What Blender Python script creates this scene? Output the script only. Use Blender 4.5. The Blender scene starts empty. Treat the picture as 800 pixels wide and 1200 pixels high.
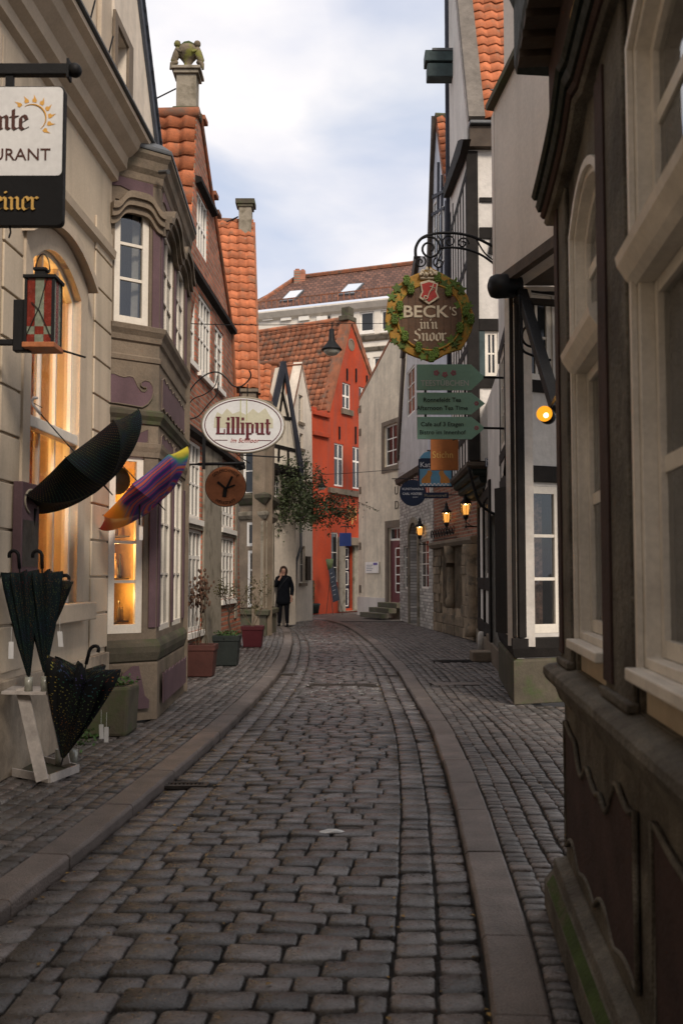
import bpy, bmesh, math, random
from math import sin, cos, pi, radians, sqrt, atan2, exp, floor
from mathutils import Vector, Matrix, noise
from mathutils.geometry import tessellate_polygon
random.seed(7)
S = bpy.context.scene
COL = S.collection
# ------------------------------------------------------------------ camera
F = 1167.0; CZ = 1.45; TILT = math.atan(74.0 / F)
cam = bpy.data.cameras.new('camera'); camo = bpy.data.objects.new('camera', cam); COL.objects.link(camo)
cam.sensor_fit = 'VERTICAL'; cam.sensor_height = 36; cam.lens = F / 1200 * 36
cam.clip_start = 0.05; cam.clip_end = 3000
camo.location = (0, 0, CZ); camo.rotation_euler = (pi / 2 + TILT, 0, 0)
cam.dof.use_dof = True; cam.dof.focus_distance = 15; cam.dof.aperture_fstop = 4.5
S.camera = camo
# ------------------------------------------------------------------ light
SUN_EL, SUN_AZ = 40, 158      # azimuth in degrees clockwise from north (+Y)
w = bpy.data.worlds.new('World'); S.world = w; w.use_nodes = True
def world():
    nt = w.node_tree; N = nt.nodes; L = nt.links; N.clear()
    out = N.new('ShaderNodeOutputWorld'); bg = N.new('ShaderNodeBackground')
    sky = N.new('ShaderNodeTexSky'); sky.sky_type = 'NISHITA'; sky.sun_disc = False
    sky.sun_elevation = radians(SUN_EL); sky.sun_rotation = radians(SUN_AZ); sky.air_density = 1.0; sky.dust_density = 1.5
    tc = N.new('ShaderNodeTexCoord'); mp = N.new('ShaderNodeMapping'); mp.inputs['Scale'].default_value = (1, 1, 2.3); mp.inputs['Location'].default_value = (1.3, .4, .35)
    n1 = N.new('ShaderNodeTexNoise'); n1.inputs['Scale'].default_value = 2.6; n1.inputs['Detail'].default_value = 7; n1.inputs['Roughness'].default_value = .48; n1.inputs['Distortion'].default_value = .35
    r1 = N.new('ShaderNodeValToRGB'); r1.color_ramp.elements[0].position = .27; r1.color_ramp.elements[1].position = .50
    r1.color_ramp.elements[0].color = (0, 0, 0, 1); r1.color_ramp.elements[1].color = (1, 1, 1, 1)
    n2 = N.new('ShaderNodeTexNoise'); n2.inputs['Scale'].default_value = 4.2; n2.inputs['Detail'].default_value = 6; n2.inputs['Roughness'].default_value = .5
    r2 = N.new('ShaderNodeValToRGB'); e = r2.color_ramp.elements; e[0].position = .30; e[0].color = (4.5, 4.6, 5.2, 1); e[1].position = .66; e[1].color = (6.5, 6.2, 6.0, 1)
    L.new(tc.outputs['Generated'], mp.inputs[0]); L.new(mp.outputs[0], n1.inputs[0]); L.new(mp.outputs[0], n2.inputs[0])
    L.new(n1.outputs[0], r1.inputs[0]); L.new(n2.outputs[0], r2.inputs[0])
    m = N.new('ShaderNodeMixRGB'); L.new(r1.outputs[0], m.inputs[0])
    # thin high veil over the clear gaps
    v = N.new('ShaderNodeMixRGB'); v.inputs[0].default_value = .68; L.new(sky.outputs[0], v.inputs[1]); v.inputs[2].default_value = (3.1, 3.6, 4.6, 1)
    L.new(v.outputs[0], m.inputs[1]); L.new(r2.outputs[0], m.inputs[2])
    L.new(m.outputs[0], bg.inputs[0]); bg.inputs[1].default_value = 0.1; L.new(bg.outputs[0], out.inputs[0])
world()
sd = bpy.data.lights.new('sun', 'SUN'); so = bpy.data.objects.new('sun', sd); COL.objects.link(so)
sd.energy = 1.9; sd.angle = radians(16); sd.color = (1, .88, .75)
az = radians(SUN_AZ); el = radians(SUN_EL)
tosun = Vector((sin(az) * cos(el), cos(az) * cos(el), sin(el)))
so.rotation_euler = tosun.to_track_quat('Z', 'Y').to_euler(); so.location = (0, 0, 30)
S.view_settings.view_transform = 'Standard'; S.view_settings.look = 'None'; S.view_settings.exposure = 0.82; S.view_settings.gamma = 1
try:
    S.cycles.use_denoising = True; S.cycles.denoiser = 'OPENIMAGEDENOISE'
    S.cycles.max_bounces = 6; S.cycles.transparent_max_bounces = 12; S.cycles.sample_clamp_indirect = 6
except Exception: pass

# ------------------------------------------------------------------ geometry of the place: photo measurements to metres
UPV = Vector((0, -sin(TILT), cos(TILT))); FW = Vector((0, cos(TILT), sin(TILT)))
def ray(px, py): return Vector(((px - 400) / F, 0, 0)) + UPV * ((600 - py) / F) + FW
def G(px, py, z=0.0):
    r = ray(px, py); t = (z - CZ) / r.z; return Vector((r.x * t, r.y * t, z))
def D(px, py, d):
    r = ray(px, py); t = d / r.y; return Vector((r.x * t, d, CZ + r.z * t))
class Pl:
    """a vertical plane through two ground points; u along it, z up, o outward (towards the street)"""
    def __init__(s, a, b, flip=False):
        s.a = Vector((a[0], a[1])); s.b = Vector((b[0], b[1])); s.d = (s.b - s.a); s.L = s.d.length; s.d.normalize()
        n = Vector((-s.d.y, s.d.x)); mid = (s.a + s.b) / 2
        if n.dot(-mid) < 0: n = -n
        s.n = -n if flip else n
    def P(s, u, z, o=0.0):
        q = s.a + s.d * u + s.n * o; return Vector((q.x, q.y, z))
    def hit(s, px, py, o=0.0):
        r = ray(px, py); q = s.a + s.n * o; n = s.n
        t = q.dot(n) / (r.x * n.x + r.y * n.y); p = Vector((r.x * t, r.y * t))
        return ((p - s.a).dot(s.d), CZ + r.z * t)
    def rect(s, xl, xr, yt, yb, o=0.0):
        ym = (yt + yb) / 2; xm = (xl + xr) / 2
        u0 = s.hit(xl, ym, o)[0]; u1 = s.hit(xr, ym, o)[0]
        if u0 > u1: u0, u1 = u1, u0
        return (u0, u1, s.hit(xm, yb, o)[1], s.hit(xm, yt, o)[1])
    def z(s, px, py, o=0.0): return s.hit(px, py, o)[1]
    def u(s, px, py=674, o=0.0): return s.hit(px, py, o)[0]
    def xy(s, u, o=0.0):
        q = s.P(u, 0, o); return (q.x, q.y)
def front(d, tilt=0.0): return Pl((-5, d - tilt * 5), (5, d + tilt * 5))
# ------------------------------------------------------------------ object helpers
def wloc(o):
    v = Vector((0, 0, 0))
    while o is not None: v = v + o.location; o = o.parent
    return v
def tag(o, label=None, cat=None, group=None, kind=None):
    if label: o['label'] = label
    if cat: o['category'] = cat
    if group: o['group'] = group
    if kind: o['kind'] = kind
    return o
def thing(name, label, cat, loc=(0, 0, 0), group=None, kind=None):
    o = bpy.data.objects.new(name, None); COL.objects.link(o); o.location = loc; o.empty_display_size = .1
    return tag(o, label, cat, group, kind)
class MB:
    def __init__(s): s.v = []; s.f = []
    def add(s, vs, fs):
        k = len(s.v); s.v.extend([tuple(v) for v in vs]); s.f.extend([tuple(i + k for i in f) for f in fs]); return s
    def hexa(s, p):   # 8 points: bottom 4 ccw, top 4
        return s.add(p, [(3, 2, 1, 0), (4, 5, 6, 7), (0, 1, 5, 4), (1, 2, 6, 5), (2, 3, 7, 6), (3, 0, 4, 7)])
    def pbox(s, pl, u0, u1, z0, z1, o0, o1):
        P = pl.P
        return s.hexa([P(u0, z0, o0), P(u1, z0, o0), P(u1, z0, o1), P(u0, z0, o1), P(u0, z1, o0), P(u1, z1, o0), P(u1, z1, o1), P(u0, z1, o1)])
    def box(s, c, h, rz=0.0):
        c = Vector(c); R = Matrix.Rotation(rz, 3, 'Z'); p = []
        for z in (-1, 1):
            for x, y in ((-1, -1), (1, -1), (1, 1), (-1, 1)): p.append(c + R @ Vector((x * h[0], y * h[1], z * h[2])))
        return s.hexa(p)
    def beam(s, a, b, wd, th, up=(0, 0, 1)):   # bar between two points
        a = Vector(a); b = Vector(b); t = (b - a).normalized(); up = Vector(up)
        x = t.cross(up)
        if x.length < 1e-4: x = t.cross(Vector((1, 0, 0)))
        x.normalize(); y = x.cross(t).normalized(); p = []
        for e in (a, b):
            for i, j in ((-1, -1), (1, -1), (1, 1), (-1, 1)): p.append(e + x * i * wd / 2 + y * j * th / 2)
        return s.hexa(p)
    def tube(s, pts, r, n=8, closed=False, cap=True):
        pts = [Vector(p) for p in pts]; m = len(pts)
        rr = r if isinstance(r, (list, tuple)) else [r] * m
        k = len(s.v); prev = None
        for i, p in enumerate(pts):
            a = pts[(i - 1) % m] if (closed or i > 0) else p; b = pts[(i + 1) % m] if (closed or i < m - 1) else p
            t = (b - a)
            t = t.normalized() if t.length > 1e-9 else Vector((0, 0, 1))
            if prev is None:
                x = t.orthogonal().normalized()
            else:
                x = (prev - t * prev.dot(t))
                x = x.normalized() if x.length > 1e-6 else t.orthogonal().normalized()
            prev = x; y = t.cross(x)
            for j in range(n):
                A = 2 * pi * j / n; s.v.append(tuple(p + (x * cos(A) + y * sin(A)) * rr[i]))
        for i in range(m if closed else m - 1):
            i2 = (i + 1) % m
            for j in range(n):
                j2 = (j + 1) % n; s.f.append((k + i * n + j, k + i * n + j2, k + i2 * n + j2, k + i2 * n + j))
        if cap and not closed:
            s.f.append(tuple(k + j for j in reversed(range(n)))); s.f.append(tuple(k + (m - 1) * n + j for j in range(n)))
        return s
    def lathe(s, c, prof, n=16, ax=None):    # prof: list of (r, h)
        c = Vector(c); ax = Vector(ax).normalized() if ax else Vector((0, 0, 1)); x = ax.orthogonal().normalized(); y = ax.cross(x)
        k = len(s.v)
        for r, h in prof:
            for j in range(n):
                A = 2 * pi * j / n; s.v.append(tuple(c + ax * h + (x * cos(A) + y * sin(A)) * r))
        for i in range(len(prof) - 1):
            for j in range(n):
                j2 = (j + 1) % n; s.f.append((k + i * n + j, k + i * n + j2, k + (i + 1) * n + j2, k + (i + 1) * n + j))
        s.f.append(tuple(k + j for j in reversed(range(n)))); s.f.append(tuple(k + (len(prof) - 1) * n + j for j in range(n)))
        return s
    def poly(s, pl, outer, o0, o1, holes=(), back=True):
        """extruded outline (u,z) on plane pl from o0 (back) to o1 (front), with holes and reveals"""
        loops = [list(outer)] + [list(h) for h in holes]
        def area(l): return sum(l[i][0] * l[(i + 1) % len(l)][1] - l[(i + 1) % len(l)][0] * l[i][1] for i in range(len(l)))
        if area(loops[0]) < 0: loops[0].reverse()
        for h in loops[1:]:
            if area(h) > 0: h.reverse()
        tri = tessellate_polygon([[Vector((u, z, 0)) for u, z in l] for l in loops])
        flat = [p for l in loops for p in l]
        k = len(s.v)
        for u, z in flat: s.v.append(tuple(pl.P(u, z, o1)))
        nf = len(flat)
        for u, z in flat: s.v.append(tuple(pl.P(u, z, o0)))
        # orientation: u x z normal vs plane normal
        un = Vector((pl.d.x, pl.d.y, 0)).cross(Vector((0, 0, 1))); out = un.x * pl.n.x + un.y * pl.n.y > 0
        for t in tri:
            a, b, c = t; A = (flat[b][0] - flat[a][0]) * (flat[c][1] - flat[a][1]) - (flat[c][0] - flat[a][0]) * (flat[b][1] - flat[a][1])
            if (A < 0) == out: b, c = c, b
            s.f.append((k + a, k + b, k + c))
            if back: s.f.append((k + nf + a, k + nf + c, k + nf + b))
        st = 0
        for l in loops:
            m = len(l)
            for i in range(m):
                a = k + st + i; b = k + st + (i + 1) % m
                s.f.append((b, a, a + nf, b + nf) if out else (a, b, b + nf, a + nf))
            st += m
        return s
    def sweep(s, path, prof, side=1, closed=False):
        """moulding: profile [(out, z)] swept along the plan polyline path, mitred at corners. side=+1: outward is to the right of travel"""
        m = len(path); k = len(s.v); np_ = len(prof); P = [Vector(p) for p in path]
        for i in range(m):
            d1 = (P[i] - P[i - 1]).normalized() if i > 0 or closed else (P[1] - P[0]).normalized()
            d2 = (P[(i + 1) % m] - P[i]).normalized() if i < m - 1 or closed else d1
            n1 = Vector((d1.y, -d1.x)) * side; n2 = Vector((d2.y, -d2.x)) * side
            b = (n1 + n2); b = b.normalized() / max(.3, b.normalized().dot(n1))
            for o, z in prof: q = P[i] + b * o; s.v.append((q.x, q.y, z))
        for i in range(m if closed else m - 1):
            i2 = (i + 1) % m
            for j in range(np_):
                j2 = (j + 1) % np_; s.f.append((k + i * np_ + j, k + i2 * np_ + j, k + i2 * np_ + j2, k + i * np_ + j2))
        if not closed:
            s.f.append(tuple(k + j for j in range(np_))); s.f.append(tuple(k + (m - 1) * np_ + j for j in reversed(range(np_))))
        return s
    def ico(s, c, r, sub=1, sq=(1, 1, 1), jit=0.0):
        b = bmesh.new(); bmesh.ops.create_icosphere(b, subdivisions=sub, radius=1)
        c = Vector(c); s.add([c + Vector((v.co.x * sq[0], v.co.y * sq[1], v.co.z * sq[2])) * r * (1 + random.uniform(-jit, jit)) for v in b.verts], [tuple(v.index for v in f.verts) for f in b.faces]); b.free(); return s
    def build(s, name, mat, parent=None, smooth=False, bevel=0, label=None, kind=None, cat=None, group=None, fix=False, sub=0):
        off = wloc(parent) if parent else Vector((0, 0, 0))
        me = bpy.data.meshes.new(name); me.from_pydata([(v[0] - off.x, v[1] - off.y, v[2] - off.z) for v in s.v], [], s.f)
        if fix:
            b = bmesh.new(); b.from_mesh(me); bmesh.ops.recalc_face_normals(b, faces=b.faces[:]); b.to_mesh(me); b.free()
        if smooth: me.polygons.foreach_set('use_smooth', [True] * len(me.polygons))
        me.materials.append(mat); me.update()
        o = bpy.data.objects.new(name, me); COL.objects.link(o)
        if parent: o.parent = parent
        if bevel:
            b = o.modifiers.new('bevel', 'BEVEL'); b.width = bevel; b.segments = 2; b.limit_method = 'ANGLE'; b.angle_limit = radians(40)
        if sub:
            b = o.modifiers.new('sub', 'SUBSURF'); b.levels = sub; b.render_levels = sub
        return tag(o, label, cat, group, kind)
def inst(name, me, M, parent=None):
    o = bpy.data.objects.new(name, me); COL.objects.link(o)
    if parent: o.parent = parent; M = Matrix.Translation(-wloc(parent)) @ M
    o.matrix_basis = M; return o
def mesh_of(mb, mat, smooth=False):
    me = bpy.data.meshes.new('shape'); me.from_pydata(mb.v, [], mb.f)
    if smooth: me.polygons.foreach_set('use_smooth', [True] * len(me.polygons))
    for m_ in (mat if isinstance(mat, (list, tuple)) else [mat]): me.materials.append(m_)
    me.update(); return me
# ------------------------------------------------------------------ materials
def mk(name, col, rough=.8, var=.3, scale=2.0, bump=.25, bscale=30, spec=.3, metal=0.0, rnd=0.0, col2=None, c2s=1.2, c2lo=.5, c2hi=.62, streak=0.0, brick=None, emit=None, bdist=.01, hue2=None, speck=0):
    """weathered surface: base colour broken by two noises, optional vertical run-off streaks, patches of col2, per-piece variation, brick courses"""
    m = bpy.data.materials.new(name); m.use_nodes = True; nt = m.node_tree; N = nt.nodes; L = nt.links; B = N['Principled BSDF']
    B.inputs['Roughness'].default_value = rough; B.inputs['Metallic'].default_value = metal
    if 'Specular IOR Level' in B.inputs: B.inputs['Specular IOR Level'].default_value = spec
    g = N.new('ShaderNodeNewGeometry')
    def noise_(sc, det=5, vec=None, ro=.6):
        n = N.new('ShaderNodeTexNoise'); n.inputs['Scale'].default_value = sc; n.inputs['Detail'].default_value = det; n.inputs['Roughness'].default_value = ro
        L.new(vec or g.outputs['Position'], n.inputs['Vector']); return n.outputs[0]
    def mathn(op, a, b, clamp=False):
        n = N.new('ShaderNodeMath'); n.operation = op; n.use_clamp = clamp
        for i, x in enumerate((a, b)):
            if isinstance(x, (int, float)): n.inputs[i].default_value = x
            else: L.new(x, n.inputs[i])
        return n.outputs[0]
    def mixc(f, a, b, mode='MIX'):
        n = N.new('ShaderNodeMixRGB'); n.blend_type = mode
        for i, x in enumerate((f, a, b)):
            if isinstance(x, (int, float)): n.inputs[i].default_value = x
            elif isinstance(x, tuple): n.inputs[i].default_value = (*x[:3], 1)
            else: L.new(x, n.inputs[i])
        return n.outputs[0]
    def ramp(x, lo, hi):
        n = N.new('ShaderNodeMapRange'); n.inputs[1].default_value = lo; n.inputs[2].default_value = hi; L.new(x, n.inputs[0]); return n.outputs[0]
    c = tuple(col); height = None
    if brick:
        dirv, bw, bh, mortar_c, mort = brick
        dt = N.new('ShaderNodeVectorMath'); dt.operation = 'DOT_PRODUCT'; L.new(g.outputs['Position'], dt.inputs[0]); dt.inputs[1].default_value = (dirv[0], dirv[1], 0)
        sp = N.new('ShaderNodeSeparateXYZ'); L.new(g.outputs['Position'], sp.inputs[0])
        cb = N.new('ShaderNodeCombineXYZ'); L.new(dt.outputs['Value'], cb.inputs[0]); L.new(sp.outputs[2], cb.inputs[1])
        bt = N.new('ShaderNodeTexBrick'); L.new(cb.outputs[0], bt.inputs['Vector']); bt.inputs['Scale'].default_value = 1; bt.inputs['Brick Width'].default_value = bw; bt.inputs['Row Height'].default_value = bh
        bt.inputs['Mortar Size'].default_value = mort; bt.inputs['Mortar Smooth'].default_value = .3; bt.inputs['Bias'].default_value = 0
        bt.inputs['Color1'].default_value = (*[x * .62 for x in col], 1); bt.inputs['Color2'].default_value = (*[min(1, x * 1.35) for x in col], 1); bt.inputs['Mortar'].default_value = (*mortar_c, 1)
        c = bt.outputs['Color']; inv = mathn('SUBTRACT', 1.0, bt.outputs['Fac']); height = inv
    n1 = noise_(scale); f1 = ramp(n1, .3, .7)
    k = mixc(f1, (1 - var,) * 3, (1 + var * .35,) * 3)
    c = mixc(1.0, c, k, 'MULTIPLY')
    n2 = noise_(bscale, 4); f2 = ramp(n2, .3, .7); c = mixc(1.0, c, mixc(f2, (1 - var * .5,) * 3, (1.06,) * 3), 'MULTIPLY')
    if rnd:
        oi = N.new('ShaderNodeObjectInfo'); r = mathn('FRACT', mathn('ADD', oi.outputs['Random'], g.outputs['Random Per Island']), 0)
        c = mixc(1.0, c, mixc(r, (1 - rnd,) * 3, (1 + rnd,) * 3), 'MULTIPLY')
        if hue2: # some pieces take a second hue
            r2 = mathn('FRACT', mathn('MULTIPLY', r, 7.31), 0); c = mixc(mathn('MULTIPLY', r2, .7), c, mixc(1.0, c, hue2, 'MULTIPLY'))
    if speck:
        c = mixc(1.0, c, mixc(ramp(noise_(190, 3), .36, .64), (1 - speck,) * 3, (1 + speck,) * 3), 'MULTIPLY')
    if col2:
        n3 = noise_(c2s, 6, ro=.65); c = mixc(ramp(n3, c2lo, c2hi), c, tuple(col2))
    if streak:
        mp = N.new('ShaderNodeMapping'); mp.inputs['Scale'].default_value = (3.2, 3.2, .3); L.new(g.outputs['Position'], mp.inputs[0])
        c = mixc(mathn('MULTIPLY', ramp(noise_(1.0, 5, mp.outputs[0]), .48, .75), streak), c, (.09, .08, .07))
    L.new(c, B.inputs['Base Color'])
    if bump or height is not None:
        h = n2 if height is None else mathn('ADD', mathn('MULTIPLY', n2, .35), height)
        b = N.new('ShaderNodeBump'); b.inputs['Strength'].default_value = bump; b.inputs['Distance'].default_value = bdist; L.new(h, b.inputs['Height']); L.new(b.outputs[0], B.inputs['Normal'])
    rr = mixc(f2, (max(0, rough - .12),) * 3, (min(1, rough + .1),) * 3); L.new(rr, B.inputs['Roughness'])
    if emit:
        B.inputs['Emission Color'].default_value = (*emit[0], 1); B.inputs['Emission Strength'].default_value = emit[1]
    return m
def emis(name, col, st, noise_s=None):
    m = bpy.data.materials.new(name); m.use_nodes = True; nt = m.node_tree; N = nt.nodes; L = nt.links; N.clear()
    o = N.new('ShaderNodeOutputMaterial'); e = N.new('ShaderNodeEmission'); e.inputs[0].default_value = (*col, 1); e.inputs[1].default_value = st; L.new(e.outputs[0], o.inputs[0])
    return m
def glass(name, tint=(.9, .93, .95), mixf=.0, rough=.03):
    m = bpy.data.materials.new(name); m.use_nodes = True; nt = m.node_tree; N = nt.nodes; L = nt.links; N.clear()
    o = N.new('ShaderNodeOutputMaterial'); t = N.new('ShaderNodeBsdfTransparent'); t.inputs[0].default_value = (*tint, 1)
    gl = N.new('ShaderNodeBsdfGlossy'); gl.inputs['Roughness'].default_value = rough; gl.inputs[0].default_value = (.9, .92, .95, 1)
    fr = N.new('ShaderNodeFresnel'); fr.inputs[0].default_value = 1.5; a = N.new('ShaderNodeMath'); a.inputs[1].default_value = mixf; a.use_clamp = True; L.new(fr.outputs[0], a.inputs[0])
    n = N.new('ShaderNodeTexNoise'); n.inputs['Scale'].default_value = 5; b = N.new('ShaderNodeBump'); b.inputs['Strength'].default_value = .06; b.inputs['Distance'].default_value = .02
    g = N.new('ShaderNodeNewGeometry'); L.new(g.outputs['Position'], n.inputs[0]); L.new(n.outputs[0], b.inputs['Height']); L.new(b.outputs[0], gl.inputs['Normal'])
    mx = N.new('ShaderNodeMixShader'); L.new(a.outputs[0], mx.inputs[0]); L.new(t.outputs[0], mx.inputs[1]); L.new(gl.outputs[0], mx.inputs[2]); L.new(mx.outputs[0], o.inputs[0])
    return m
M = {}
M['cream'] = mk('cream_render', (.56, .465, .35), .85, .16, 1.3, .2, 50, streak=.34)
M['cream_trim'] = mk('cream_trim', (.50, .41, .31), .75, .15, 2.5, .12, 40, streak=.15)
M['white_paint'] = mk('white_paint', (.78, .74, .67), .5, .12, 3, .08, 50, spec=.4)
M['offwhite'] = mk('offwhite_frame', (.70, .64, .55), .5, .15, 3, .08, 50, spec=.4)
M['white_wall'] = mk('white_wall', (.62, .58, .53), .85, .2, 1.5, .4, 14, streak=.2, bdist=.02)
M['grey_wall'] = mk('grey_render', (.58, .52, .46), .85, .16, .9, .15, 25, streak=.22)
M['pale_wall'] = mk('pale_render', (.72, .63, .52), .9, .18, 1.3, .3, 12, streak=.25, bdist=.015)
M['stone'] = mk('olive_sandstone', (.20, .155, .112), .85, .38, 2.0, .5, 35, streak=.4, speck=.15, col2=(.075, .07, .045), c2s=1.6, c2lo=.55, c2hi=.75)
M['stone_light'] = mk('grey_sandstone', (.30, .26, .20), .85, .3, 2.2, .4, 30, col2=(.14, .12, .085), c2s=2.2)
M['ashlar'] = mk('ashlar_block', (.22, .165, .11), .9, .4, 3.5, .6, 22, rnd=.35, col2=(.09, .075, .055), c2s=3, bdist=.02)
M['purple'] = mk('purple_paint', (.125, .075, .085), .8, .3, 3, .3, 60)
M['moss'] = mk('moss_stone', (.10, .085, .06), .9, .4, 3, .5, 30, col2=(.062, .075, .032), c2s=4.5, c2lo=.48, c2hi=.66)
M['moss_strip'] = mk('moss_growth', (.055, .085, .022), .95, .45, 9, .8, 60, col2=(.09, .075, .05), c2s=5, c2lo=.5, c2hi=.62)
M['lead'] = mk('lead_sheet', (.085, .09, .095), .55, .3, 3, .15, 20, spec=.5)
M['darkwood'] = mk('dark_timber', (.020, .017, .015), .8, .4, 4, .4, 30, spec=.15)
M['bluewood'] = mk('dark_blue_timber', (.050, .053, .068), .7, .3, 4, .3, 30, spec=.15)
M['brownwood'] = mk('brown_timber', (.075, .055, .04), .8, .4, 4, .4, 30)
M['darkgreen'] = mk('dark_green_paint', (.010, .018, .014), .7, .3, 4, .3, 30, spec=.25)
M['teal'] = mk('teal_paint', (.05, .075, .075), .7, .4, 6, .4, 40)
M['iron'] = mk('black_iron', (.010, .010, .011), .6, .3, 9, .2, 60, spec=.2)
M['red_wall'] = mk('red_render', (.43, .056, .017), .88, .34, .7, .5, 12, streak=.4, bdist=.02, col2=(.36, .05, .018), c2s=.8, c2lo=.45, c2hi=.7)
M['tile'] = mk('clay_pantile', (.52, .165, .07), .75, .35, 5, .35, 40, rnd=.22, col2=(.20, .12, .075), c2s=4.5, c2lo=.54, c2hi=.74)
M['tile_dull'] = mk('dull_pantile', (.34, .125, .062), .8, .4, 3, .35, 30, rnd=.3, col2=(.11, .085, .065), c2s=2.5, c2lo=.48, c2hi=.68)
M['tile_brown'] = mk('brown_roof_tile', (.145, .068, .045), .85, .25, 2, .8, 3, brick=((1, 0), .3, .3, (.06, .035, .028), .025), bdist=.05)
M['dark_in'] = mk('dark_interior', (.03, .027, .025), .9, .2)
M['gl'] = glass('window_glass', (.80, .82, .82), .06)
M['glf'] = mk('far_window_glass', (.018, .020, .022), .12, .2, 1, .05, 3, spec=.5)
M['curtain'] = mk('net_curtain', (.76, .71, .63), .9, .3, 2, .1, 20)
M['mortar'] = mk('mortar_ground', (.022, .018, .015), .95, .4, 6, .8, 60)
M['cobble'] = mk('granite_cobble', (.102, .098, .097), .33, .5, 11, .8, 60, spec=.7, rnd=.62, hue2=(1.05, .88, .80), bdist=.008, speck=.42)
M['sett'] = mk('small_sett', (.100, .094, .090), .40, .45, 11, .9, 75, spec=.6, rnd=.5, hue2=(1.06, .86, .78), bdist=.010, speck=.4)
M['kerb'] = mk('kerb_granite', (.155, .128, .114), .5, .45, 4, 1.0, 80, spec=.4, rnd=.25, bdist=.008, speck=.4)
M['black'] = mk('black_paint', (.008, .008, .009), .6, .3, 5, .1, 40, spec=.15)
# ------------------------------------------------------------------ the street surface
LS = [(-1.62, 1.6), (-1.555, 3.0), (-1.49, 4.35), (-1.38, 5.6), (-1.28, 6.9), (-1.13, 9.25), (-1.0, 12.3), (-.93, 16.6), (-1.13, 23.0), (-1.62, 28.6), (-2.9, 33.0), (-4.8, 36.0), (-7.5, 38.0)]
RS = [(.34, 1.6), (.455, 3.0), (.575, 4.25), (.665, 5.6), (.745, 6.9), (.845, 9.4), (.86, 12.3), (.83, 16.6), (.52, 23.8), (-.10, 30.6), (-1.5, 35.6), (-3.9, 38.6), (-7.0, 40.2)]
def cr(pts, t):
    n = len(pts); i = max(0, min(n - 2, int(t))); f = t - i
    p = [Vector(pts[max(0, min(n - 1, j))]) for j in (i - 1, i, i + 1, i + 2)]
    return .5 * (2 * p[1] + (p[2] - p[0]) * f + (2 * p[0] - 5 * p[1] + 4 * p[2] - p[3]) * f * f + (3 * p[1] - p[0] - 3 * p[2] + p[3]) * f ** 3)
T = []; acc = 0; last = None
for i in range(0, (len(LS) - 1) * 60 + 1):
    t = i / 60; a, b = cr(LS, t), cr(RS, t); c = (a + b) / 2
    if last is not None: acc += (c - last).length
    last = c; T.append((acc, a, b))
ALEN = acc
def LR(a):
    lo, hi = 0, len(T) - 1
    while hi - lo > 1:
        m = (lo + hi) // 2
        if T[m][0] < a: lo = m
        else: hi = m
    f = (a - T[lo][0]) / max(1e-9, T[hi][0] - T[lo][0]); return T[lo][1].lerp(T[hi][1], f), T[lo][2].lerp(T[hi][2], f)
def rd(a, t):
    l, r = LR(a); W = (r - l).length; q = l + (r - l) / W * t; return q.x, q.y, zr(t / W)
def zr(f): return -.075 * (1 - f) - .05 * f + .04 * (1 - (2 * f - 1) ** 2)
def off(a, o, side):   # side -1 left pavement, +1 right pavement; o metres outward of the road edge
    l, r = LR(a); l2, r2 = LR(min(ALEN, a + .05)); p, q = (l, l2) if side < 0 else (r, r2)
    d = (q - p).normalized() if (q - p).length > 1e-6 else Vector((0, 1)); n = Vector((d.y, -d.x)) * side; s_ = p + n * o; return s_
# building lines that bound the pavements
def wall_left(y):
    if y < 9.9: return -2.43 + .04 * (y - 7.1) + .03
    if y < 12.6: return -1.86 - .038 * (y - 10.1)
    if y < 20.6: return -2.45 + .047 * (y - 13)
    if y < 23.9: return -2.3
    return -1.80
def wall_right(y):
    if y < 4.42: return .9 + .096 * (y - 4.3)
    if y < 11.2: return 3.2
    if y < 21.7: return 2.01 + .089 * (y - 11.28)
    return 2.94 - .107 * (y - 21.7)
def stone(mb, cs, z, dep=.05, gap=.0065, rnd_=.008, chamf=.016, fine=True, tilt=None):
    """cs: 4 plan corners ccw; a worn stone with rounded shoulders"""
    c = sum((Vector(p) for p in cs), Vector((0, 0))) / 4
    q = [Vector(p) + (c - Vector(p)).normalized() * gap * 1.2 + Vector((random.uniform(-1, 1), random.uniform(-1, 1))) * .004 for p in cs]
    tx, ty = (random.uniform(-.05, .05), random.uniform(-.045, .045)) if tilt is None else tilt
    h = random.uniform(-.006, .006)
    ring = []
    if fine:
        for i in range(4):
            a, b, d = q[i], q[i - 1], q[(i + 1) % 4]; k = chamf * random.uniform(.6, 1.3)
            ring += [a + (b - a).normalized() * k, a + (d - a).normalized() * k]
    else: ring = q
    n = len(ring); k0 = len(mb.v)
    zz = z if callable(z) else (lambda p: z)
    for lev, ins in ((-dep, 0), (-.0075, 0), (0.0, rnd_)):
        for p in ring:
            p2 = p + (c - p).normalized() * ins if ins else p
            mb.v.append((p2.x, p2.y, zz(p2) + h + lev + (p2.x - c.x) * tx + (p2.y - c.y) * ty + (random.uniform(-.002, .002) if ins else 0)))
    mb.v.append((c.x, c.y, zz(c) + h + .001))
    for l in range(2):
        for i in range(n): mb.f.append((k0 + l * n + i, k0 + l * n + (i + 1) % n, k0 + (l + 1) * n + (i + 1) % n, k0 + (l + 1) * n + i))
    for i in range(n): mb.f.append((k0 + 2 * n + i, k0 + 2 * n + (i + 1) % n, k0 + 3 * n))
HOLES = []   # (cx, cy, hx, hy, rot) kept clear for grates and covers
def blocked(p, m=.03):
    for cx, cy, hx, hy, rz in HOLES:
        dx, dy = p[0] - cx, p[1] - cy; x = dx * cos(rz) + dy * sin(rz); y = -dx * sin(rz) + dy * cos(rz)
        if abs(x) < hx + m and abs(y) < hy + m: return True
    return False
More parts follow.
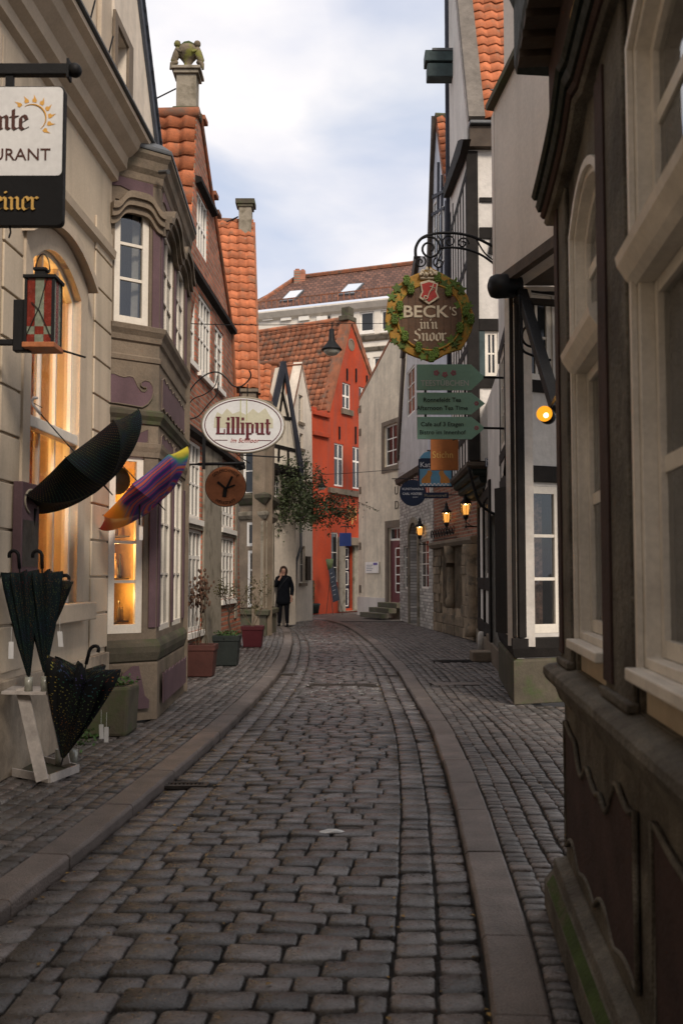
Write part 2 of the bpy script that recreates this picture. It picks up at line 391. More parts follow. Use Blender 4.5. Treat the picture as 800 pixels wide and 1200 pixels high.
def hole(px0, px1, py, hy, rz=0, z=0.0):
    a, b = G(px0, py, z), G(px1, py, z); c = (a + b) / 2; HOLES.append((c.x, c.y, (b.x - a.x) / 2, hy, rz)); return HOLES[-1]
H_grate1 = hole(190, 244, 921, .075, 0, -.07)
H_grate2 = hole(362, 441, 804, .11, 0, -.04)
H_grate3 = hole(327, 348, 791, .06, 0, -.07)
H_grate4 = hole(447, 466, 792, .06, 0, -.05)
H_cover = hole(398, 426, 970, .08, 0, -.03)
H_dark = hole(509, 556, 775, .17, .05)
H_slab = hole(506, 562, 801, .17, .08)
def surface(name, label, bed, stones, piece, mat, limit=300):
    """bed sheet + stones: the 300 that show largest singly, the rest as one part"""
    b = bed.build(name, M['mortar'], kind='structure', label=label)
    def size(s):
        c = s[0]; y = c.y
        if y < 2.9 or abs(c.x) > .36 * y + .1: return 1e9
        return c.length
    stones.sort(key=size); rest = MB()
    for i, (c, args) in enumerate(stones):
        if i < limit:
            m = MB(); stone(m, *args[0], **args[1]); m.build(piece, mat, b, smooth=True)
        else:
            a = dict(args[1]); a['fine'] = a.get('fine', True) and c.y < 14
            stone(rest, *args[0], **a)
    rest.build(piece, mat, b, smooth=True, kind='stuff'); return b
def quadc(cs): return sum((Vector(p) for p in cs), Vector((0, 0))) / 4
# road
bed = MB(); a = 0.0; prev = None
while a < ALEN:
    l, r = LR(a); W = (r - l).length
    row = [Vector(rd(a, W * f)) + Vector((0, 0, -.019)) for f in (-.01, .25, .5, .75, 1.01)]
    if prev: bed.add(prev + row, [(i, i + 1, i + 6, i + 5) for i in range(4)])
    prev = row; a += .25
st = []; a = .9
def put(a0, a1, t0, t1, **k):
    cs = [rd(a0, t0)[:2], rd(a0, t1)[:2], rd(a1, t1)[:2], rd(a1, t0)[:2]]; c = quadc(cs)
    if blocked(c): return
    l, r = LR(a0); W = (r - l).length
    zc = zr((t0 + t1) / 2 / W); st.append((c, ((cs, zc), dict(k))))
GL, GR = .185, .172
while a < ALEN - .3:
    l, r = LR(a); W = (r - l).length; st_ = random.uniform(.125, .155); x = 2 * GL + random.uniform(-.01, .01); first = True
    end = W - 2 * GR
    while x < end - .02:
        wd = random.uniform(.15, .25) if not first else random.uniform(.08, .24); first = False
        if end - x - wd < .09: wd = end - x
        k = random.uniform(-.006, .006)
        put(a + k, a + st_ + k, x, x + wd); x += wd
    a += st_ + .002
for t0, t1 in ((0, GL), (GL, 2 * GL)):
    a = .9 + random.random() * .1
    while a < ALEN - .3:
        s_ = random.uniform(.13, .2); put(a, a + s_, t0 + .004, t1); a += s_ + .003
for k in (2, 1):
    a = .9 + random.random() * .1
    while a < ALEN - .3:
        l, r = LR(a); W = (r - l).length; s_ = random.uniform(.12, .2)
        put(a, a + s_, W - GR * k, W - GR * (k - 1) - .004); a += s_ + .003
road = surface('road', 'narrow curving street of worn granite cobbles between the two kerbs', bed, st, 'cobblestone', M['cobble'])
# kerbs
for side, nm in ((-1, 'low granite kerb along the pavement in front of the umbrella stand'), (1, 'low granite kerb along the pavement below the carved sandstone wall')):
    bed = MB(); pts = [off(i * .3, .1, side) for i in range(3, int(ALEN / .3))]
    for p, q in zip(pts, pts[1:]):
        n = (q - p).normalized(); n = Vector((n.y, -n.x)) * .085
        bed.add([(*(p - n), -.03), (*(p + n), -.03), (*(q + n), -.03), (*(q - n), -.03)], [(0, 1, 2, 3) if side else (3, 2, 1, 0)])
    kb = bed.build('kerb', M['mortar'], kind='structure', label=nm); a = .9
    while a < ALEN - 1.4:
        ln = random.uniform(.72, 1.2); m = MB(); ns = max(3, int(ln / .16)); k0 = 0; g = .006; jz = random.uniform(-.004, .004); jo = random.uniform(-.005, .005)
        prof = [(.0, -.16), (.0, -.018), (.014, -.002), (.186, .0), (.197, -.012), (.197, -.16)]
        for i in range(ns + 1):
            aa = a + g + (ln - 2 * g) * i / ns
            if i == 0 or i == ns: pass
            for o, z in prof:
                p = off(aa, o + .002 + jo + random.uniform(-.0015, .0015), side); m.v.append((p.x, p.y, z + jz + (random.uniform(-.0015, .0015) if z > -.1 else 0)))
        np_ = len(prof)
        for i in range(ns):
            for j in range(np_ - 1):
                f = (i * np_ + j, (i + 1) * np_ + j, (i + 1) * np_ + j + 1, i * np_ + j + 1); m.f.append(f if side < 0 else tuple(reversed(f)))
        m.f.append(tuple(range(np_)) if side < 0 else tuple(reversed(range(np_)))); m.f.append(tuple(ns * np_ + j for j in (reversed(range(np_)) if side < 0 else range(np_))))
        m.build('kerbstone', M['kerb'], kb, bevel=.006, fix=True); a += ln
# pavements
for side in (-1, 1):
    st = []; bed = MB(); wall = wall_left if side < 0 else wall_right; pw = .108
    i = 3
    while i * .3 < ALEN - 1:
        p, q = off(i * .3, .2, side), off((i + 1) * .3, .2, side)
        if p.y > 32: break
        wp, wq = wall(p.y) + side * .25, wall(q.y) + side * .25
        cs = [(p.x, p.y, -.022), (wp, p.y, -.022), (wq, q.y, -.022), (q.x, q.y, -.022)]
        bed.add(cs, [(0, 1, 2, 3) if side > 0 else (3, 2, 1, 0)]); i += 1
    for k in range(0, 26):
        a = .6 + random.random() * .08; lim = (.062, .092) if side > 0 else (.085, .125)
        jo = random.uniform(-.008, .008)
        while a < ALEN - 1:
            s_ = random.uniform(*lim)
            o0 = .203 + k * pw + (sin(a * 2.1 + k) * .010 + jo if k else 0); o1 = .203 + (k + 1) * pw + sin(a * 2.1 + k + 1) * .010
            if side > 0 and k > 3: # the mosaic field wanders
                o0 += sin(a * 1.3 + k * .9) * .016; o1 += sin(a * 1.3 + (k + 1) * .9) * .016
            cs = [off(a, o0, side), off(a, o1, side), off(a + s_, o1, side), off(a + s_, o0, side)]; c = quadc(cs)
            if c.y < 31 and abs(c.x) < abs(wall(c.y)) + .12 and abs(c.x) < .37 * c.y + .3 and not blocked(c, .0):
                if side < 0: cs.reverse()
                st.append((c, ((cs, -.003), dict(gap=.0055, rnd_=.009, chamf=.010, fine=c.y < 9, dep=.03))))
            a += s_ + .002
    surface('pavement', 'pavement of small dark setts in front of the %s' % ('umbrella stand and bay-windowed shop' if side < 0 else 'carved sandstone wall and half-timbered houses'), bed, st, 'sett', M['sett'])
# wide ground and the little square at the bend
g = MB().add([(-400, -200, -.16), (400, -200, -.16), (400, 600, -.16), (-400, 600, -.16)], [(0, 1, 2, 3)])
M['ground'] = mk('paved_ground', (.10, .09, .08), .8, .35, 2, .6, 8)
g.build('ground', M['ground'], kind='structure', label='dark paved ground beneath and around the houses')
M['square'] = mk('square_setts', (.125, .107, .095), .55, .25, 3, .7, 25, brick=((1, 0), .14, .11, (.05, .045, .04), .012), bdist=.02, spec=.4)
g = MB().add([(-14, 29.5, -.045), (4, 29.5, -.045), (4, 52, -.045), (-14, 52, -.045)], [(0, 1, 2, 3)])
# texture uses x and y for a horizontal sheet
nt = M['square'].node_tree
for n in nt.nodes:
    if n.type == 'SEPXYZ':
        for l in list(nt.links):
            if l.from_node == n: to = l.to_socket; nt.links.remove(l); nt.links.new(n.outputs[1], to)
g.build('square', M['square'], kind='structure', label='small paved square where the lane bends in front of the red house')
# grates, covers, scraps
def grate(H, z, label, nx, ny, mat, thick=.012, nm='drain_grate', rim=.018):
    cx, cy, hx, hy, rz = H; t = thing(nm, label, 'drain grate', (cx, cy, z))
    R = Matrix.Rotation(rz, 3, 'Z'); m = MB(); o = Vector((cx, cy, z))
    for sx, sy, ex, ey in ((0, -1, hx, rim), (0, 1, hx, rim), (-1, 0, rim, hy - rim), (1, 0, rim, hy - rim)):
        c = o + R @ Vector((sx * (hx - rim), sy * (hy - rim), 0)); p = []
        m.box(c, (ex if sy else rim, rim if sy else hy - 2 * rim, thick), rz)
    m.build('frame', mat, t)
    m = MB()
    for i in range(nx):
        x = -hx + rim * 2 + (2 * hx - 4 * rim) * (i + .5) / nx; m.box(o + R @ Vector((x, 0, -.003)), ((hx / nx) * .38, hy - 2 * rim, thick * .8), rz)
    for j in range(1, ny):
        y = -hy + 2 * hy * j / ny; m.box(o + R @ Vector((0, y, -.006)), (hx - 2 * rim, .006, thick * .8), rz)
    m.build('bar_grid', mat, t)
    MB().box(o + Vector((0, 0, -.045)), (hx, hy, .006), rz).build('pit', M['black'], t)
    return t
M['rust'] = mk('rusty_iron', (.05, .04, .033), .65, .4, 12, .5, 80, spec=.4)
grate(H_grate1, -.066, 'short slotted drain grate in the gutter below the umbrella stand kerb', 9, 2, M['rust'])
grate(H_grate2, -.03, 'long iron trench grate across the middle of the cobbled street', 26, 3, M['rust'])
grate(H_grate3, -.062, 'small slotted gutter drain to the left of the long trench grate', 7, 1, M['rust'])
grate(H_grate4, -.055, 'small slotted gutter drain to the right of the long trench grate', 7, 1, M['rust'])
grate(H_dark, .0, 'dark metal foot grating in the pavement before the white-trimmed doorway', 22, 4, M['iron'])
cx, cy, hx, hy, rz = H_slab
m = MB().box((cx, cy, -.014), (hx, hy, .017), rz); m.build('pavement_slab', M['kerb'], bevel=.006, label='long pale stone slab set into the pavement beyond the right kerb', cat='stone slab')
cx, cy, hx, hy, rz = H_cover
t = thing('valve_cover', 'small oval iron water valve cover among the middle cobbles', 'manhole cover', (cx, cy, -.03))
m = MB().lathe((cx, cy, -.06), [(.085, 0), (.085, .022), (.075, .026), (.07, .020), (.0, .02)], 24); m.build('lid', M['rust'], t)
m = MB()
for i in range(5): m.box((cx - .04 + i * .02, cy, -.037), (.004, .035, .0035))
m.build('ridge', M['rust'], t)
# crumpled tissue and scraps
M['paper'] = mk('white_paper', (.62, .62, .6), .8, .1)
def scrap(px, py, r, label, z=-.03, nm='paper_scrap', cat='litter'):
    c = G(px, py, z); m = MB(); n = 9; k = []
    for j in range(3):
        for i in range(n):
            A = 2 * pi * i / n; rr = r * (1, .66, .25)[j] * random.uniform(.75, 1.2); m.v.append((c.x + cos(A) * rr * 1.5, c.y + sin(A) * rr * .8, z + .012 + (0, .02, .03)[j] * random.uniform(.5, 1.3) * r * 9))
    for j in range(2):
        for i in range(n): m.f.append((j * n + i, j * n + (i + 1) % n, (j + 1) * n + (i + 1) % n, (j + 1) * n + i))
    m.f.append(tuple(2 * n + i for i in range(n)))
    m.build(nm, M['paper'], label=label, cat=cat)
scrap(390, 977, .052, 'crumpled white paper tissue lying on the middle cobbles')
scrap(474, 792, .05, 'flat white paper scrap beside the small drain grate', -.04)
scrap(478, 799, .04, 'second white paper scrap against the right kerb', -.04)
# fallen leaves and grit in the joints
M['leaf_litter'] = mk('fallen_leaf', (.30, .19, .06), .8, .3, rnd=.6)
m = MB()
for i in range(420):
    a = random.uniform(1.2, 22); l, r = LR(a); W = (r - l).length
    t = random.choice([random.uniform(.02, .06), W - random.uniform(.0, .05), W - GR * 2 + random.gauss(0, .02), GL * 2 + random.gauss(0, .02), random.uniform(0, W)])
    x, y, z = rd(a, t); z += .004 + random.random() * .004; s_ = random.uniform(.007, .019); A = random.random() * 6
    m.add([(x + cos(A) * s_, y + sin(A) * s_, z), (x + cos(A + 1.8) * s_ * .6, y + sin(A + 1.8) * s_ * .6, z + .004), (x - cos(A) * s_, y - sin(A) * s_, z), (x - cos(A + 1.8) * s_ * .6, y - sin(A + 1.8) * s_ * .6, z + .003)], [(0, 1, 2, 3)])
m.build('fallen_leaves', M['leaf_litter'], kind='stuff', label='scattered small yellow and brown leaf crumbs in the road joints')
# ------------------------------------------------------------------ building helpers
def rectpts(r): return [(r[0], r[2]), (r[1], r[2]), (r[1], r[3]), (r[0], r[3])]
def arch(r, rise, n=10):
    u0, u1, z0, z1 = r; pts = [(u0, z0), (u1, z0)]
    for i in range(n + 1):
        t = 1 - i / n; u = u0 + (u1 - u0) * t; pts.append((u, z1 - rise + rise * (1 - (2 * t - 1) ** 2)))
    return pts
def window(parent, pl, r, o=-.08, fw=.05, cols=2, rows=(.5,), mw=.022, mat='white_paint', gl='glf', depth=.05, sill=None, name='window', label=None, mull=0.0, room=None, rise=0, panes=True, sillmat=None, curt=None):
    """casement with frame, bars, panes; r=(u0,u1,z0,z1) opening on plane pl; o = offset of the frame's outer face"""
    u0, u1, z0, z1 = r; m = MB(); e = .002
    if rise:
        outer = arch(r, rise); inner = arch((u0 + fw, u1 - fw, z0 + fw, z1 - fw), rise * .95)
        m.poly(pl, outer, o - depth, o, [inner])
    else:
        m.pbox(pl, u0 + e, u0 + fw, z0 + e, z1 - e, o - depth, o); m.pbox(pl, u1 - fw, u1 - e, z0 + e, z1 - e, o - depth, o)
        m.pbox(pl, u0 + fw, u1 - fw, z0 + e, z0 + fw * 1.2, o - depth, o - e); m.pbox(pl, u0 + fw, u1 - fw, z1 - fw, z1 - e, o - depth, o - e)
    f = m.build(name, M[mat], parent, bevel=0, label=label)
    iu0, iu1, iz0, iz1 = u0 + fw, u1 - fw, z0 + fw * 1.2, z1 - fw
    b = MB(); us = [iu0 + (iu1 - iu0) * i / cols for i in range(cols + 1)]; zs = [iz0] + [iz0 + (iz1 - iz0) * t for t in rows] + [iz1]
    def top(u):
        if not rise: return iz1
        t = (u - u0) / (u1 - u0); return z1 - fw - rise * .95 + rise * .95 * (1 - (2 * t - 1) ** 2)
    for i in range(1, cols):
        h = (mull if (mull and i == cols // 2 and cols % 2 == 0) else mw) / 2
        b.pbox(pl, us[i] - h, us[i] + h, iz0, top(us[i]) - .001, o - depth * .9, o - .006)
    for j in range(1, len(zs) - 1):
        h = mw / 2 * (2.0 if (mull and j == len(zs) - 2) else 1)
        if cols == 1: MB().pbox(pl, iu0, iu1, zs[j] - h, zs[j] + h, o - depth * .85, o - .009).build('glazing_bar', M[mat], f)
        else: b.pbox(pl, iu0, iu1, zs[j] - h, zs[j] + h, o - depth * .85, o - .009)
    if b.v: b.build('glazing_bar', M[mat], f)
    if panes:
        og = o - depth * .55
        for i in range(cols):
            for j in range(len(zs) - 1):
                tp = zs[j + 1] if j < len(zs) - 2 else min(top(us[i]), top(us[i + 1])) + (0 if not rise else 0)
                MB().add([pl.P(us[i], zs[j], og), pl.P(us[i + 1], zs[j], og), pl.P(us[i + 1], tp if not rise or j < len(zs) - 2 else top(us[i + 1]), og), pl.P(us[i], tp if not rise or j < len(zs) - 2 else top(us[i]), og)], [(0, 1, 2, 3)]).build('pane', M[gl], f)
    if sill is not None:
        MB().pbox(pl, u0 - .04, u1 + .04, z0 - sill, z0, o - depth, sill_out).build('sill', M[sillmat or mat], f)
    if curt:
        curtain(f, pl, (iu0 - .02, iu1 + .02, iz0 - .05, iz1 + .02), o - depth - .10, curt)
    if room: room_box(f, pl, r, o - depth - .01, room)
    return f
sill_out = .04
def curtain(parent, pl, r, o, kind='net', mat=None):
    u0, u1, z0, z1 = r; m = MB(); n = max(10, int((u1 - u0) / .02)); k = len(m.v); cover = []
    for i in range(n + 1):
        t = i / n; u = u0 + (u1 - u0) * t
        if kind == 'sides' and .30 < t < .74: cover.append(False)
        else: cover.append(True)
        w_ = .018 * sin(t * n * .9 + sin(t * 9) * 2) + .006 * sin(t * n * 2.3)
        for z in (z0, (z0 + z1) / 2, z1): m.v.append(tuple(pl.P(u + (.01 * sin(t * 31) if z == z0 else 0), z, o + w_)))
    for i in range(n):
        if cover[i] and cover[i + 1]:
            for j in range(2): m.f.append((i * 3 + j, (i + 1) * 3 + j, (i + 1) * 3 + j + 1, i * 3 + j + 1))
    m.build('curtain', M[mat or 'curtain'], parent, smooth=True)
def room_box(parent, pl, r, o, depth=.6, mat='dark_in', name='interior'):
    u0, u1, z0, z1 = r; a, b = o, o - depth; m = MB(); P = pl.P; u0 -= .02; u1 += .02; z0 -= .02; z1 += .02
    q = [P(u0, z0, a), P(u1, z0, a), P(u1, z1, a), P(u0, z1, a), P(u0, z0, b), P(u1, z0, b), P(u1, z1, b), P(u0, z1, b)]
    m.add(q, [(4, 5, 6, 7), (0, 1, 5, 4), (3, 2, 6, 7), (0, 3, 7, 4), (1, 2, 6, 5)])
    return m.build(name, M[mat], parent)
def pantile_mesh(w, l, mat, th=.014, amp=.022):
    m = MB(); n = 8
    for row, (v, dz) in enumerate(((0, .030), (l * 1.12, .0))):
        for i in range(n + 1):
            t = i / n; h = amp * (sin(2 * pi * t - pi * .5)) + amp * .25 * sin(4 * pi * t)
            m.v.append((t * w * 1.04, v, h + dz))
    for i in range(n + 1): x, y, z = m.v[i]; m.v.append((x, y, z - th))
    for i in range(n + 1): x, y, z = m.v[i]; m.v.append((x, y + .0, z - .05))
    N = n + 1
    for i in range(n):
        m.f.append((i, i + 1, N + i + 1, N + i)); m.f.append((2 * N + i, 2 * N + i + 1, i + 1, i))
    m.v = m.v[:3 * N]
    return mesh_of(m, mat, True)
def roof_tiles(parent, origin, across, up, cols, rows, w=.235, l=.27, mat='tile', single=True, skip=None, name='roof_tile'):
    """pantiles laid from origin (bottom corner) along across, up the slope; singly when they show large"""
    O = Vector(origin); A = Vector(across).normalized(); U = (Vector(up) - A * Vector(up).dot(A)).normalized(); Nn = A.cross(U)
    if Nn.z < 0: Nn = -Nn; mir = True
    else: mir = False
    me = pantile_mesh(w, l, M[mat]); rest = MB(); cnt = 0
    for j in range(rows):
        for i in range(cols):
            if skip and skip(i * w, j * l): continue
            jx, jy, jr = random.uniform(-.006, .006), random.uniform(-.008, .008), random.uniform(-.012, .012)
            p = O + A * (i * w + jx) + U * (j * l + jy) + Nn * (.02 + random.uniform(0, .006))
            X = A if not mir else A; Mx = Matrix((X, U, Nn)).transposed().to_4x4(); Mx = Matrix.Translation(p) @ Mx @ Matrix.Rotation(jr, 4, 'Z')
            if single and cnt < 300: inst(name, me, Mx, parent)
            else: rest.add([Mx @ v.co for v in me.vertices], [tuple(f.vertices) for f in me.polygons])
            cnt += 1
    if rest.v: rest.build(name, M[mat], parent, smooth=True, kind='stuff')
def slab(pts, th, mat, name, parent, **k):
    """thick flat sheet through 4+ world points (roof underlay, boards); thickness downwards"""
    p = [Vector(q) for q in pts]; n = (p[1] - p[0]).cross(p[2] - p[0]).normalized()
    if n.z < 0: n = -n
    m = MB(); N = len(p); m.v = [tuple(q) for q in p] + [tuple(q - n * th) for q in p]
    m.f = [tuple(range(N)), tuple(reversed(range(N, 2 * N)))] + [(i, (i + 1) % N, (i + 1) % N + N, i + N) for i in range(N)]
    return m.build(name, M[mat], parent, fix=True, **k)
def root_at(pl, u, name, label, cat, group=None):
    x, y = pl.xy(u); return thing(name, label, cat, (x, y, 0), group)
def pxs(pl, pts, o=0.0): return [pl.hit(x, y, o) for x, y in pts]

# ------------------------------------------------------------------ 1 restaurant house (near left)
P1 = Pl((-2.43 + .04 * (-6 - 7.1), -6), (-2.32, 9.85))
def y1(px, py=674): return P1.u(px, py)
UE = P1.L
house = root_at(P1, P1.u(60), 'restaurant_house', 'cream rendered house with a tall warmly lit arched window behind the umbrellas', 'house')
wr = (P1.u(30, 500), P1.u(88, 500), P1.z(60, 708), P1.z(62, 296))
casing = arch(wr, .22)
wall_out = [(0, 0), (UE, 0), (UE, 5.75), (0, 5.75)]
MB().poly(P1, wall_out, -.35, 0, [casing]).build('wall', M['cream'], house)
# second, hidden-from-here window towards the camera keeps the facade's rhythm
M['plinth_grime'] = mk('stained_plinth', (.42, .345, .26), .88, .3, 2, .4, 30, col2=(.15, .12, .09), c2s=2.2, c2lo=.48, c2hi=.7, streak=.5)
MB().pbox(P1, 0, UE + .0, 0, .70, .003, .045).build('plinth', M['plinth_grime'], house, bevel=.01)
# rendered courses either side of the window
zt = 4.55
for (a, b) in ((P1.u(27, 674) - .55, P1.u(27, 674)), (P1.u(106, 600), UE - .004)):
    z = .72 + .02
    k = 0
    while z < zt:
        h = .345
        MB().pbox(P1, a, b, z + .012, z + h - .008, .001, .02).build('render_course', M['cream'], house, bevel=.006); z += h
m = MB()
for i in range(4): m.pbox(P1, P1.u(20) - .52 - i * .09, P1.u(20) - .57 - i * .09 + .005, .7, 5.3, 0, .035 + .01 * (i % 2))
m.build('pilaster', M['cream_trim'], house, bevel=.004)
# string above the courses, window surround, sill
MB().sweep([P1.xy(0), P1.xy(UE)], [(0, 4.60), (.05, 4.63), (.06, 4.70), (.03, 4.73), (0, 4.74)]).build('string_course', M['cream_trim'], house, fix=True)
r2 = (wr[0] - .16, wr[1] + .20, wr[2], wr[3] + .17)
MB().poly(P1, arch(r2, .24), 0, .04, [casing]).build('window_surround', M['cream_trim'], house, bevel=.008)
a = arch((r2[0] - .05, r2[1] + .05, r2[2], r2[3] + .10), .26)[2:]; b = arch((r2[0] - .05, r2[1] + .05, r2[2], r2[3] + .01), .26)[2:]
MB().poly(P1, a + list(reversed(b)), .0, .12).build('hood_mould', M['cream_trim'], house)
MB().pbox(P1, r2[0] - .05, r2[1] + .12, wr[2] - .16, wr[2] - .001, .002, .13).build('sill', M['cream_trim'], house, bevel=.012)
M['warm_room'] = mk('warm_room', (.85, .50, .08), .9, .25, 2.0, .05)
M['warm_curtain'] = mk('warm_curtain', (.85, .46, .07), .9, .45, 5, .1)
M['gl_lit'] = glass('lit_window_glass', (.95, .9, .8), -.01)
f = window(house, P1, wr, -.03, .04, 3, (.30, .50,), .03, 'offwhite', 'gl_lit', .06, rise=.22, label='tall arched window glowing orange from within')
MB().pbox(P1, wr[0] + .001, wr[1] - .001, P1.z(62, 512), P1.z(62, 499), -.06, .03).build('transom', M['offwhite'], f, bevel=.008)
rm = room_box(f, P1, (wr[0] - .9, wr[1] + .9, wr[2] - .1, wr[3] + .3), -.36, 1.3, 'warm_room')
curtain(f, P1, (wr[0] - .05, wr[0] + .42, wr[2], wr[3]), -.45, 'full', 'warm_curtain')
curtain(f, P1, (wr[1] - .30, wr[1] + .25, wr[2], wr[3]), -.45, 'full', 'warm_curtain')
def lamp(x, y, z, e, col=(1, .62, .22), r=.05, parent=None, nm='lamp_light'):
    l = bpy.data.lights.new(nm, 'POINT'); l.energy = e; l.color = col; l.shadow_soft_size = r; o = bpy.data.objects.new(nm, l); COL.objects.link(o)
    if parent: o.parent = parent; o.location = Vector((x, y, z)) - wloc(parent)
    else: o.location = (x, y, z)
    return o
M['bulb'] = emis('glowing_bulb', (1, .62, .25), 9)
for (uu, zz, oo, en) in ((wr[0] + .50, 2.55, -.75, 85), (wr[0] + .75, 3.6, -.8, 70)):
    p = P1.P(uu, zz, oo); b = MB().ico(p, .045, 2).build('ceiling_bulb', M['bulb'], f, smooth=True); lamp(p.x, p.y, p.z, en, parent=f)
# main cornice, mitred return at the right end
zc = 5.42
prof = [(0, zc), (.05, zc + .03), (.06, zc + .12), (.13, zc + .17), (.15, zc + .27), (.24, zc + .36), (.27, zc + .44), (.33, zc + .48), (.33, zc + .53), (0, zc + .60)]
MB().sweep([P1.xy(0), P1.xy(UE + .02), P1.xy(UE + .02, -.4)], prof).build('cornice', M['cream_trim'], house, fix=True)
MB().sweep([P1.xy(0), P1.xy(UE + .05), P1.xy(UE + .05, -.4)], [(.0, zc + .605), (.345, zc + .535), (.36, zc + .545), (.36, zc + .565), (0, zc + .64)]).build('cornice_flashing', M['lead'], house, fix=True)
# upper storey, windows above the cornice
P1u = Pl(P1.xy(0, -.06), P1.xy(UE, -.06))
uw = P1u.rect(66, 90, -60, 42); uw = (P1u.u(62, 0), P1u.u(90, 0), 6.15, 8.0)
MB().poly(P1u, [(0, 5.95), (UE, 5.95), (UE, 9.0), (0, 9.0)], -.3, 0, [rectpts(uw), ]).build('upper_wall', M['cream'], house)
MB().pbox(P1u, UE - .42, UE - .06, 5.99, 9, .001, .05).build('upper_pilaster', M['cream_trim'], house, bevel=.01)
window(house, P1u, uw, -.04, .06, 2, (.33, .66), .03, 'white_paint', 'glf', .05, sill=.06)
slab([P1u.P(0, 9.0, .3), P1u.P(UE, 9.0, .3), P1u.P(UE, 11.5, -4), P1u.P(0, 11.5, -4)], .2, 'tile_dull', 'roof', house)
m = MB()
for (u, px, py) in ((0, 97, 50), (1, 119, 88)):
    q = P1.hit(px, py, .25); p = P1.P(q[0], zc + .58, .3); m.tube([p, p + Vector((.05, .0, .22))], .008, 5)
m.build('snow_spike', M['iron'], house)
# body so that the street is a real canyon
# ------------------------------------------------------------------ 2 bay-windowed shop
A0, A1, B1 = (-2.33, 9.86), (-1.885, 10.2), (-1.975, 12.5)
PA = Pl(A0, A1); PB = Pl(A1, B1); PC = Pl(P1.xy(UE), (-2.15, 15.4))
shop = thing('bay_window_shop', 'olive sandstone shop front with a projecting bay, purple scroll panels and white windows', 'house', (-2.1, 11, 0))
path = [A0, A1, B1, (-2.45, 12.75)]
def zA(y): return PA.z(160, y)
z_pl, z_s0, z_s1 = zA(760), zA(758), zA(742)
W1 = (PA.u(127), PA.u(168), zA(742), zA(532)); W2 = (PA.u(129), PA.u(171), zA(381), zA(238))
B_w = []
zB0, zB1 = z_s1, zA(540)
ub = PB.L
for (a, b) in ((.07, .44), (.52, .89)): B_w.append((a * ub + .04, b * ub + .04))
# core walls
MB().poly(PA, [(0, 0), (PA.L, 0), (PA.L, 5.9), (0, 5.9)], -.12, 0, [rectpts(W1), rectpts(W2)]).build('wall', M['stone'], shop)
holes = [[(a, zB0), (b, zB0), (b, zB1), (a, zB1)] for a, b in B_w] + [[(a, W2[2]), (b, W2[2]), (b, W2[3] - .12), (a, W2[3] - .12)] for a, b in B_w]
MB().poly(PB, [(0, 0), (ub, 0), (ub, 5.9), (0, 5.9)], -.12, 0, holes).build('wall', M['stone'], shop)
PR = Pl(B1, (-2.45, 12.75), flip=False)
MB().poly(PR, [(0, 0), (PR.L, 0), (PR.L, 5.9), (0, 5.9)], -.1, 0).build('wall', M['stone'], shop)
def band(nm, prof, mat='stone', pth=None, ks=.36, **k):
    prof = [(o_ * ks, z_) for o_, z_ in prof]
    return MB().sweep(pth or path, prof).build(nm, M[mat], shop, fix=True, **k)
# plinth and mouldings
band('plinth', [(0, 0), (.05, 0), (.05, z_pl - .16), (.035, z_pl - .14), (0, z_pl - .14)], 'stone')
band('sill_ledge', [(0, z_pl - .14), (.06, z_pl - .12), (.12, z_pl - .04), (.13, z_pl + .02), (.09, z_pl + .055), (0, z_pl + .09)], 'moss')
z = zA(535)
band('lintel_band', [(0, z), (.04, z + .0), (.05, z + .05), (.09, z + .10), (.10, z + .14), (0, z + .15)])
band('ledge', [(0, zA(497)), (.05, zA(496)), (.07, zA(492)), (.15, zA(487)), (.16, zA(482)), (0, zA(479))], 'moss')
band('ledge', [(0, zA(424)), (.04, zA(423)), (.05, zA(418)), (0, zA(416))])
band('upper_ledge', [(0, zA(402)), (.06, zA(400)), (.09, zA(394)), (.18, zA(388)), (.20, zA(383)), (0, zA(380))], 'stone')
# arched head mouldings over the first-floor windows
def wavy(pl, u0, u1, z0, h, o0, o1, mat, nm, dz=0):
    top, bot = [], []
    n = 24
    for i in range(n + 1):
        t = i / n; s_ = 1 / (1 + exp(-(min(t, 1 - t) * 22 - 4.2))); st_ = s_ * h
        top.append((u0 + (u1 - u0) * t, z0 + st_ + .07 + dz)); bot.append((u0 + (u1 - u0) * t, z0 + st_ + dz))
    return MB().poly(pl, top + list(reversed(bot)), o0, o1).build(nm, M[mat], shop)
zh = W2[3]
for pl, spans in ((PA, [(-.02, PA.L + .005, .16)]), (PB, [(-.005, ub * .5, .2), (ub * .5, ub, .2)])):
    for (a, b, h) in spans:
        for k, (dz, oo) in enumerate(((-.10, .05), (-.03, .09), (.04, .12))):
            wavy(pl, a, b, zh - .19, h, .001, oo, 'stone', 'head_mould', dz)
# frieze with purple fields and top cornice
for pl, (a, b) in ((PA, (-.02, PA.L - .10)), (PB, (.12, ub * .48)), (PB, (ub * .52, ub - .06))):
    MB().poly(pl, [(a, zh + .12), (a + .12, zh + .14), (b - .2, zh + .10), (b, zh - .02), (b, zh + .27), (a, zh + .27)], 0, .012).build('frieze_panel', M['purple'], shop)
zt = zA(214)
band('cornice', [(0, zt), (.05, zt + .03), (.07, zt + .10), (.16, zt + .15), (.20, zt + .24), (.29, zt + .29), (.29, zt + .33), (0, zt + .36)])
band('lead_roof', [(0, zt + .362), (.315, zt + .335), (.325, zt + .35), (.32, zt + .375), (0, zt + .47)], 'lead')
slab([(-2.34, 9.9, zt + .40), (-1.9, 10.2, zt + .40), (-1.98, 12.5, zt + .40), (-2.5, 12.8, zt + .40)], .05, 'lead', 'bay_roof', shop)
p = PA.P(PA.L - .08, zt + .12, .12); MB().tube([p, p + Vector((.12, -.18, -.07))], .022, 8).build('rain_spout', M['lead'], shop)
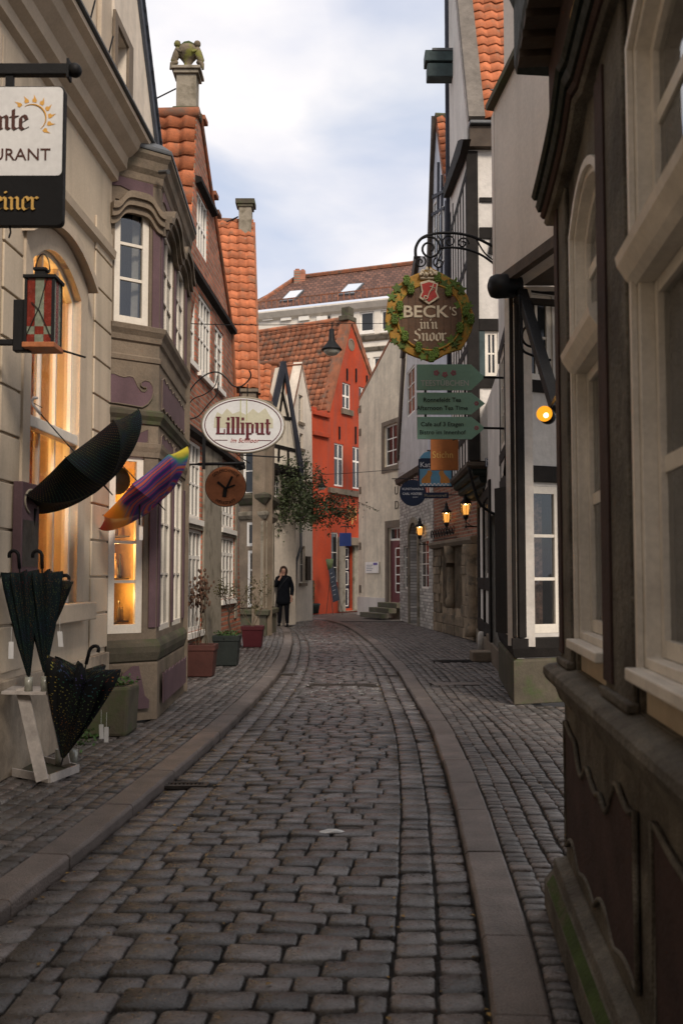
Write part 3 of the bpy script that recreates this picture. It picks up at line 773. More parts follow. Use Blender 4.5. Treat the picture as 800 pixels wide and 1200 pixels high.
# purple pilasters at the corner and on the street face, both storeys
for (z0, z1) in ((W2[2] - .05, W2[3] - .12), (z_s1 + .05, zA(552))):
    for pl, a, b in ((PA, PA.u(174), PA.L - .012), (PB, .012, B_w[0][0] - .05), (PB, B_w[0][1] + .04, B_w[1][0] - .04), (PB, B_w[1][1] + .04, ub - .03)):
        MB().pbox(pl, a, b, z0, z1, 0, .018).build('pilaster_panel', M['purple'], shop, bevel=.005)
# scroll panel (camera side) and ragged panels
sp = [(150, 95), (175, 92), (200, 105), (235, 115), (265, 108), (290, 115), (305, 140), (320, 175), (342, 203), (360, 205), (372, 192), (370, 178), (352, 178), (338, 168), (338, 148), (360, 135), (390, 142), (410, 170), (415, 205), (405, 245), (380, 280), (345, 300), (300, 292), (260, 285), (200, 275), (150, 270)]
out_ = [PA.hit(100 + x / 5.214, 420 + y / 5.214) for x, y in sp]
MB().poly(PA, out_, 0, .012).build('scroll_panel', M['purple'], shop)
m = MB(); m.tube([PA.P(u, z, .012) for u, z in out_], .008, 5, closed=True); m.build('scroll_edge', M['stone'], shop, smooth=True)
def ragged(pl, u0, u1, z0, z1, nm='scroll_panel', n=9, side_=True):
    pts = []
    for i in range(n + 1): pts.append((u0 + (u1 - u0) * i / n, z0 + (.035 if i % 2 else 0) + random.uniform(-.01, .01)))
    for i in range(n + 1): pts.append((u1 - (u1 - u0) * i / n, z1 - (.035 if i % 2 else 0) + random.uniform(-.01, .01)))
    MB().poly(pl, pts, 0, .012).build(nm, M['purple'], shop)
    MB().tube([pl.P(u, z, .012) for u, z in pts], .007, 4, closed=True).build('scroll_edge', M['stone'], shop)
ragged(PB, .15, ub - .15, zA(474), zA(434), n=15)
ragged(PA, .02, PA.L - .12, zA(522), zA(502), n=5)
ragged(PB, .12, ub * .48, zA(520), zA(503), n=7); ragged(PB, ub * .52, ub - .08, zA(520), zA(503), n=7)
pts = [(-.0, .12)] + [(t * .46, z_pl - .22 - .06 * sin(t * 7) - (.25 if t > .85 else 0)) for t in (0, .15, .3, .45, .6, .75, .9, 1)] + [(.46, .12)]
MB().poly(PA, [(u + .0, z) for u, z in pts], .05, .062).build('plinth_panel', M['purple'], shop)
ragged_pts = [(.14, .14)] + [(.14 + (ub - .3) * i / 14, z_pl - .26 - (.03 if i % 2 else 0)) for i in range(15)] + [(ub - .16, .14)]
MB().poly(PB, ragged_pts, .05, .062).build('plinth_panel', M['purple'], shop)
# windows
M['gl_shop'] = glass('shop_glass', (.9, .86, .78), .0)
fs = window(shop, PA, W1, -.02, .075, 1, (.26, .50, .735), .03, 'offwhite', 'gl_shop', .05, label='shop window with warm light and goods on shelves')
window(shop, PA, W2, -.02, .07, 1, (.345, .67), .03, 'offwhite', 'gl', .05, curt='sides', room=.5)
for a, b in B_w:
    window(shop, PB, (a, b, zB0, zB1), -.01, .05, 2, (.33, .66), .022, 'offwhite', 'glf', .05)
    window(shop, PB, (a, b, W2[2], W2[3] - .12), -.01, .05, 2, (.33, .66), .022, 'offwhite', 'glf', .05)
# shop interior: back wall, lit shelves, goods
M['shop_room'] = mk('shop_room', (.50, .30, .10), .9, .4, 3, .1)
ir = room_box(fs, PA, (W1[0] - .06, W1[1] + .0, W1[2], W1[3]), -.14, .85, 'shop_room')
p = PA.P(.16, 2.3, -.5); lamp(p.x, p.y, p.z, 8, parent=fs); p = PA.P(.2, 1.72, -.2); lamp(p.x, p.y, p.z, 3.5, parent=fs); p = PA.P(.22, 1.25, -.3); lamp(p.x, p.y, p.z, 4, parent=fs)
M['goods'] = mk('shop_goods', (.42, .26, .11), .6, .6, 9, .2, rnd=.8, spec=.5); M['goods_dark'] = mk('dark_goods', (.05, .045, .04), .5, .5, 9, .2, rnd=.5)
M['glassware'] = mk('pale_glassware', (.5, .5, .42), .2, .3, 9, .1, rnd=.4, spec=.8)
for zz in (.98, 1.42, 1.86):
    MB().pbox(PA, W1[0] - .04, W1[1] + .0, zz - .015, zz, -.7, -.32).build('shelf', M['brownwood'], fs)
i = 0
for zz in (.98, 1.42, 1.86):
    for k in range(6):
        u = W1[0] + .03 + k * .058 + random.uniform(-.01, .01); o = random.uniform(-.6, -.28); h = random.uniform(.14, .34)
        r_ = random.uniform(.018, .034); c = PA.P(u, zz, o); nk = random.choice([.25, .5, .85])
        gt = thing('shop_ornament', 'slim ornament among those crowded on the lit shelves of the bay shop window', 'ornament', tuple(c), 'ornaments in the lit shop window')
        MB().lathe(c, [(r_ * .8, 0), (r_, h * .15), (r_ * .9, h * .5), (r_ * nk, h * .7), (r_ * .4, h * .85), (r_ * .55, h)], 10).build('body', M[random.choice(['goods', 'goods', 'goods_dark', 'glassware'])], gt, smooth=True)
c = PA.P(.2, 2.42, -.2)
MB().lathe(c, [(.13, -.02), (.15, 0), (.13, .02)], 20, PA.n.to_3d()).build('shop_disc', M['goods_dark'], label='dark round disc hanging behind the top panes of the shop window', cat='disc', smooth=True)
# gable wall above the bay with its deep window and slated verge
PCu = PC
zb = 5.95
apx = PCu.hit(150, -120)
vb, vt = PCu.hit(187, 186), PCu.hit(163, -6)
k_ = (vb[1] - vt[1]) / (vb[0] - vt[0]); utop = vb[0] - 3.2 / abs(k_) if k_ else 0
gw = (PCu.u(135, 90), PCu.u(148, 90), PCu.z(141, 148), PCu.z(141, 40))
gab = [(0, 5.5), (vb[0] + .25, 5.5), (vb[0], vb[1]), (vt[0], vt[1]), (vt[0] - 1.2 / abs(k_), vt[1] + 1.2), (-.0, vt[1] + 1.2)]
MB().poly(PCu, gab, -.35, 0, [rectpts(gw)]).build('gable_wall', M['pale_wall'], shop)
window(shop, PCu, gw, -.14, .05, 1, (.33, .66), .03, 'offwhite', 'glf', .05)
MB().poly(PCu, rectpts((gw[0] - .12, gw[1] + .2, gw[2] - .1, gw[3] + .1)), 0, .03, [rectpts(gw)]).build('window_surround', M['stone'], shop, bevel=.006)
# verge slates, one by one
v0 = Vector(PCu.P(vb[0] + .02, vb[1] - .1, 0)); v1 = Vector(PCu.P(vt[0] - .5 / abs(k_), vt[1] + .5, 0)); dv = (v1 - v0); nn = int(dv.length / .16); dv.normalize()
sm = MB().hexa([(-.02, 0, 0), (.10, 0, 0), (.10, .19, -.01), (-.02, .19, -.01), (-.02, 0, .014), (.10, 0, .014), (.10, .19, .006), (-.02, .19, .006)])
M['slate'] = mk('verge_slate', (.055, .065, .085), .5, .3, 5, .3, rnd=.4, spec=.5); sme = mesh_of(sm, M['slate'])
X = Vector((PCu.n.x, PCu.n.y, 0)); Nn = X.cross(dv)
for i in range(nn):
    p = v0 + dv * (i * .16) - X * .03 + Nn * random.uniform(0, .006); Mx = Matrix((X, dv, Nn)).transposed().to_4x4()
    inst('verge_slate', sme, Matrix.Translation(p) @ Mx, shop)
slab([v0 + X * .04, v1 + X * .04, v1 - X * 4, v0 - X * 4], .12, 'slate', 'roof', shop)

# ------------------------------------------------------------------ 3 brick gable house
P3 = Pl((-2.45, 13.0), (-2.07, 20.7))
M['brick'] = mk('old_red_brick', (.42, .135, .072), .85, .35, 1.5, .6, 25, brick=((P3.d.x, P3.d.y), .26, .085, (.28, .225, .17), .016), bdist=.012, col2=(.15, .07, .05), c2s=1.5, c2lo=.55, c2hi=.75)
bh = root_at(P3, P3.L / 2, 'brick_gable_house', 'tall red brick gabled house with white windows, stone piers and orange pantile slope', 'house')
h3 = P3.hit
out3 = [(0.3, 0), (P3.L, 0), h3(278, 560), h3(274, 430), h3(270, 387), h3(254, 278), h3(247, 231), h3(233, 134), h3(231, 134), h3(228.5, 200), h3(223, 280), h3(220, 400), (h3(220, 400)[0], h3(217, 470)[1]), (.3, h3(217, 470)[1])]
ru = lambda *a: P3.rect(*a)
wins = []
W3a = [ru(219.5, 229.5, 339, 424), ru(232.5, 247.5, 352, 442), ru(251.5, 261.5, 385, 455)]
Wat = ru(230.5, 243.5, 232, 300)
Wg = [ru(217.5, 235.5, 517, 608), ru(217.5, 236.5, 620, 740), ru(258, 274.5, 585, 620), ru(258, 274.5, 629, 702)]
allr = W3a + [Wat] + Wg
MB().poly(P3, out3, -.3, 0, [rectpts(r) for r in allr]).build('wall', M['brick'], bh)
for r, c in zip(allr, (2, 4, 2, 4, 4, 4, 4, 4)):
    window(bh, P3, r, -.02, .055, c, (.45, .74) if r[3] - r[2] > 1.0 else (.5,), .03, 'white_paint', 'glf', .05, mull=.06)
for r in Wg + W3a: MB().pbox(P3, r[0] - .03, r[1] + .03, r[2] - .09, r[2] - .002, .001, .06).build('sill', M['white_paint'], bh)
# stone frame round the ground-floor windows
gz = P3.z(240, 512)
def st3(u0, u1, z0, z1, o=.03): MB().pbox(P3, u0, u1, z0, z1, .001, o).build('stone_pier', M['stone_light'], bh, bevel=.008)
ua = [P3.u(x) for x in (214, 217.4, 236.6, 257.8, 274.8, 277.6)]
st3(1.2, Wg[0][0], 0, gz); st3(Wg[1][1], Wg[2][0], .0, gz, .035); st3(Wg[3][1] + .002, Wg[3][1] + .28, .6, gz)
MB().pbox(P3, Wg[0][0], Wg[1][1], Wg[1][3] + .002, Wg[0][2] - .095, .001, .028).build('stone_transom', M['stone_light'], bh)
MB().pbox(P3, Wg[2][0], Wg[3][1], Wg[3][3] + .002, Wg[2][2] - .095, .001, .028).build('stone_transom', M['stone_light'], bh)
def line3(nm, p0, p1, h, o, mat):   # band following two photo points (roughly level)
    a, b = h3(*p0), h3(*p1); zz = (a[1] + b[1]) / 2
    MB().sweep([P3.xy(a[0]), P3.xy(b[0])], [(0, zz - h / 2), (o, zz - h / 4), (o, zz + h / 4), (0, zz + h / 2)]).build(nm, M[mat], bh, fix=True)
line3('string_course', (214, 492), (281, 553), .14, .12, 'darkwood')
line3('string_course', (217.5, 312), (272, 384), .16, .10, 'darkwood')
line3('string_course', (229, 208), (249, 252), .14, .10, 'darkwood')
# gutter-like verge strip at the far gable slope, stepped stones
vp = [h3(278, 545), h3(271, 387), h3(254.5, 278), h3(247.5, 231), h3(233.5, 134)]
MB().tube([P3.P(u, z, .02) for u, z in vp], .035, 6).build('verge_strip', M['tile_dull'], bh)
for px, py in ((251.5, 228), (255, 250), (238.5, 140)):
    u, z = h3(px, py); MB().pbox(P3, u - .12, u + .16, z - .05, z + .03, -.32, .05).build('verge_stone', M['tile_dull'], bh, bevel=.01)
# pantile slope facing the camera
ve = [h3(217, 400), h3(219.5, 280), h3(224, 200), h3(226, 134)]
e0 = P3.P(*ve[0], -.02); e1 = P3.P(*ve[3], -.02)
MB().poly(P3, [ve[0], ve[1], ve[2], ve[3], (ve[3][0] + .3, ve[3][1]), (ve[0][0] + .3, ve[0][1])], -3.2, -.05).build('roof', M['tile_dull'], bh)
acr = -Vector((P3.n.x, P3.n.y, 0))
for (a, b) in ((ve[0], ve[1]), (ve[1], ve[2]), (ve[2], ve[3])):
    A_ = P3.P(*a, .05); B_ = P3.P(*b, .05); up = B_ - A_; rows = max(1, round(up.length / .27)); l = up.length / rows
    roof_tiles(bh, A_, acr, up, 7, rows, .25, l, 'tile')
rp = P3.P(ve[3][0], ve[3][1], 0)
m = MB().tube([rp + Vector((.1, 0, .03)), rp + acr * 3.2 + Vector((0, 0, .03))], .09, 8); m.build('ridge_tile', M['tile_dull'], bh, smooth=True)
# pedestal and carved finial
fin = thing('carved_finial', 'mossy carved stone urn group standing on the brick gable top', 'finial', tuple(rp))
bx = (D(220, 110, 15.7))
ped = MB().box((bx.x, bx.y, (D(220, 133, 15.7).z + D(220, 92, 15.7).z) / 2), (.16, .16, (D(220, 92, 15.7).z - D(220, 133, 15.7).z) / 2)); ped.build('pedestal', M['stone_light'], bh, bevel=.01)
zt_ = D(220, 92, 15.7).z
MB().box((bx.x, bx.y, zt_ + .03), (.2, .2, .03)).box((bx.x, bx.y, zt_ + .085), (.235, .235, .025)).build('pedestal_cap', M['stone_light'], bh, bevel=.008)
MB().box((bx.x, bx.y, D(220, 135, 15.7).z), (.22, .2, .07)).build('pedestal_base', M['moss'], bh, bevel=.03)
fin.location = (bx.x, bx.y, zt_ + .11); fl = fin.location
M['finial'] = mk('lichen_stone', (.19, .15, .10), .9, .5, 8, .8, 30, col2=(.17, .17, .04), c2s=5, c2lo=.5, c2hi=.6)
MB().lathe(fl, [(.13, 0), (.14, .03), (.08, .07), (.06, .13), (.10, .19), (.16, .26), (.18, .33), (.15, .40), (.08, .45)], 16).build('urn', M['finial'], fin, smooth=True)
for sx in (-1, 1):
    m = MB(); c = fl + Vector((sx * .17, -.05, 0))
    m.tube([c + Vector((sx * .03, 0, .06)), c + Vector((sx * .05, 0, .16)), c + Vector((0, 0, .27)), c + Vector((-.02 * sx, 0, .37))], [.035, .055, .07, .05], 8)
    m.ico(c + Vector((-.01 * sx, -.02, .43)), .058, 2, jit=.08); m.tube([c + Vector((0, -.04, .33)), c + Vector((-sx * .08, -.08, .27)), c + Vector((-sx * .13, -.09, .33))], [.028, .024, .02], 6)
    m.tube([c + Vector((0, 0, .14)), c + Vector((sx * .08, -.05, .08)), c + Vector((sx * .09, -.07, -.02))], [.04, .032, .02], 6)
    m.build('putto', M['finial'], fin, smooth=True)
MB().ico(fl + Vector((0, 0, .42)), .13, 2, (1, 1, .6), .12).build('moss_cap', M['moss_strip'], fin, smooth=True)
MB().tube([D(206, 104, 15.7), D(178, 118, 15.2)], .012, 5).build('iron_stay', M['iron'], bh)

# ------------------------------------------------------------------ 4 chimney house with stone bay
h4 = thing('chimney_house', 'old house with a steep orange pantile slope, stone chimney and a grey sandstone bay', 'house', (-2.1, 23, 0))
P4 = Pl((-1.78, 21.2), (-2.10, 24.3))
zap, zea = P4.z(297, 262), P4.z(303, 455)
ap = D(297, 262, 26.8); ea = D(303, 457, 24.0)
PV = Pl((ea.x, ea.y), (ap.x, ap.y), flip=True)
MB().poly(PV, [(.3, 5.4), (PV.L + .1, 5.4), (PV.L + .1, ap.z - .1), (PV.L - .1, ap.z - .05), (.2, ea.z + .2), (-.0, ea.z - .1)], -.35, 0).build('gable_wall', M['brick'], h4)
MB().beam(PV.P(-.1, ea.z - .12, .02), PV.P(PV.L, ap.z + .0, .02), .05, .10).build('verge_board', M['tile_dull'], h4)
acr = Vector((PV.n.x, PV.n.y, 0)); acr = acr if acr.x < 0 else -acr; up = Vector(ap) - Vector(ea); rows = 20; l = up.length / rows
roof_tiles(h4, Vector(ea) + Vector((.0, -.03, .02)), acr, up, 9, rows, .235, l, 'tile')
slab([ea, ap, Vector(ap) + acr * 4, Vector(ea) + acr * 4], .15, 'tile_dull', 'roof', h4)
MB().tube([Vector(ap) + Vector((0, 0, .03)), Vector(ap) + acr * 3 + Vector((0, 0, .03))], .09, 8).build('ridge_tile', M['tile_dull'], h4, smooth=True)
c = D(288, 250, 26.7); zt_ = D(288, 240, 26.7).z; zb_ = D(288, 282, 26.7).z
chim = MB().box((c.x, c.y, (zt_ + zb_) / 2 - .1), (.17, .2, (zt_ - zb_) / 2 + .1)).build('chimney', M['stone_light'], h4, bevel=.01)
MB().box((c.x, c.y, zt_ + .02), (.26, .26, .07)).box((c.x, c.y, zt_ - .09), (.21, .23, .04)).build('chimney_cap', M['moss'], chim, bevel=.01)
MB().tube([D(279, 254, 26.7), D(266, 260, 26.5)], .02, 5).build('chimney_stay', M['iron'], chim)
MB().box((c.x + .02, c.y - .15, zb_ - .08), (.2, .1, .12)).build('chimney_flashing', M['lead'], chim, bevel=.02)
# stone bay: camera side and street side
a0, a1, b1 = (-2.5, 24.45), (-1.85, 24.0), (-1.74, 25.8)
PA4 = Pl(a0, a1); PB4 = Pl(a1, b1)
q4 = lambda *a: PA4.rect(*a)
w4 = [q4(285, 303, 524, 580), q4(289.5, 307, 612, 640), q4(290.5, 309.5, 645, 712)]
MB().poly(PA4, [(0, 0), (PA4.L, 0), (PA4.L, PA4.z(300, 470)), (0, PA4.z(300, 470))], -.3, 0, [rectpts(r) for r in w4]).build('wall', M['stone'], h4)
MB().poly(PB4, [(0, 0), (PB4.L, 0), (PB4.L, PA4.z(300, 470)), (0, PA4.z(300, 470))], -.3, 0).build('wall', M['stone'], h4)
window(h4, PA4, w4[0], -.01, .06, 1, (.5,), .03, 'white_paint', 'glf', .05)
window(h4, PA4, w4[1], -.0, .06, 1, (), .03, 'white_paint', 'glf', .05)
window(h4, PA4, w4[2], -.0, .07, 1, (.34, .67), .035, 'white_paint', 'glf', .05)
p4 = [a0, a1, b1]
def zq(y): return PA4.z(300, y)
for nm, prof, mt in (('ledge', [(0, zq(592)), (.05, zq(590)), (.13, zq(584)), (.14, zq(580)), (0, zq(577))], 'moss'), ('ledge', [(0, zq(609)), (.04, zq(608)), (.09, zq(604)), (.1, zq(600)), (0, zq(599))], 'stone_light'),
                     ('plinth', [(0, 0), (.06, 0), (.06, zq(722)), (.12, zq(720)), (.13, zq(715)), (0, zq(713))], 'moss')):
    MB().sweep(p4, prof).build(nm, M[mt], h4, fix=True)
for pl, u0, u1 in ((PA4, PA4.L - .16, PA4.L - .02), (PB4, .05, .3), (PB4, 1.2, 1.5)):
    MB().pbox(pl, u0, u1, zq(713) + .01, zq(611), 0, .05).build('pilaster', M['stone_light'], h4, bevel=.008)
    MB().pbox(pl, u0 - .0, u1 + .0, zq(540), zq(592) + .5, 0, .05)
MB().box((-2.22, 23.9, 5.72), (.17, .2, .12)).box((-2.22, 23.9, 5.88), (.22, .25, .04)).build('gutter_head', M['stone'], h4, bevel=.01)
# ------------------------------------------------------------------ 5 small timber-framed gable (end of the left row)
P5 = Pl((-2.75, 27.6), (-1.22, 29.4)); t5 = root_at(P5, 1.2, 'timber_gable_house', 'small half-timbered gable with dark blue bargeboards peeping out behind the tree', 'house')
g5 = [P5.hit(*p) for p in ((303, 560), (303, 500), (329, 428), (351, 552), (351, 560))]
b5 = P5.z(330, 548); r5 = P5.hit(351, 560)[0]
w5 = [P5.rect(313, 320, 556, 580), P5.rect(324, 331, 557, 582), P5.rect(335, 342, 560, 583)]
M['infill'] = mk('cream_infill', (.78, .70, .57), .85, .15, 3, .2, 20)
MB().poly(P5, [(r5 + .0, b5), P5.hit(350, 548), P5.hit(329.5, 430), P5.hit(315, 500), (P5.hit(309, 545)[0], b5)], -.25, 0).build('gable_wall', M['infill'], t5)
MB().poly(P5, [(-.3, 0), (r5 - .02, 0), (r5 - .02, b5 - .02), (-.3, b5 - .02)], -.4, -.12, [rectpts(r) for r in w5]).build('wall', M['pale_wall'], t5)
for r in w5: window(t5, P5, r, -.14, .035, 2, (.5,), .02, 'white_paint', 'glf', .04)
def bm(pl, p, q, w_, root, mat='darkwood', o=.02, d=.05, nm='beam'):
    a, b = pl.hit(*p), pl.hit(*q); MB().beam(pl.P(a[0], a[1], o), pl.P(b[0], b[1], o), w_ if abs(a[1] - b[1]) > abs(a[0] - b[0]) else d, d if abs(a[1] - b[1]) > abs(a[0] - b[0]) else w_).build(nm, M[mat], root)
def bpoly(pl, pts, root, mat='darkwood', o0=0.001, o1=.03, nm='beam'): return MB().poly(pl, [pl.hit(*p) for p in pts], o0, o1).build(nm, M[mat], root)
bpoly(P5, [(327.5, 424), (331, 424), (352, 548), (351.5, 562), (349.5, 562), (330, 436), (328, 436)], t5, 'bluewood', .08, .14, 'bargeboard')
bpoly(P5, [(326.5, 424), (331.5, 424), (331, 434), (315, 500), (309.5, 500)], t5, 'bluewood', .081, .141, 'bargeboard')
for pts in ([(320, 486), (341, 489), (341.5, 493), (319.5, 490)], [(317, 519), (345, 526), (345.5, 530), (316.5, 523)], [(312, 540), (350, 550), (350, 556), (312, 546)],
            [(325.5, 523), (327.5, 523), (327, 541), (325, 541)], [(336, 525), (338, 525), (338.5, 546), (336.5, 546)], [(332.5, 440), (334.5, 440), (328, 488), (326, 488)], [(329, 460), (331, 458), (338, 488), (336, 489)]):
    bpoly(P5, pts, t5)
window(t5, P5, P5.rect(330.5, 337.5, 494, 519), .0, .035, 2, (.5,), .02, 'white_paint', 'glf', .04)
for px in (316, 324, 332, 340, 347):
    u, z = P5.hit(px, 549 + (px - 316) * .2); MB().pbox(P5, u - .06, u + .06, z - .16, z, -.1, .12).build('corbel', M['darkwood'], t5, bevel=.02)
# its pantile slope (left of the bargeboard)
ra = D(302, 428, 29.5); rb = D(329, 427, 29.5); rc = D(329, 500, 27.9); rdn = D(300, 500, 27.9)
ac = (Vector(ra) - Vector(rb)); ac.z = 0; upv = Vector(ra) - Vector(rdn)
slab([Vector(rdn) + Vector((-2.2, 0, 0)), Vector(rc) + Vector((-.36, 0, 0)), Vector(rb) + Vector((-.1, 0, 0)), Vector(ra) + Vector((-2.2, 0, 0))], .1, 'tile_dull', 'roof', t5)
k = MB(); pb = Vector(rc)
roof_tiles(t5, Vector(rc) + Vector((-.38, 0, .02)), Vector((-1, 0, 0)), Vector(rb) - Vector(rc), 7, 9, .235, (Vector(rb) - Vector(rc)).length / 9, 'tile', single=True)
MB().tube([Vector(rb) + Vector((-.05, 0, .03)), Vector(rb) + Vector((-3, 0, .03))], .08, 8).build('ridge_tile', M['tile_dull'], t5, smooth=True)
# ------------------------------------------------------------------ 6 narrow cream gable
P6 = Pl((-1.85, 30.4), (-.93, 33.0)); t6 = root_at(P6, 1, 'narrow_gable_house', 'narrow tall cream gabled house between the timber gable and the red house', 'house')
h6 = P6.hit
o6 = [h6(318, 735), h6(366.5, 722), h6(366, 545), h6(365, 480), h6(354, 424), h6(342, 481), h6(325, 560)]; o6[0] = (o6[0][0], -.1); o6[1] = (o6[1][0], -.1)
w6 = [P6.rect(350, 354.6, 463, 495), P6.rect(351, 355, 508, 526), P6.rect(356, 362, 541, 565), P6.rect(351, 357.5, 640, 683)]
MB().poly(P6, o6, -.3, 0, [rectpts(r) for r in w6]).build('wall', M['pale_wall'], t6)
for r in w6: window(t6, P6, r, -.06, .03, 2, (.5,), .02, 'offwhite', 'glf', .05)
for r in w6: MB().pbox(P6, r[0] - .05, r[1] + .05, r[2] - .10, r[2] - .002, .0, .07).build('sill', M['stone'], t6)
q = [(353.2, 421), (355.5, 421), (366.5, 479), (366.4, 486), (365, 486), (354, 428), (343, 484), (341, 484)]
slab([P6.P(h6(354, 424)[0], h6(354, 424)[1] - .04, 0), P6.P(h6(365, 480)[0], h6(365, 480)[1] - .04, 0), P6.P(h6(365, 480)[0], h6(365, 480)[1] - .04, -5), P6.P(h6(354, 424)[0], h6(354, 424)[1] - .04, -5)], .1, 'tile_dull', 'roof', t6)
slab([P6.P(h6(354, 424)[0], h6(354, 424)[1] - .04, 0), P6.P(h6(342, 481)[0], h6(342, 481)[1] - .04, 0), P6.P(h6(342, 481)[0], h6(342, 481)[1] - .04, -5), P6.P(h6(354, 424)[0], h6(354, 424)[1] - .04, -5)], .1, 'tile_dull', 'roof', t6)
m = MB(); m.tube([P6.P(*h6(349, 560), .08), P6.P(*h6(350, 640), .08), P6.P(*h6(343, 658), .12), P6.P(*h6(342, 722), .08)], .045, 7); m.build('downpipe', M['lead'], t6, smooth=True)
MB().pbox(P6, P6.u(357), P6.u(361.5), P6.z(359, 680), P6.z(359, 652), .02, .09).build('notice_board', M['brownwood'], t6, bevel=.01)
# ------------------------------------------------------------------ 7 red gabled house
PRd = Pl((-1.107, 38.0), (1.295, 42.0)); t7 = root_at(PRd, 2, 'red_gable_house', 'bright orange-red gabled house at the bend with white windows and a big pantile roof', 'house')
hr = PRd.hit
og = [hr(366, 720), hr(440, 716), hr(440, 452), hr(436, 445), hr(413.5, 374), hr(408.5, 374), hr(384, 481), hr(366, 481)]
og[0] = (og[0][0], -.1); og[1] = (og[1][0], -.1)
wR = [PRd.rect(401, 410.5, 449, 480), PRd.rect(420.5, 429, 454, 480), PRd.rect(391.5, 402.5, 520, 570), PRd.rect(413, 423, 524, 573), PRd.rect(388, 396.5, 624, 682)]
dR = PRd.rect(402.5, 412.5, 640, 713)
MB().poly(PRd, og, -.35, 0, [rectpts(r) for r in wR + [dR]]).build('wall', M['red_wall'], t7)
for r in wR[:4]: window(t7, PRd, r, -.04, .055, 2, (.66,) if r[3] - r[2] > 1.3 else (.5,), .035, 'white_paint', 'glf', .05, mull=.07)
window(t7, PRd, wR[4], -.04, .05, 1, (.28, .6), .03, 'offwhite', 'glf', .05)
for r in wR[:2]: MB().pbox(PRd, r[0] - .1, r[1] + .1, r[2] - .22, r[2] - .002, .0, .10).build('sill', M['stone'], t7)
bpoly(PRd, [(384, 571), (425, 577), (425, 584), (384, 577)], t7, 'stone', .001, .12, 'sill_course')
for p0, p1 in (((366, 505), (384, 506)), ((366, 481), (384.5, 482))):
    a, b = hr(*p0), hr(*p1); MB().pbox(PRd, a[0], b[0], a[1] - .16, a[1] + .02, .001, .12).build('ledge', M['red_wall'], t7, bevel=.02)
for px, y0, y1_ in ((397, 500, 515), (416, 500, 520), (406, 432, 446), (416.5, 432, 448), (429, 440, 448)):
    a, b = hr(px, y0), hr(px, y1_); MB().pbox(PRd, a[0] - .03, a[0] + .03, b[1], a[1], .001, .06).build('wall_anchor', M['iron'], t7)
u, z = hr(411.5, 404); MB().lathe(PRd.P(u, z, -.06), [(.0, 0), (.26, .02), (.26, .075), (.2, .08), (.2, .062), (.0, .062)], 18, (PRd.n.x, PRd.n.y, 0)).build('round_vent', M['stone'], t7)
# stepped coping of the gable and the door case
for pts in ([(408.5, 372), (413.5, 372), (437, 443), (436, 448), (411.5, 380), (410.5, 380), (385.5, 482), (383, 482)],):
    bpoly(PRd, pts, t7, 'tile_dull', -.36, .05, 'gable_coping')
u, z = hr(411, 374); MB().pbox(PRd, u - .35, u + .35, z - .1, z + .12, -.4, .08).pbox(PRd, u - .2, u + .2, z + .12, z + .5, -.35, .04).build('gable_finial', M['moss'], t7, bevel=.04)
MB().poly(PRd, rectpts((dR[0] - .45, dR[1] + .65, 0, dR[3] + .35)), .001, .10, [rectpts((dR[0], dR[1], .02, dR[3]))]).build('door_case', M['stone_light'], t7, bevel=.01)
MB().pbox(PRd, dR[0] - .1, dR[1] + .75, dR[3] + .02, dR[3] + .34, .10, .32).build('door_hood', M['stone'], t7, bevel=.02)
M['door_blue'] = mk('dark_blue_door', (.018, .022, .035), .5, .3, 4, .2)
dr = MB().pbox(PRd, dR[0], dR[1], .0, dR[3], -.2, -.12).build('door', M['door_blue'], t7)
m = MB(); du = dR[1] - dR[0]
for (za, zb_) in ((.2, .9), (1.05, 1.6), (1.68, 2.1), (2.18, 2.55)):
    a, b = dR[0] + du * .25, dR[1] - du * .2
    for bx_ in ((a, a + .03, za, zb_), (b - .03, b, za, zb_), (a + .03, b - .03, za, za + .03), (a + .03, b - .03, zb_ - .03, zb_)): m.pbox(PRd, *bx_, -.12, -.10)
m.build('white_trim', M['white_paint'], dr)
# roof: slope rises towards the gable apex, ridge runs away to the left
e1, apx = hr(384, 481), hr(411, 374)
ve0, ve1 = PRd.P(*e1, 0), PRd.P(*apx, 0); back = -Vector((PRd.n.x, PRd.n.y, 0))
rw = 17; l = (ve1 - ve0).length / rw; 
slab([ve0, ve1, ve1 + back * 9, ve0 + back * 9], .15, 'tile_dull', 'roof', t7)
roof_tiles(t7, ve0 + Vector((0, 0, .03)) + back * .05, back, ve1 - ve0, 34, rw, .26, l, 'tile_dull', single=True)
ve2 = PRd.P(*hr(440, 457), 0)
slab([ve1, ve2, ve2 + back * 9, ve1 + back * 9], .15, 'tile_dull', 'roof', t7)
MB().tube([ve1 + Vector((0, 0, .05)), ve1 + back * 9 + Vector((0, 0, .05))], .11, 8).build('ridge_tile', M['tile_dull'], t7, smooth=True)
lf = Pl(PRd.xy(0), (PRd.xy(0)[0] - 6, PRd.xy(0)[1] + 3.6)); MB().poly(lf, [(0, 0), (lf.L, 0), (lf.L, ve0.z), (0, ve0.z)], -.3, -.01).build('side_wall', M['red_wall'], t7)
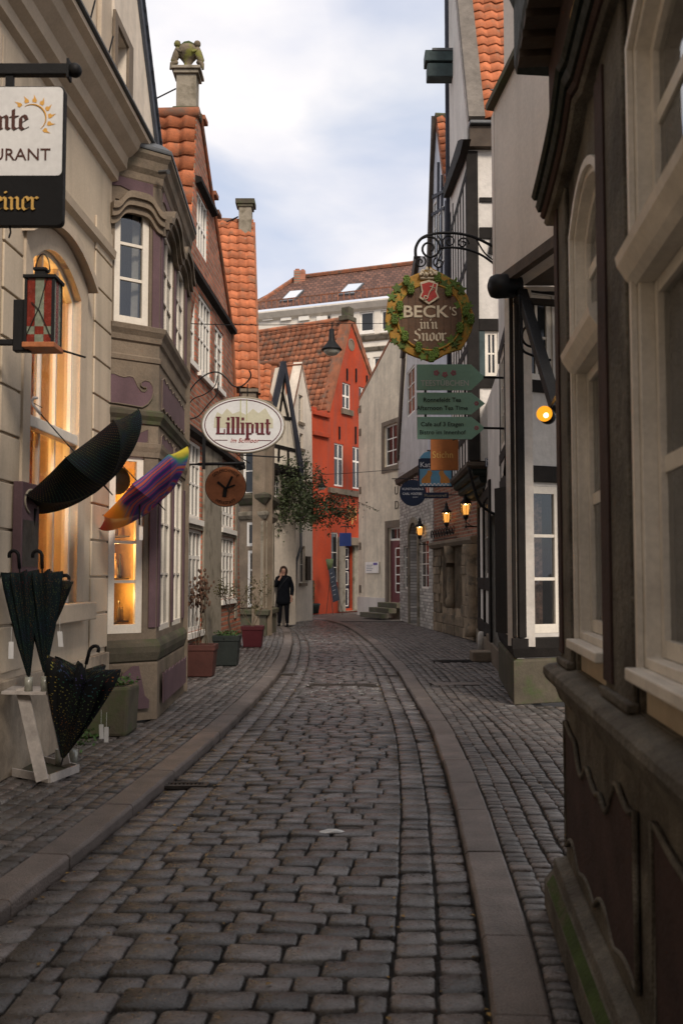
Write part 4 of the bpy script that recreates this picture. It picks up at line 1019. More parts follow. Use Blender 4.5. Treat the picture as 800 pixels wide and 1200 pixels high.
# ------------------------------------------------------------------ 8 big cream house far behind
PF = Pl((-5.2, 60), (5.2, 55.8)); t8 = root_at(PF, 5, 'mansard_house', 'large cream town house with brown hipped roof and skylights rising behind the red gable', 'house')
hf = PF.hit
ez = (hf(302, 366)[1] + hf(455, 350)[1]) / 2
wF = [PF.rect(421.5, 438, 365, 389), PF.rect(446, 462, 363, 387), PF.rect(400, 412, 366, 389), PF.rect(376, 388, 368, 390), PF.rect(437, 447, 418, 470), PF.rect(424, 433, 420, 470)]
MB().poly(PF, [(-.3, 0), (PF.L + 3, 0), (PF.L + 3, ez - .4), (-.3, ez - .4)], -.4, 0, [rectpts(r) for r in wF]).build('wall', M['offwhite'], t8)
for i, r in enumerate(wF): window(t8, PF, r, -.08, .10, 1, () if i < 4 else (.7,), .05, 'white_paint', 'glf', .05, sill=.12)
for px in (315, 336, 357, 378): 
    r = PF.rect(px - 6, px + 6, 374, 396); MB().pbox(PF, r[0], r[1], r[3] - .1, r[3] + .15, 0, .15).build('window_hood', M['white_paint'], t8)
for y, h, o in ((352, .5, .45), (397, .35, .3), (410, .25, .2)):
    z = hf(430, y)[1]
    if y == 352: z = ez - .35
    MB().sweep([PF.xy(-.4), PF.xy(PF.L + 3)], [(0, z - h / 2), (o * .5, z - h / 4), (o, z + h / 3), (o, z + h / 2), (0, z + h / 2)]).build('cornice', M['offwhite' if y == 352 else 'stone_light'], t8, fix=True)
rz = hf(347, 328)[1]; rzw = 21.4
A_, B_ = PF.P(-.5, ez, .5), PF.P(PF.L + 3, ez, .5); C1 = D(347, 327, 65.5); C2 = C1 + (B_ - A_)
MB().add([A_, B_, C2, C1], [(0, 1, 2, 3)]).add([A_, C1, (-14, 72, ez)], [(0, 1, 2)]).build('roof', M['tile_brown'], t8)
MB().tube([C1 + Vector((0, 0, .1)), C2 + Vector((0, 0, .1))], .16, 6).tube([A_, C1 + Vector((0, 0, .1))], .14, 6).build('ridge_tile', M['tile_dull'], t8)
nr = (B_ - A_).cross(C1 - A_).normalized(); nr = nr if nr.z > 0 else -nr
def onroof(px, py):
    r = ray(px, py); t = (Vector(A_) - Vector((0, 0, CZ))).dot(nr) / r.dot(nr); return Vector((0, 0, CZ)) + r * t
M['skylight'] = mk('skylight_glass', (.55, .60, .66), .1, .1, 1, 0, spec=.9)
for q in ([(328, 355), (345, 353), (357, 341), (340, 342.5)], [(396, 347), (415, 345.5), (427, 333), (408, 334.5)]):
    p = [onroof(*a) for a in q]; b_ = slab([a + nr * .10 for a in p], .14, 'lead', 'skylight', t8); c = sum(p, Vector()) / 4
    slab([c + (a - c) * .84 + nr * .12 for a in p], .02, 'skylight', 'pane', b_)
c = onroof(351, 330); bxx = MB().box((c.x, c.y + .3, c.z + .0), (.38, .4, .75)).box((c.x - .15, c.y + .3, c.z + .83), (.14, .2, .08)).box((c.x + .2, c.y + .3, c.z + .82), (.10, .16, .07)).build('chimney', M['brick'], t8, bevel=.03)
m = MB()
for i in range(42):
    t = i / 41; p = A_.lerp(B_, t); m.beam(p + nr * .05, p + nr * .05 + Vector((0, 0, .45)), .05, .05)
m.beam(A_ + Vector((0, 0, .45)) + nr * .05, B_ + Vector((0, 0, .45)) + nr * .05, .06, .06).build('snow_guard', M['tile_dull'], t8, kind=None)
# ------------------------------------------------------------------ 9 cream house with the red door
PCc = Pl((.644, 37.6), (2.05, 33.9)); t9 = root_at(PCc, 2, 'cream_corner_house', 'pale cream gabled house with a dark red door and stone steps at the bend', 'house')
hc = PCc.hit
oc = [hc(420, 720), hc(478, 725), hc(478, 395), hc(462, 397), hc(456, 402), hc(421, 470), hc(420, 484)]
oc[0] = (oc[0][0], -.1); oc[1] = (oc[1][0], -.1)
wC = [PCc.rect(450.5, 466, 497, 546)]; dC = PCc.rect(455.5, 471, 618, 706)
M['plaster'] = mk('stained_cream_plaster', (.72, .62, .47), .9, .24, 1.2, .5, 8, streak=.35, bdist=.02)
MB().poly(PCc, oc, -.35, 0, [rectpts(wC[0]), rectpts(dC)]).build('wall', M['plaster'], t9)
window(t9, PCc, wC[0], -.06, .06, 2, (.36, .68), .035, 'white_paint', 'glf', .05)
MB().poly(PCc, rectpts((wC[0][0] - .22, wC[0][1] + .2, wC[0][2] - .2, wC[0][3] + .15)), .001, .035, [rectpts(wC[0])]).build('window_surround', M['stone'], t9)
MB().pbox(PCc, hc(419.6, 700)[0], dC[0] - .28, -.1, hc(436, 700)[1], .001, .04).build('plinth', M['grey_wall'], t9)
MB().poly(PCc, rectpts((dC[0] - .25, dC[1] + .3, dC[2] - .02, dC[3] + .25)), .001, .045, [rectpts(dC)]).build('door_case', M['stone'], t9)
zt_ = hc(463, 633)[1]
window(t9, PCc, (dC[0], dC[1], zt_, dC[3]), -.06, .05, 2, (), .03, 'white_paint', 'glf', .05)
M['door_red'] = mk('dark_red_door', (.11, .012, .018), .4, .25, 4, .1, spec=.5)
dr = MB().pbox(PCc, dC[0], dC[1], dC[2], zt_ - .01, -.12, -.07).build('door', M['door_red'], t9)
a, b = dC[0] + (dC[1] - dC[0]) * .42, dC[1] - .02; za, zb_ = dC[2] + .35, zt_ - .28
MB().poly(PCc, [(a, za), (b, za), (b, zb_), ((a + b) / 2, zb_ + .15), (a, zb_)], -.07, -.055).build('door_glass', M['glf'], dr)
m = MB()
m.pbox(PCc, a - .02, a + .03, za, zb_, -.055, -.04); m.pbox(PCc, b - .03, b + .02, za, zb_, -.055, -.04)
for i in range(6): z = za + (zb_ - za) * i / 5; m.pbox(PCc, a + .03, b - .03, z - .02, z + .02, -.054, -.042)
m.build('glazing_bar', M['white_paint'], dr)
for i in range(3):
    MB().pbox(PCc, dC[0] - .22 - .08 * i, dC[1] + .3, i * 0 + (dC[2] * (2 - i) / 3), dC[2] * (3 - i) / 3 - .002, .05 + .30 * i, .35 + .30 * i).build('step', M['moss'], t9, bevel=.015)
for py in (480, 507, 575, 640, 690):
    u, z = hc(421, py); MB().pbox(PCc, u + .0, u + .18, z - .14, z + .14, .001, .025).build('quoin_stone', M['stone'], t9, bevel=.01)
ap, el_ = hc(458, 400), hc(420, 484)
MB().poly(PCc, [hc(454.5, 399), hc(458, 395), hc(422, 466), hc(420, 474), hc(419.4, 466)], -3, -.02).build('roof_edge', M['tile_dull'], t9)
bpoly(PCc, [(441, 412), (461, 396), (461, 403), (447, 421)], t9, 'tile_dull', -1.2, -.4, 'roof')
pq = MB().pbox(PCc, *PCc.rect(429.5, 445, 658.5, 671.5), .03, .06).build('notice_board', M['white_paint'], label='small pale notice board with a blue emblem and map on the cream wall', cat='notice board')
M['violet'] = mk('violet_print', (.16, .12, .35), .6, .2); M['grey_print'] = mk('grey_print', (.28, .28, .30), .7, .3)
r_ = PCc.rect(429.5, 445, 658.5, 671.5); wN = r_[1] - r_[0]; hN = r_[3] - r_[2]
MB().pbox(PCc, r_[0] + wN * .62, r_[0] + wN * .92, r_[2] + hN * .7, r_[2] + hN * .92, .06, .064).build('emblem', M['violet'], pq)
m = MB(); 
for i in range(4): m.pbox(PCc, r_[0] + wN * .1, r_[0] + wN * (.5 + .08 * (i % 2)), r_[2] + hN * (.2 + i * .16), r_[2] + hN * (.26 + i * .16), .06, .063)
m.build('printed_line', M['grey_print'], pq)
# ------------------------------------------------------------------ right side far: white boarded house
Q5 = Pl((1.87, 32.0), (2.42, 26.4)); s5 = root_at(Q5, 3, 'white_gable_house', 'narrow white painted brick house with an arched doorway behind the round black sign', 'house')
k5 = Q5.hit; L5_ = Q5.L
M['boards'] = mk('grey_white_board', (.50, .48, .47), .75, .2, 3, .2, 30, streak=.3)
M['white_brick'] = mk('white_painted_brick', (.50, .47, .43), .8, .3, 2, .9, 20, brick=((Q5.d.x, Q5.d.y), .26, .09, (.32, .30, .27), .014), bdist=.02)
w5_ = [Q5.rect(473, 479, 640, 690), Q5.rect(492, 502, 632, 690)]; d5 = Q5.rect(480.5, 490.5, 612, 730); d5 = (d5[0], d5[1], 0, d5[3])
jz = Q5.z(485, 560)
MB().poly(Q5, [(0, 0), (L5_, 0), (L5_, jz), (0, jz)], -.3, 0, [rectpts(w5_[0]), rectpts(w5_[1]), arch((d5[0], d5[1], -.0 + .01, d5[3]), .3)]).build('wall', M['white_brick'], s5)
for r in w5_: window(s5, Q5, r, -.04, .05, 2, (.25, .5, .75), .025, 'white_paint', 'glf', .04)
MB().pbox(Q5, d5[0], d5[1], 0, d5[3], -.28, -.2).build('door', M['purple'], s5)
MB().poly(Q5, arch((d5[0] - .14, d5[1] + .14, 0, d5[3] + .16), .34), .001, .06, [arch((d5[0], d5[1], -.01 + .012, d5[3]), .3)]).build('door_case', M['stone_light'], s5)
MB().sweep([Q5.xy(-.02), Q5.xy(L5_)], [(0, jz - .0), (.12, jz + .05), (.16, jz + .2), (0, jz + .24)]).build('jetty_beam', M['brownwood'], s5, fix=True)
up5 = [(-.06, jz + .2), (L5_, jz + .2), k5(505, 300), k5(493, 300), k5(481, 395), k5(478, 420), k5(468.5, 530)]
w5u = [Q5.rect(478, 487, 432, 486), Q5.rect(479, 487, 535, 556)]
MB().poly(Q5, up5, -.25, .04, [rectpts(w5u[0])]).build('upper_wall', M['boards'], s5)
window(s5, Q5, w5u[0], .02, .05, 2, (.33, .66), .025, 'white_paint', 'glf', .04)
bpoly(Q5, [(476, 420), (480, 392), (494, 300), (491, 300), (478, 385), (474, 420)], s5, 'brownwood', .04, .16, 'bargeboard')
bpoly(Q5, [(474, 418), (476.5, 420), (469, 540), (467.5, 535)], s5, 'brownwood', .04, .10, 'corner_board')
for i in range(9):
    z = jz + .35 + i * .32; MB().pbox(Q5, .12, 1.0, z, z + .012, .041, .052).build('board_joint', M['grey_wall'], s5) if z < Q5.z(470, 470) else None
for i in range(4): window(s5, Q5, Q5.rect(471 + i * 9, 477.5 + i * 9, 545 + i * 2, 575 + i * 2), .035, .035, 2, (.5,), .02, 'white_paint', 'glf', .03)
# ------------------------------------------------------------------ stone house with brick storey
Q4 = Pl((2.42, 26.4), (2.94, 21.7)); s4 = root_at(Q4, 2, 'carved_stone_house', 'brown sandstone fronted house with carved pillars and a brick upper storey behind the lanterns', 'house')
k4 = Q4.hit; L4_ = Q4.L
gz4 = Q4.z(530, 641); M['brick4'] = mk('brown_brick', (.24, .085, .05), .85, .3, 1.5, .7, 25, brick=((Q4.d.x, Q4.d.y), .26, .085, (.24, .19, .14), .016), bdist=.012)
r1, r2_ = Q4.rect(520, 525.5, 634, 706), Q4.rect(533, 539.5, 636, 712)
r0 = (Q4.u(517), Q4.u(539.5), Q4.z(528, 712), Q4.z(528, 640))
MB().poly(Q4, [(0, 0), (L4_, 0), (L4_, gz4), (0, gz4)], -.35, -.03, [rectpts(r0)]).build('wall', M['ashlar'], s4)
MB().poly(Q4, [(0, gz4), (L4_, gz4), (L4_, Q4.z(545, 500)), (0, Q4.z(510, 500))], -.35, -.03).build('brick_wall', M['brick4'], s4)
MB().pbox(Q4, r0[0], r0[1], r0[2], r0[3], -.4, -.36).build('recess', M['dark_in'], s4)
window(s4, Q4, (r0[0] + .02, r0[0] + .62, r0[2] + .1, r0[3] - .05), -.28, .06, 2, (.3, .65), .03, 'offwhite', 'glf', .05)
# ashlar blocks
def blocks(pl, u0, u1, z0, z1, root, bw=.45, bh=.24, o=.0, mat='ashlar', nm='stone_block', skip=None):
    z = z0; j = 0
    while z < z1 - .05:
        h = min(bh * random.uniform(.85, 1.15), z1 - z); u = u0 - (.5 * bw if j % 2 else 0)
        while u < u1 - .02:
            wd = bw * random.uniform(.8, 1.2); a, b = max(u, u0), min(u + wd, u1)
            if b - a > .05 and not (skip and skip(a, b, z, z + h)):
                MB().pbox(pl, a + .006, b - .006, z + .006, z + h - .006, o - .05, o + random.uniform(.0, .018)).build(nm, M[mat], root, bevel=.012)
            u += wd
        z += h; j += 1
sk = lambda a, b, z0, z1: b > r0[0] and a < r0[1] and z1 > r0[2] and z0 < r0[3]
blocks(Q4, 0, L4_ - .02, .0, gz4, s4, skip=sk)
def carved(pl, u, z0, z1, root, w_=.3):
    m = MB(); n = 9
    prof = [(w_ * .5, z0), (w_ * .5, z0 + .2), (w_ * .36, z0 + .26), (w_ * .40, z0 + .5), (w_ * .30, z0 + .9), (w_ * .42, z0 + 1.1), (w_ * .34, z0 + 1.3), (w_ * .44, z1 - .5), (w_ * .34, z1 - .4), (w_ * .55, z1 - .2), (w_ * .6, z1)]
    p = pl.P(u, 0, .02); m.lathe((p.x, p.y, 0), [(r, z) for r, z in prof], 12); m.build('carved_column', M['ashlar'], root, smooth=True)
carved(Q4, Q4.u(529.5), r0[2], r0[3], s4, .3)
carved(Q4, L4_ - .22, .1, gz4, s4, .4)
MB().sweep([Q4.xy(0), Q4.xy(L4_)], [(0, gz4), (.08, gz4 + .02), (.14, gz4 + .1), (.14, gz4 + .16), (0, gz4 + .2)]).build('cornice', M['stone'], s4, fix=True)
m = MB()
for i in range(9):   # iron cresting scrolls over the cornice
    u = .15 + i * .32; z = gz4 + .2; c = Q4.P(u, z + .17, .06)
    pts = [c + Vector((Q4.d.x, Q4.d.y, 0)) * (cos(A) * r) + Vector((0, 0, sin(A) * r)) for A, r in ((i2 * .55, .15 - i2 * .009) for i2 in range(15))]
    m.tube(pts, .012, 4)
m.tube([Q4.P(.0, gz4 + .22, .06), Q4.P(3.0, gz4 + .22, .06)], .014, 4)
m.build('iron_cresting', M['iron'], s4)
# upper timber storeys of this house and its gable with pantile verge
P4u = Pl(Q4.xy(0, .12), Q4.xy(L4_, .12)); z5 = P4u.z(530, 552)
up4 = [(0, z5), (P4u.L, z5), P4u.hit(548, 300), P4u.hit(523, 222), P4u.hit(511.5, 138), P4u.hit(508, 200), P4u.hit(505, 300), (0, P4u.z(505, 330))]
M['pale_blue'] = mk('bluish_white_board', (.47, .49, .54), .6, .2, 3, .1, 30, streak=.2)
MB().poly(P4u, up4, -.3, 0).build('timber_wall', M['pale_blue'], s4)
bpoly(P4u, [(509.5, 136), (512, 136), (508, 200), (505.5, 330), (503, 330)], s4, 'brownwood', .0, .1, 'bargeboard')
for px, ya, yb in ((513.5, 190, 330), (518, 205, 330), (522.5, 235, 330)): bpoly(P4u, [(px, ya), (px + 1.2, ya), (px + .4, yb), (px - .8, yb)], s4, 'bluewood', .001, .04)
for (a, b, c, d_) in ((508, 215, 522, 250), (507, 236, 522, 270)): bpoly(P4u, [(a, b + 14), (c, d_ - 28), (c, d_ - 25), (a, b + 18)], s4, 'bluewood', .002, .05)
window(s4, P4u, P4u.rect(509.5, 513, 236, 300), .04, .04, 1, (.5,), .02, 'white_paint', 'glf', .04)
window(s4, P4u, P4u.rect(514.5, 520.5, 246, 310), .04, .04, 2, (.5,), .02, 'white_paint', 'glf', .04)
va, vb_ = P4u.P(*P4u.hit(522.5, 224), .02), P4u.P(*P4u.hit(511.3, 138), .02)
ac = Vector((1, .1, 0)); nrow = 10
slab([va, vb_, vb_ + ac * 3, va + ac * 3], .12, 'tile_dull', 'roof', s4)
roof_tiles(s4, va + Vector((0, -.02, .03)), ac, vb_ - va, 4, nrow, .24, (vb_ - va).length / nrow, 'tile')
MB().tube([vb_ + Vector((-.02, 0, .04)), vb_ + ac * 3 + Vector((0, 0, .04))], .09, 6).build('ridge_tile', M['moss'], s4)
# ------------------------------------------------------------------ tall half-timbered house with hoist (R3)
X0 = (2.34, 18.1); X1 = (2.40, 21.6); Q3s = Pl(X1, X0); Q3f = Pl(X0, (5.5, 18.15)); t3 = thing('tall_timber_house', 'tall black and white half-timbered house with hoist beam, oriel corner and pantile roof', 'house', (2.6, 18.4, 0))
hs, hq = Q3s.hit, Q3f.hit
zb3 = hq(552, 540)[1]; ze3 = hq(560, 150)[1]
MB().poly(Q3f, [(0, zb3), (3.0, zb3), (3.0, ze3), (0, ze3)], -.25, 0, [rectpts(Q3f.rect(568, 583, 388, 441))]).build('wall', M['white_wall'], t3)
Ls = Q3s.L; zr3 = hs(533, -40)[1]
MB().poly(Q3s, [(-.0, zb3), (Ls, zb3), (Ls, ze3), (Ls * .4, 13.6), (0, 14.6)], -.25, 0).build('street_wall', M['white_wall'], t3)
def fb(px0, px1, y0, y1_, o=.035, mat='darkwood', nm='beam'):
    a = Q3f.rect(px0, px1, y0, y1_); MB().pbox(Q3f, a[0], a[1], a[2], a[3], .001, o).build(nm, M[mat], t3, bevel=.006)
fb(547, 560.5, 178, 540, .05)
fb(561, 620, 232, 237.5); fb(561, 620, 267, 280); fb(561, 620, 374, 388); fb(561, 620, 441, 455)
fb(580.5, 585, 178, 232)
a = hq(576, 178); bpoly(Q3f, [(582, 238), (590, 238), (577, 300), (571, 298)], t3, 'darkwood', .036, .07)
window(t3, Q3f, Q3f.rect(568, 583, 388, 441), -.02, .06, 2, (.5,), .03, 'offwhite', 'glf', .05)
fb(560.6, 567.8, 388, 441, .02, 'teal', 'shutter')
# eaves box and gutter
r = Q3f.rect(550, 620, 150, 176)
MB().pbox(Q3f, .02, 3, r[2], r[3] - .03, .001, .16).build('eaves_board', M['brownwood'], t3, bevel=.01)
MB().pbox(Q3f, .02, 3, r[3] - .02, r[3] + .05, .0, .24).build('gutter', M['lead'], t3, bevel=.02)
# street side studs
for i in range(7):
    u = .12 + i * .52; MB().pbox(Q3s, u, u + .12, zb3, 9.0 if i > 1 else 9.4, .001, .012).build('stud', M['darkwood'], t3)
for z in (4.0, 5.6, 7.2, 8.9): MB().pbox(Q3s, 0, Ls - .01, z, z + .15, .002, .014).build('rail', M['darkwood'], t3)
for i in range(3):
    r = (.35 + i * 1.04, .35 + i * 1.04 + .30, 4.35, 5.4); window(t3, Q3s, r, .016, .04, 1, (.5,), .02, 'white_paint', 'glf', .04)
    r = (.35 + i * 1.04, .35 + i * 1.04 + .30, 6.0, 7.0); window(t3, Q3s, r, .016, .04, 1, (.5,), .02, 'white_paint', 'glf', .04)
# jetty band where the gable oversails (dark slanted timber)
bpoly(Q3s, [(550, 163), (553, 163), (549, 180), (528, 232), (527, 222), (546, 165)], t3, 'darkwood', .02, .16, 'jetty_beam')
# corbelled oriel base
for k, (zz, oo) in enumerate(((zb3 - .12, .02), (zb3 - .24, -.06), (zb3 - .36, -.16), (zb3 - .46, -.28))):
    MB().sweep([(X1[0] + .0, X1[1]), (X0[0] - oo * .4, X0[1] - oo * .2), (5.4, X0[1] - oo * .2)], [(-.6, zz - .02), (-.02 + oo, zz - .02), (.03 + oo, zz + .03), (.03 + oo, zz + .10), (-.6, zz + .10)]).build('oriel_corbel', M['darkgreen' if k else 'brownwood'], t3, fix=True)
MB().add([(X1[0] + .02, X1[1], zb3 - .01), (X0[0] + .02, X0[1] + .01, zb3 - .01), (5.4, X0[1] + .01, zb3 - .01), (5.4, X1[1], zb3 - .01)], [(0, 1, 2, 3)]).build('soffit', M['darkwood'], t3)
# roof slope towards the camera with stone-grey verge
M['verge'] = mk('weathered_verge', (.19, .165, .14), .9, .4, 4, .4, 30)
ev = Vector((2.40, 18.0, ze3 + .08)); rp_ = D(538, -90, 20.9); rp_.x = 2.47
acr = Vector((1, 0, 0)); up = Vector((0, rp_.y - ev.y, rp_.z - ev.z)); rows = max(8, int(up.length / .27)); l = up.length / rows
slab([ev, ev + up, ev + up + acr * 4, ev + acr * 4], .15, 'tile_dull', 'roof', t3)
roof_tiles(t3, ev + acr * .24 + Vector((0, 0, .03)), acr, up, 6, rows, .245, l, 'tile')
MB().beam(ev + Vector((.10, -.06, .02)), ev + up + Vector((.10, -.06, .02)), .30, .12).build('verge_board', M['verge'], t3)
MB().tube([ev + Vector((.35, -.1, .55)), ev + Vector((1.0, -.1, .55))], .012, 5).tube([ev + Vector((.55, -.1, .1)), ev + Vector((.55, -.1, .55))], .012, 5).build('snow_rail', M['lead'], t3)
MB().tube([(2.37, 21.7, 5.2), (2.37, 21.7, 18)], .05, 8).build('downpipe', M['bluewood'], t3, smooth=True)
c0, c1 = D(497, 78, 20.9), D(540, 78, 20.9)
hb = MB().box(((c0.x + c1.x) / 2, 20.9, D(515, 70, 20.9).z), ((c1.x - c0.x) / 2, .2, .12)).build('hoist_beam', M['teal'], t3, bevel=.015)
MB().box(((c0.x + c1.x) / 2 + .02, 20.9, D(515, 86, 20.9).z), ((c1.x - c0.x) / 2 - .03, .17, .15)).build('hoist_housing', M['teal'], t3, bevel=.02)
MB().box(((c0.x + c1.x) / 2 + .05, 20.9, D(515, 64, 20.9).z + .01), ((c1.x - c0.x) / 2 - .1, .22, .03)).build('hoist_cover', M['lead'], t3, bevel=.01)
# ground-floor front below the oriel, with the door
Q3g = Pl((2.97, 21.8), (2.37, 14.7)); s3 = root_at(Q3g, 3, 'doorway_house', 'white rendered timber-framed ground floor with a dark doorway under the black oriel', 'house')
kg = Q3g.hit; dg = (Q3g.u(575.5), Q3g.u(586.5), 0.12, Q3g.z(580, 600)); wg = Q3g.rect(566, 573.5, 582, 676)
MB().poly(Q3g, [(0, 0), (Q3g.L, 0), (Q3g.L, 4.6), (0, 4.6)], -.3, 0, [rectpts(dg), rectpts(wg)]).build('wall', M['white_wall'], s3)
window(s3, Q3g, wg, -.02, .06, 2, (.5,), .03, 'white_paint', 'glf', .05)
MB().pbox(Q3g, dg[0], dg[1], dg[2], dg[3], -.26, -.2).build('door', M['darkwood'], s3)
for (a, b, c, d_) in ((561, 575, 577, 588), (561, 575, 677, 691), (561, 575, 728, 742)):
    r = Q3g.rect(a, b, c, d_); MB().pbox(Q3g, r[0], r[1], r[2], r[3], .001, .035).build('beam', M['darkwood'], s3)
for a, b in ((561, 562.6), (574, 576), (567.5, 568.6)): MB().pbox(Q3g, Q3g.u(a), Q3g.u(b), .2, 3.1, .0015, .037).build('stud', M['darkwood'], s3)
MB().pbox(Q3g, .0, Q3g.L, 0, .30, .0, .05).build('plinth', M['stone'], s3)
# ------------------------------------------------------------------ corner timber house (R3b)
cA, cB = (2.29, 14.35), (1.985, 11.33); Qs = Pl(cA, cB); Qf = Pl(cB, (3.6, 12.0)); t2 = thing('corner_timber_house', 'black and white timber-framed corner house on a mossy stone plinth beside the carved wall', 'house', (2.2, 11.8, 0))
Lq = Qs.L; zpl = Qf.z(630, 757); jt = 4.6
wS = [(.35, 1.25, .78, 2.55), (1.4, 2.4, .78, 2.55)]; wFr = Qf.rect(617, 657, 570, 742); wU = Qf.rect(612, 647, 345, 446)
wSu = [(.35, 1.25, 3.2, 4.5), (1.4, 2.4, 3.2, 4.5)]
MB().poly(Qs, [(0, zpl), (Lq, zpl), (Lq, 6.9), (0, 6.9)], -.2, 0, [rectpts(r) for r in wS + wSu]).build('street_wall', M['white_wall'], t2)
MB().poly(Qf, [(0, zpl), (Qf.L, zpl), (Qf.L, 6.9), (0, 6.9)], -.2, 0, [rectpts(wFr), rectpts(wU)]).build('front_wall', M['white_wall'], t2)
for r in wS + wSu: window(t2, Qs, r, -.005, .06, 3, (.36, .68), .028, 'offwhite', 'glf', .05)
M['drape'] = mk('patterned_drape', (.20, .12, .09), .95, .8, 22, .1, 60)
window(t2, Qf, wFr, .0, .085, 1, (.345, .675), .035, 'offwhite', 'gl', .05, room=.6, label='three-paned window with a patterned dark curtain')
curtain(t2.children[-1], Qf, (wFr[0] + .07, wFr[0] + .32, wFr[2], wFr[3]), -.16, 'full', 'drape')
window(t2, Qf, wU, -.02, .07, 2, (.5,), .03, 'offwhite', 'glf', .05)
pth = [cA, cB, (3.6, 12.0)]
MB().sweep(pth, [(0, 0), (.05, 0), (.05, zpl - .16), (0, zpl - .13)]).build('plinth', M['moss'], t2, fix=True, bevel=.01)
MB().sweep(pth, [(0, zpl - .13), (.035, zpl - .12), (.06, zpl - .02), (.06, zpl + .09), (0, zpl + .10)]).build('sill_beam', M['darkwood'], t2, fix=True)
def ff(u0, u1, z0, z1, o=.02, pl=None, nm='beam', mat='darkwood'): MB().pbox(pl or Qf, u0, u1, z0, z1, .001, o).build(nm, M[mat], t2, bevel=.008)
ff(0, .13, zpl + .10, 6.8, .05); ff(.0, .12, zpl + .10, 6.8, .048, Pl((Qs.xy(Lq - .13)), cB))
ff(.131, 1.5, Qf.z(630, 565), Qf.z(630, 546), .045); ff(.131, 1.5, Qf.z(630, 460), Qf.z(630, 446), .045); ff(.131, 1.5, Qf.z(630, 345) + .01, Qf.z(630, 325), .045)
ff(.131, wFr[0] - .01, zpl + .10, Qf.z(630, 565), .03)
for (z0, z1) in ((2.57, 2.8), (3.02, 3.18), (4.52, 4.7)): ff(0, Lq - .131, z0, z1, .012, Qs)
for u in (.2, 1.28, 2.42): ff(u, u + .10, zpl + .1, 4.5, .010, Qs)
MB().pbox(Qs, .3, 2.5, .74, .79, .0, .08).build('sill', M['offwhite'], t2, bevel=.01)
MB().beam(Qs.P(1.6, 2.75, .0), Qs.P(2.75, 3.35, .0), .10, .05).build('brace', M['darkwood'], t2)
# ------------------------------------------------------------------ jettied grey house box (R2)
gA, gB = (1.762, 11.2), (2.42, 8.55); Pg = Pl(gA, gB); t1 = thing('jettied_house', 'plain grey rendered upper storey jutting over the lane between timber corner and carved front', 'house', (2.4, 10, 0))
zs, zt1 = 1.45 + 346 * 11.2 / F - .02, Pg.z(580, 126)
MB().poly(Pg, [(0, zs), (Pg.L, zs), (Pg.L, zt1 + .9), (0, zt1)], -.3, 0).build('wall', M['grey_wall'], t1)
MB().add([(gA[0], gA[1], zs + .005), (gB[0], gB[1], zs + .005), (4, gB[1], zs + .005), (4, gA[1] + .02, zs + .005)], [(3, 2, 1, 0)]).build('soffit', M['brownwood'], t1)
MB().beam(Pg.P(.0, zs + .03, -.04), Pg.P(Pg.L, zs + .03, -.04), .09, .12).build('sill_beam', M['brownwood'], t1)
Pgf = Pl((gA[0], gA[1] + .02), (4, gA[1] + .02)); MB().poly(Pgf, [(0, zs), (2.2, zs), (2.2, zt1), (0, zt1)], -.2, -.02).build('end_wall', M['grey_wall'], t1)
cp0, cp1 = Pg.P(-.08, zt1 + .02, .05), Pg.P(1.4, Pg.z(613, 71), .05)
MB().beam(Pg.P(-.06, zt1 + .03, .03), Pg.P(1.15, zt1 + .42, .03), .10, .07).build('coping', M['moss'], t1)
Ph = Pl((1.95, 11.6), (2.9, 9.2)); MB().poly(Ph, [(0, 5), (Ph.L, 5), (Ph.L, 12), (0, 12)], -.3, 0).build('upper_wall', M['grey_wall'], t1)
for (px, py) in ((612, 345),):
    a_ = D(611, 343, 10.9); b_ = D(652, 480, 9.4)
    MB().beam(a_, b_, .11, .11).build('strut', M['iron'], t1, bevel=.01)
    MB().beam(D(604, 352, 10.9), D(660, 356, 10.4), .09, .07).build('strut_head', M['darkwood'], t1, bevel=.01)
# ------------------------------------------------------------------ carved stone front (near right)
R0, R1_ = (.549 + .096 * -2, -2.0), (.974, 4.4); PN = Pl(R1_, R0); M['front_stone'] = mk('front_sandstone', (.165, .150, .124), .85, .5, 4, 1.0, 45, col2=(.06, .05, .04), c2s=3.4, c2lo=.5, c2hi=.66, streak=.5, speck=.3, bdist=.014)
tn = root_at(PN, 0, 'carved_shop_house', 'dark weathered sandstone shop front with tall cream sash windows and carved scroll panels', 'house')
kn = PN.hit; LN = PN.L
def un(px): return PN.u(px, 500)
uw1 = (un(672) , un(709) ); uw2 = (un(744.5), un(744.5) + 1.15)
zsill, zhead = 1.20, 2.96
h1 = (uw1[0], uw1[1], 1.075, zhead); h2 = (uw2[0], uw2[1], 1.075, zhead + .12)
MB().poly(PN, [(0, 0), (LN, 0), (LN, 7), (0, 7)], -.35, 0, [arch(h1, .14), arch(h2, .14)]).build('wall', M['front_stone'], tn)
MB().hexa([(R1_[0] + .03, R1_[1] - .03, 0), (3.4, 4.9, 0), (3.4, 4.6, 0), (R1_[0] + .05, R1_[1] - .3, 0), (R1_[0] + .03, R1_[1] - .03, 7), (3.4, 4.9, 7), (3.4, 4.6, 7), (R1_[0] + .05, R1_[1] - .3, 7)]).build('side_wall', M['stone'], tn)
pe = [(R0[0], R0[1]), R1_, (1.6, 4.47)]
def nb(nm, prof, mat='stone', bev=0): return MB().sweep(pe, prof).build(nm, M[mat], tn, fix=True, bevel=bev)
PE = [p for p in pe]
def nbl(nm, prof, mat='stone', bev=0): return MB().sweep(pe, prof, side=-1).build(nm, M[mat], tn, fix=True, bevel=bev)
M['wine'] = mk('wine_brown_panel', (.06, .034, .03), .88, .45, 5, .8, 70, speck=.25, bdist=.005)
PLO = .045
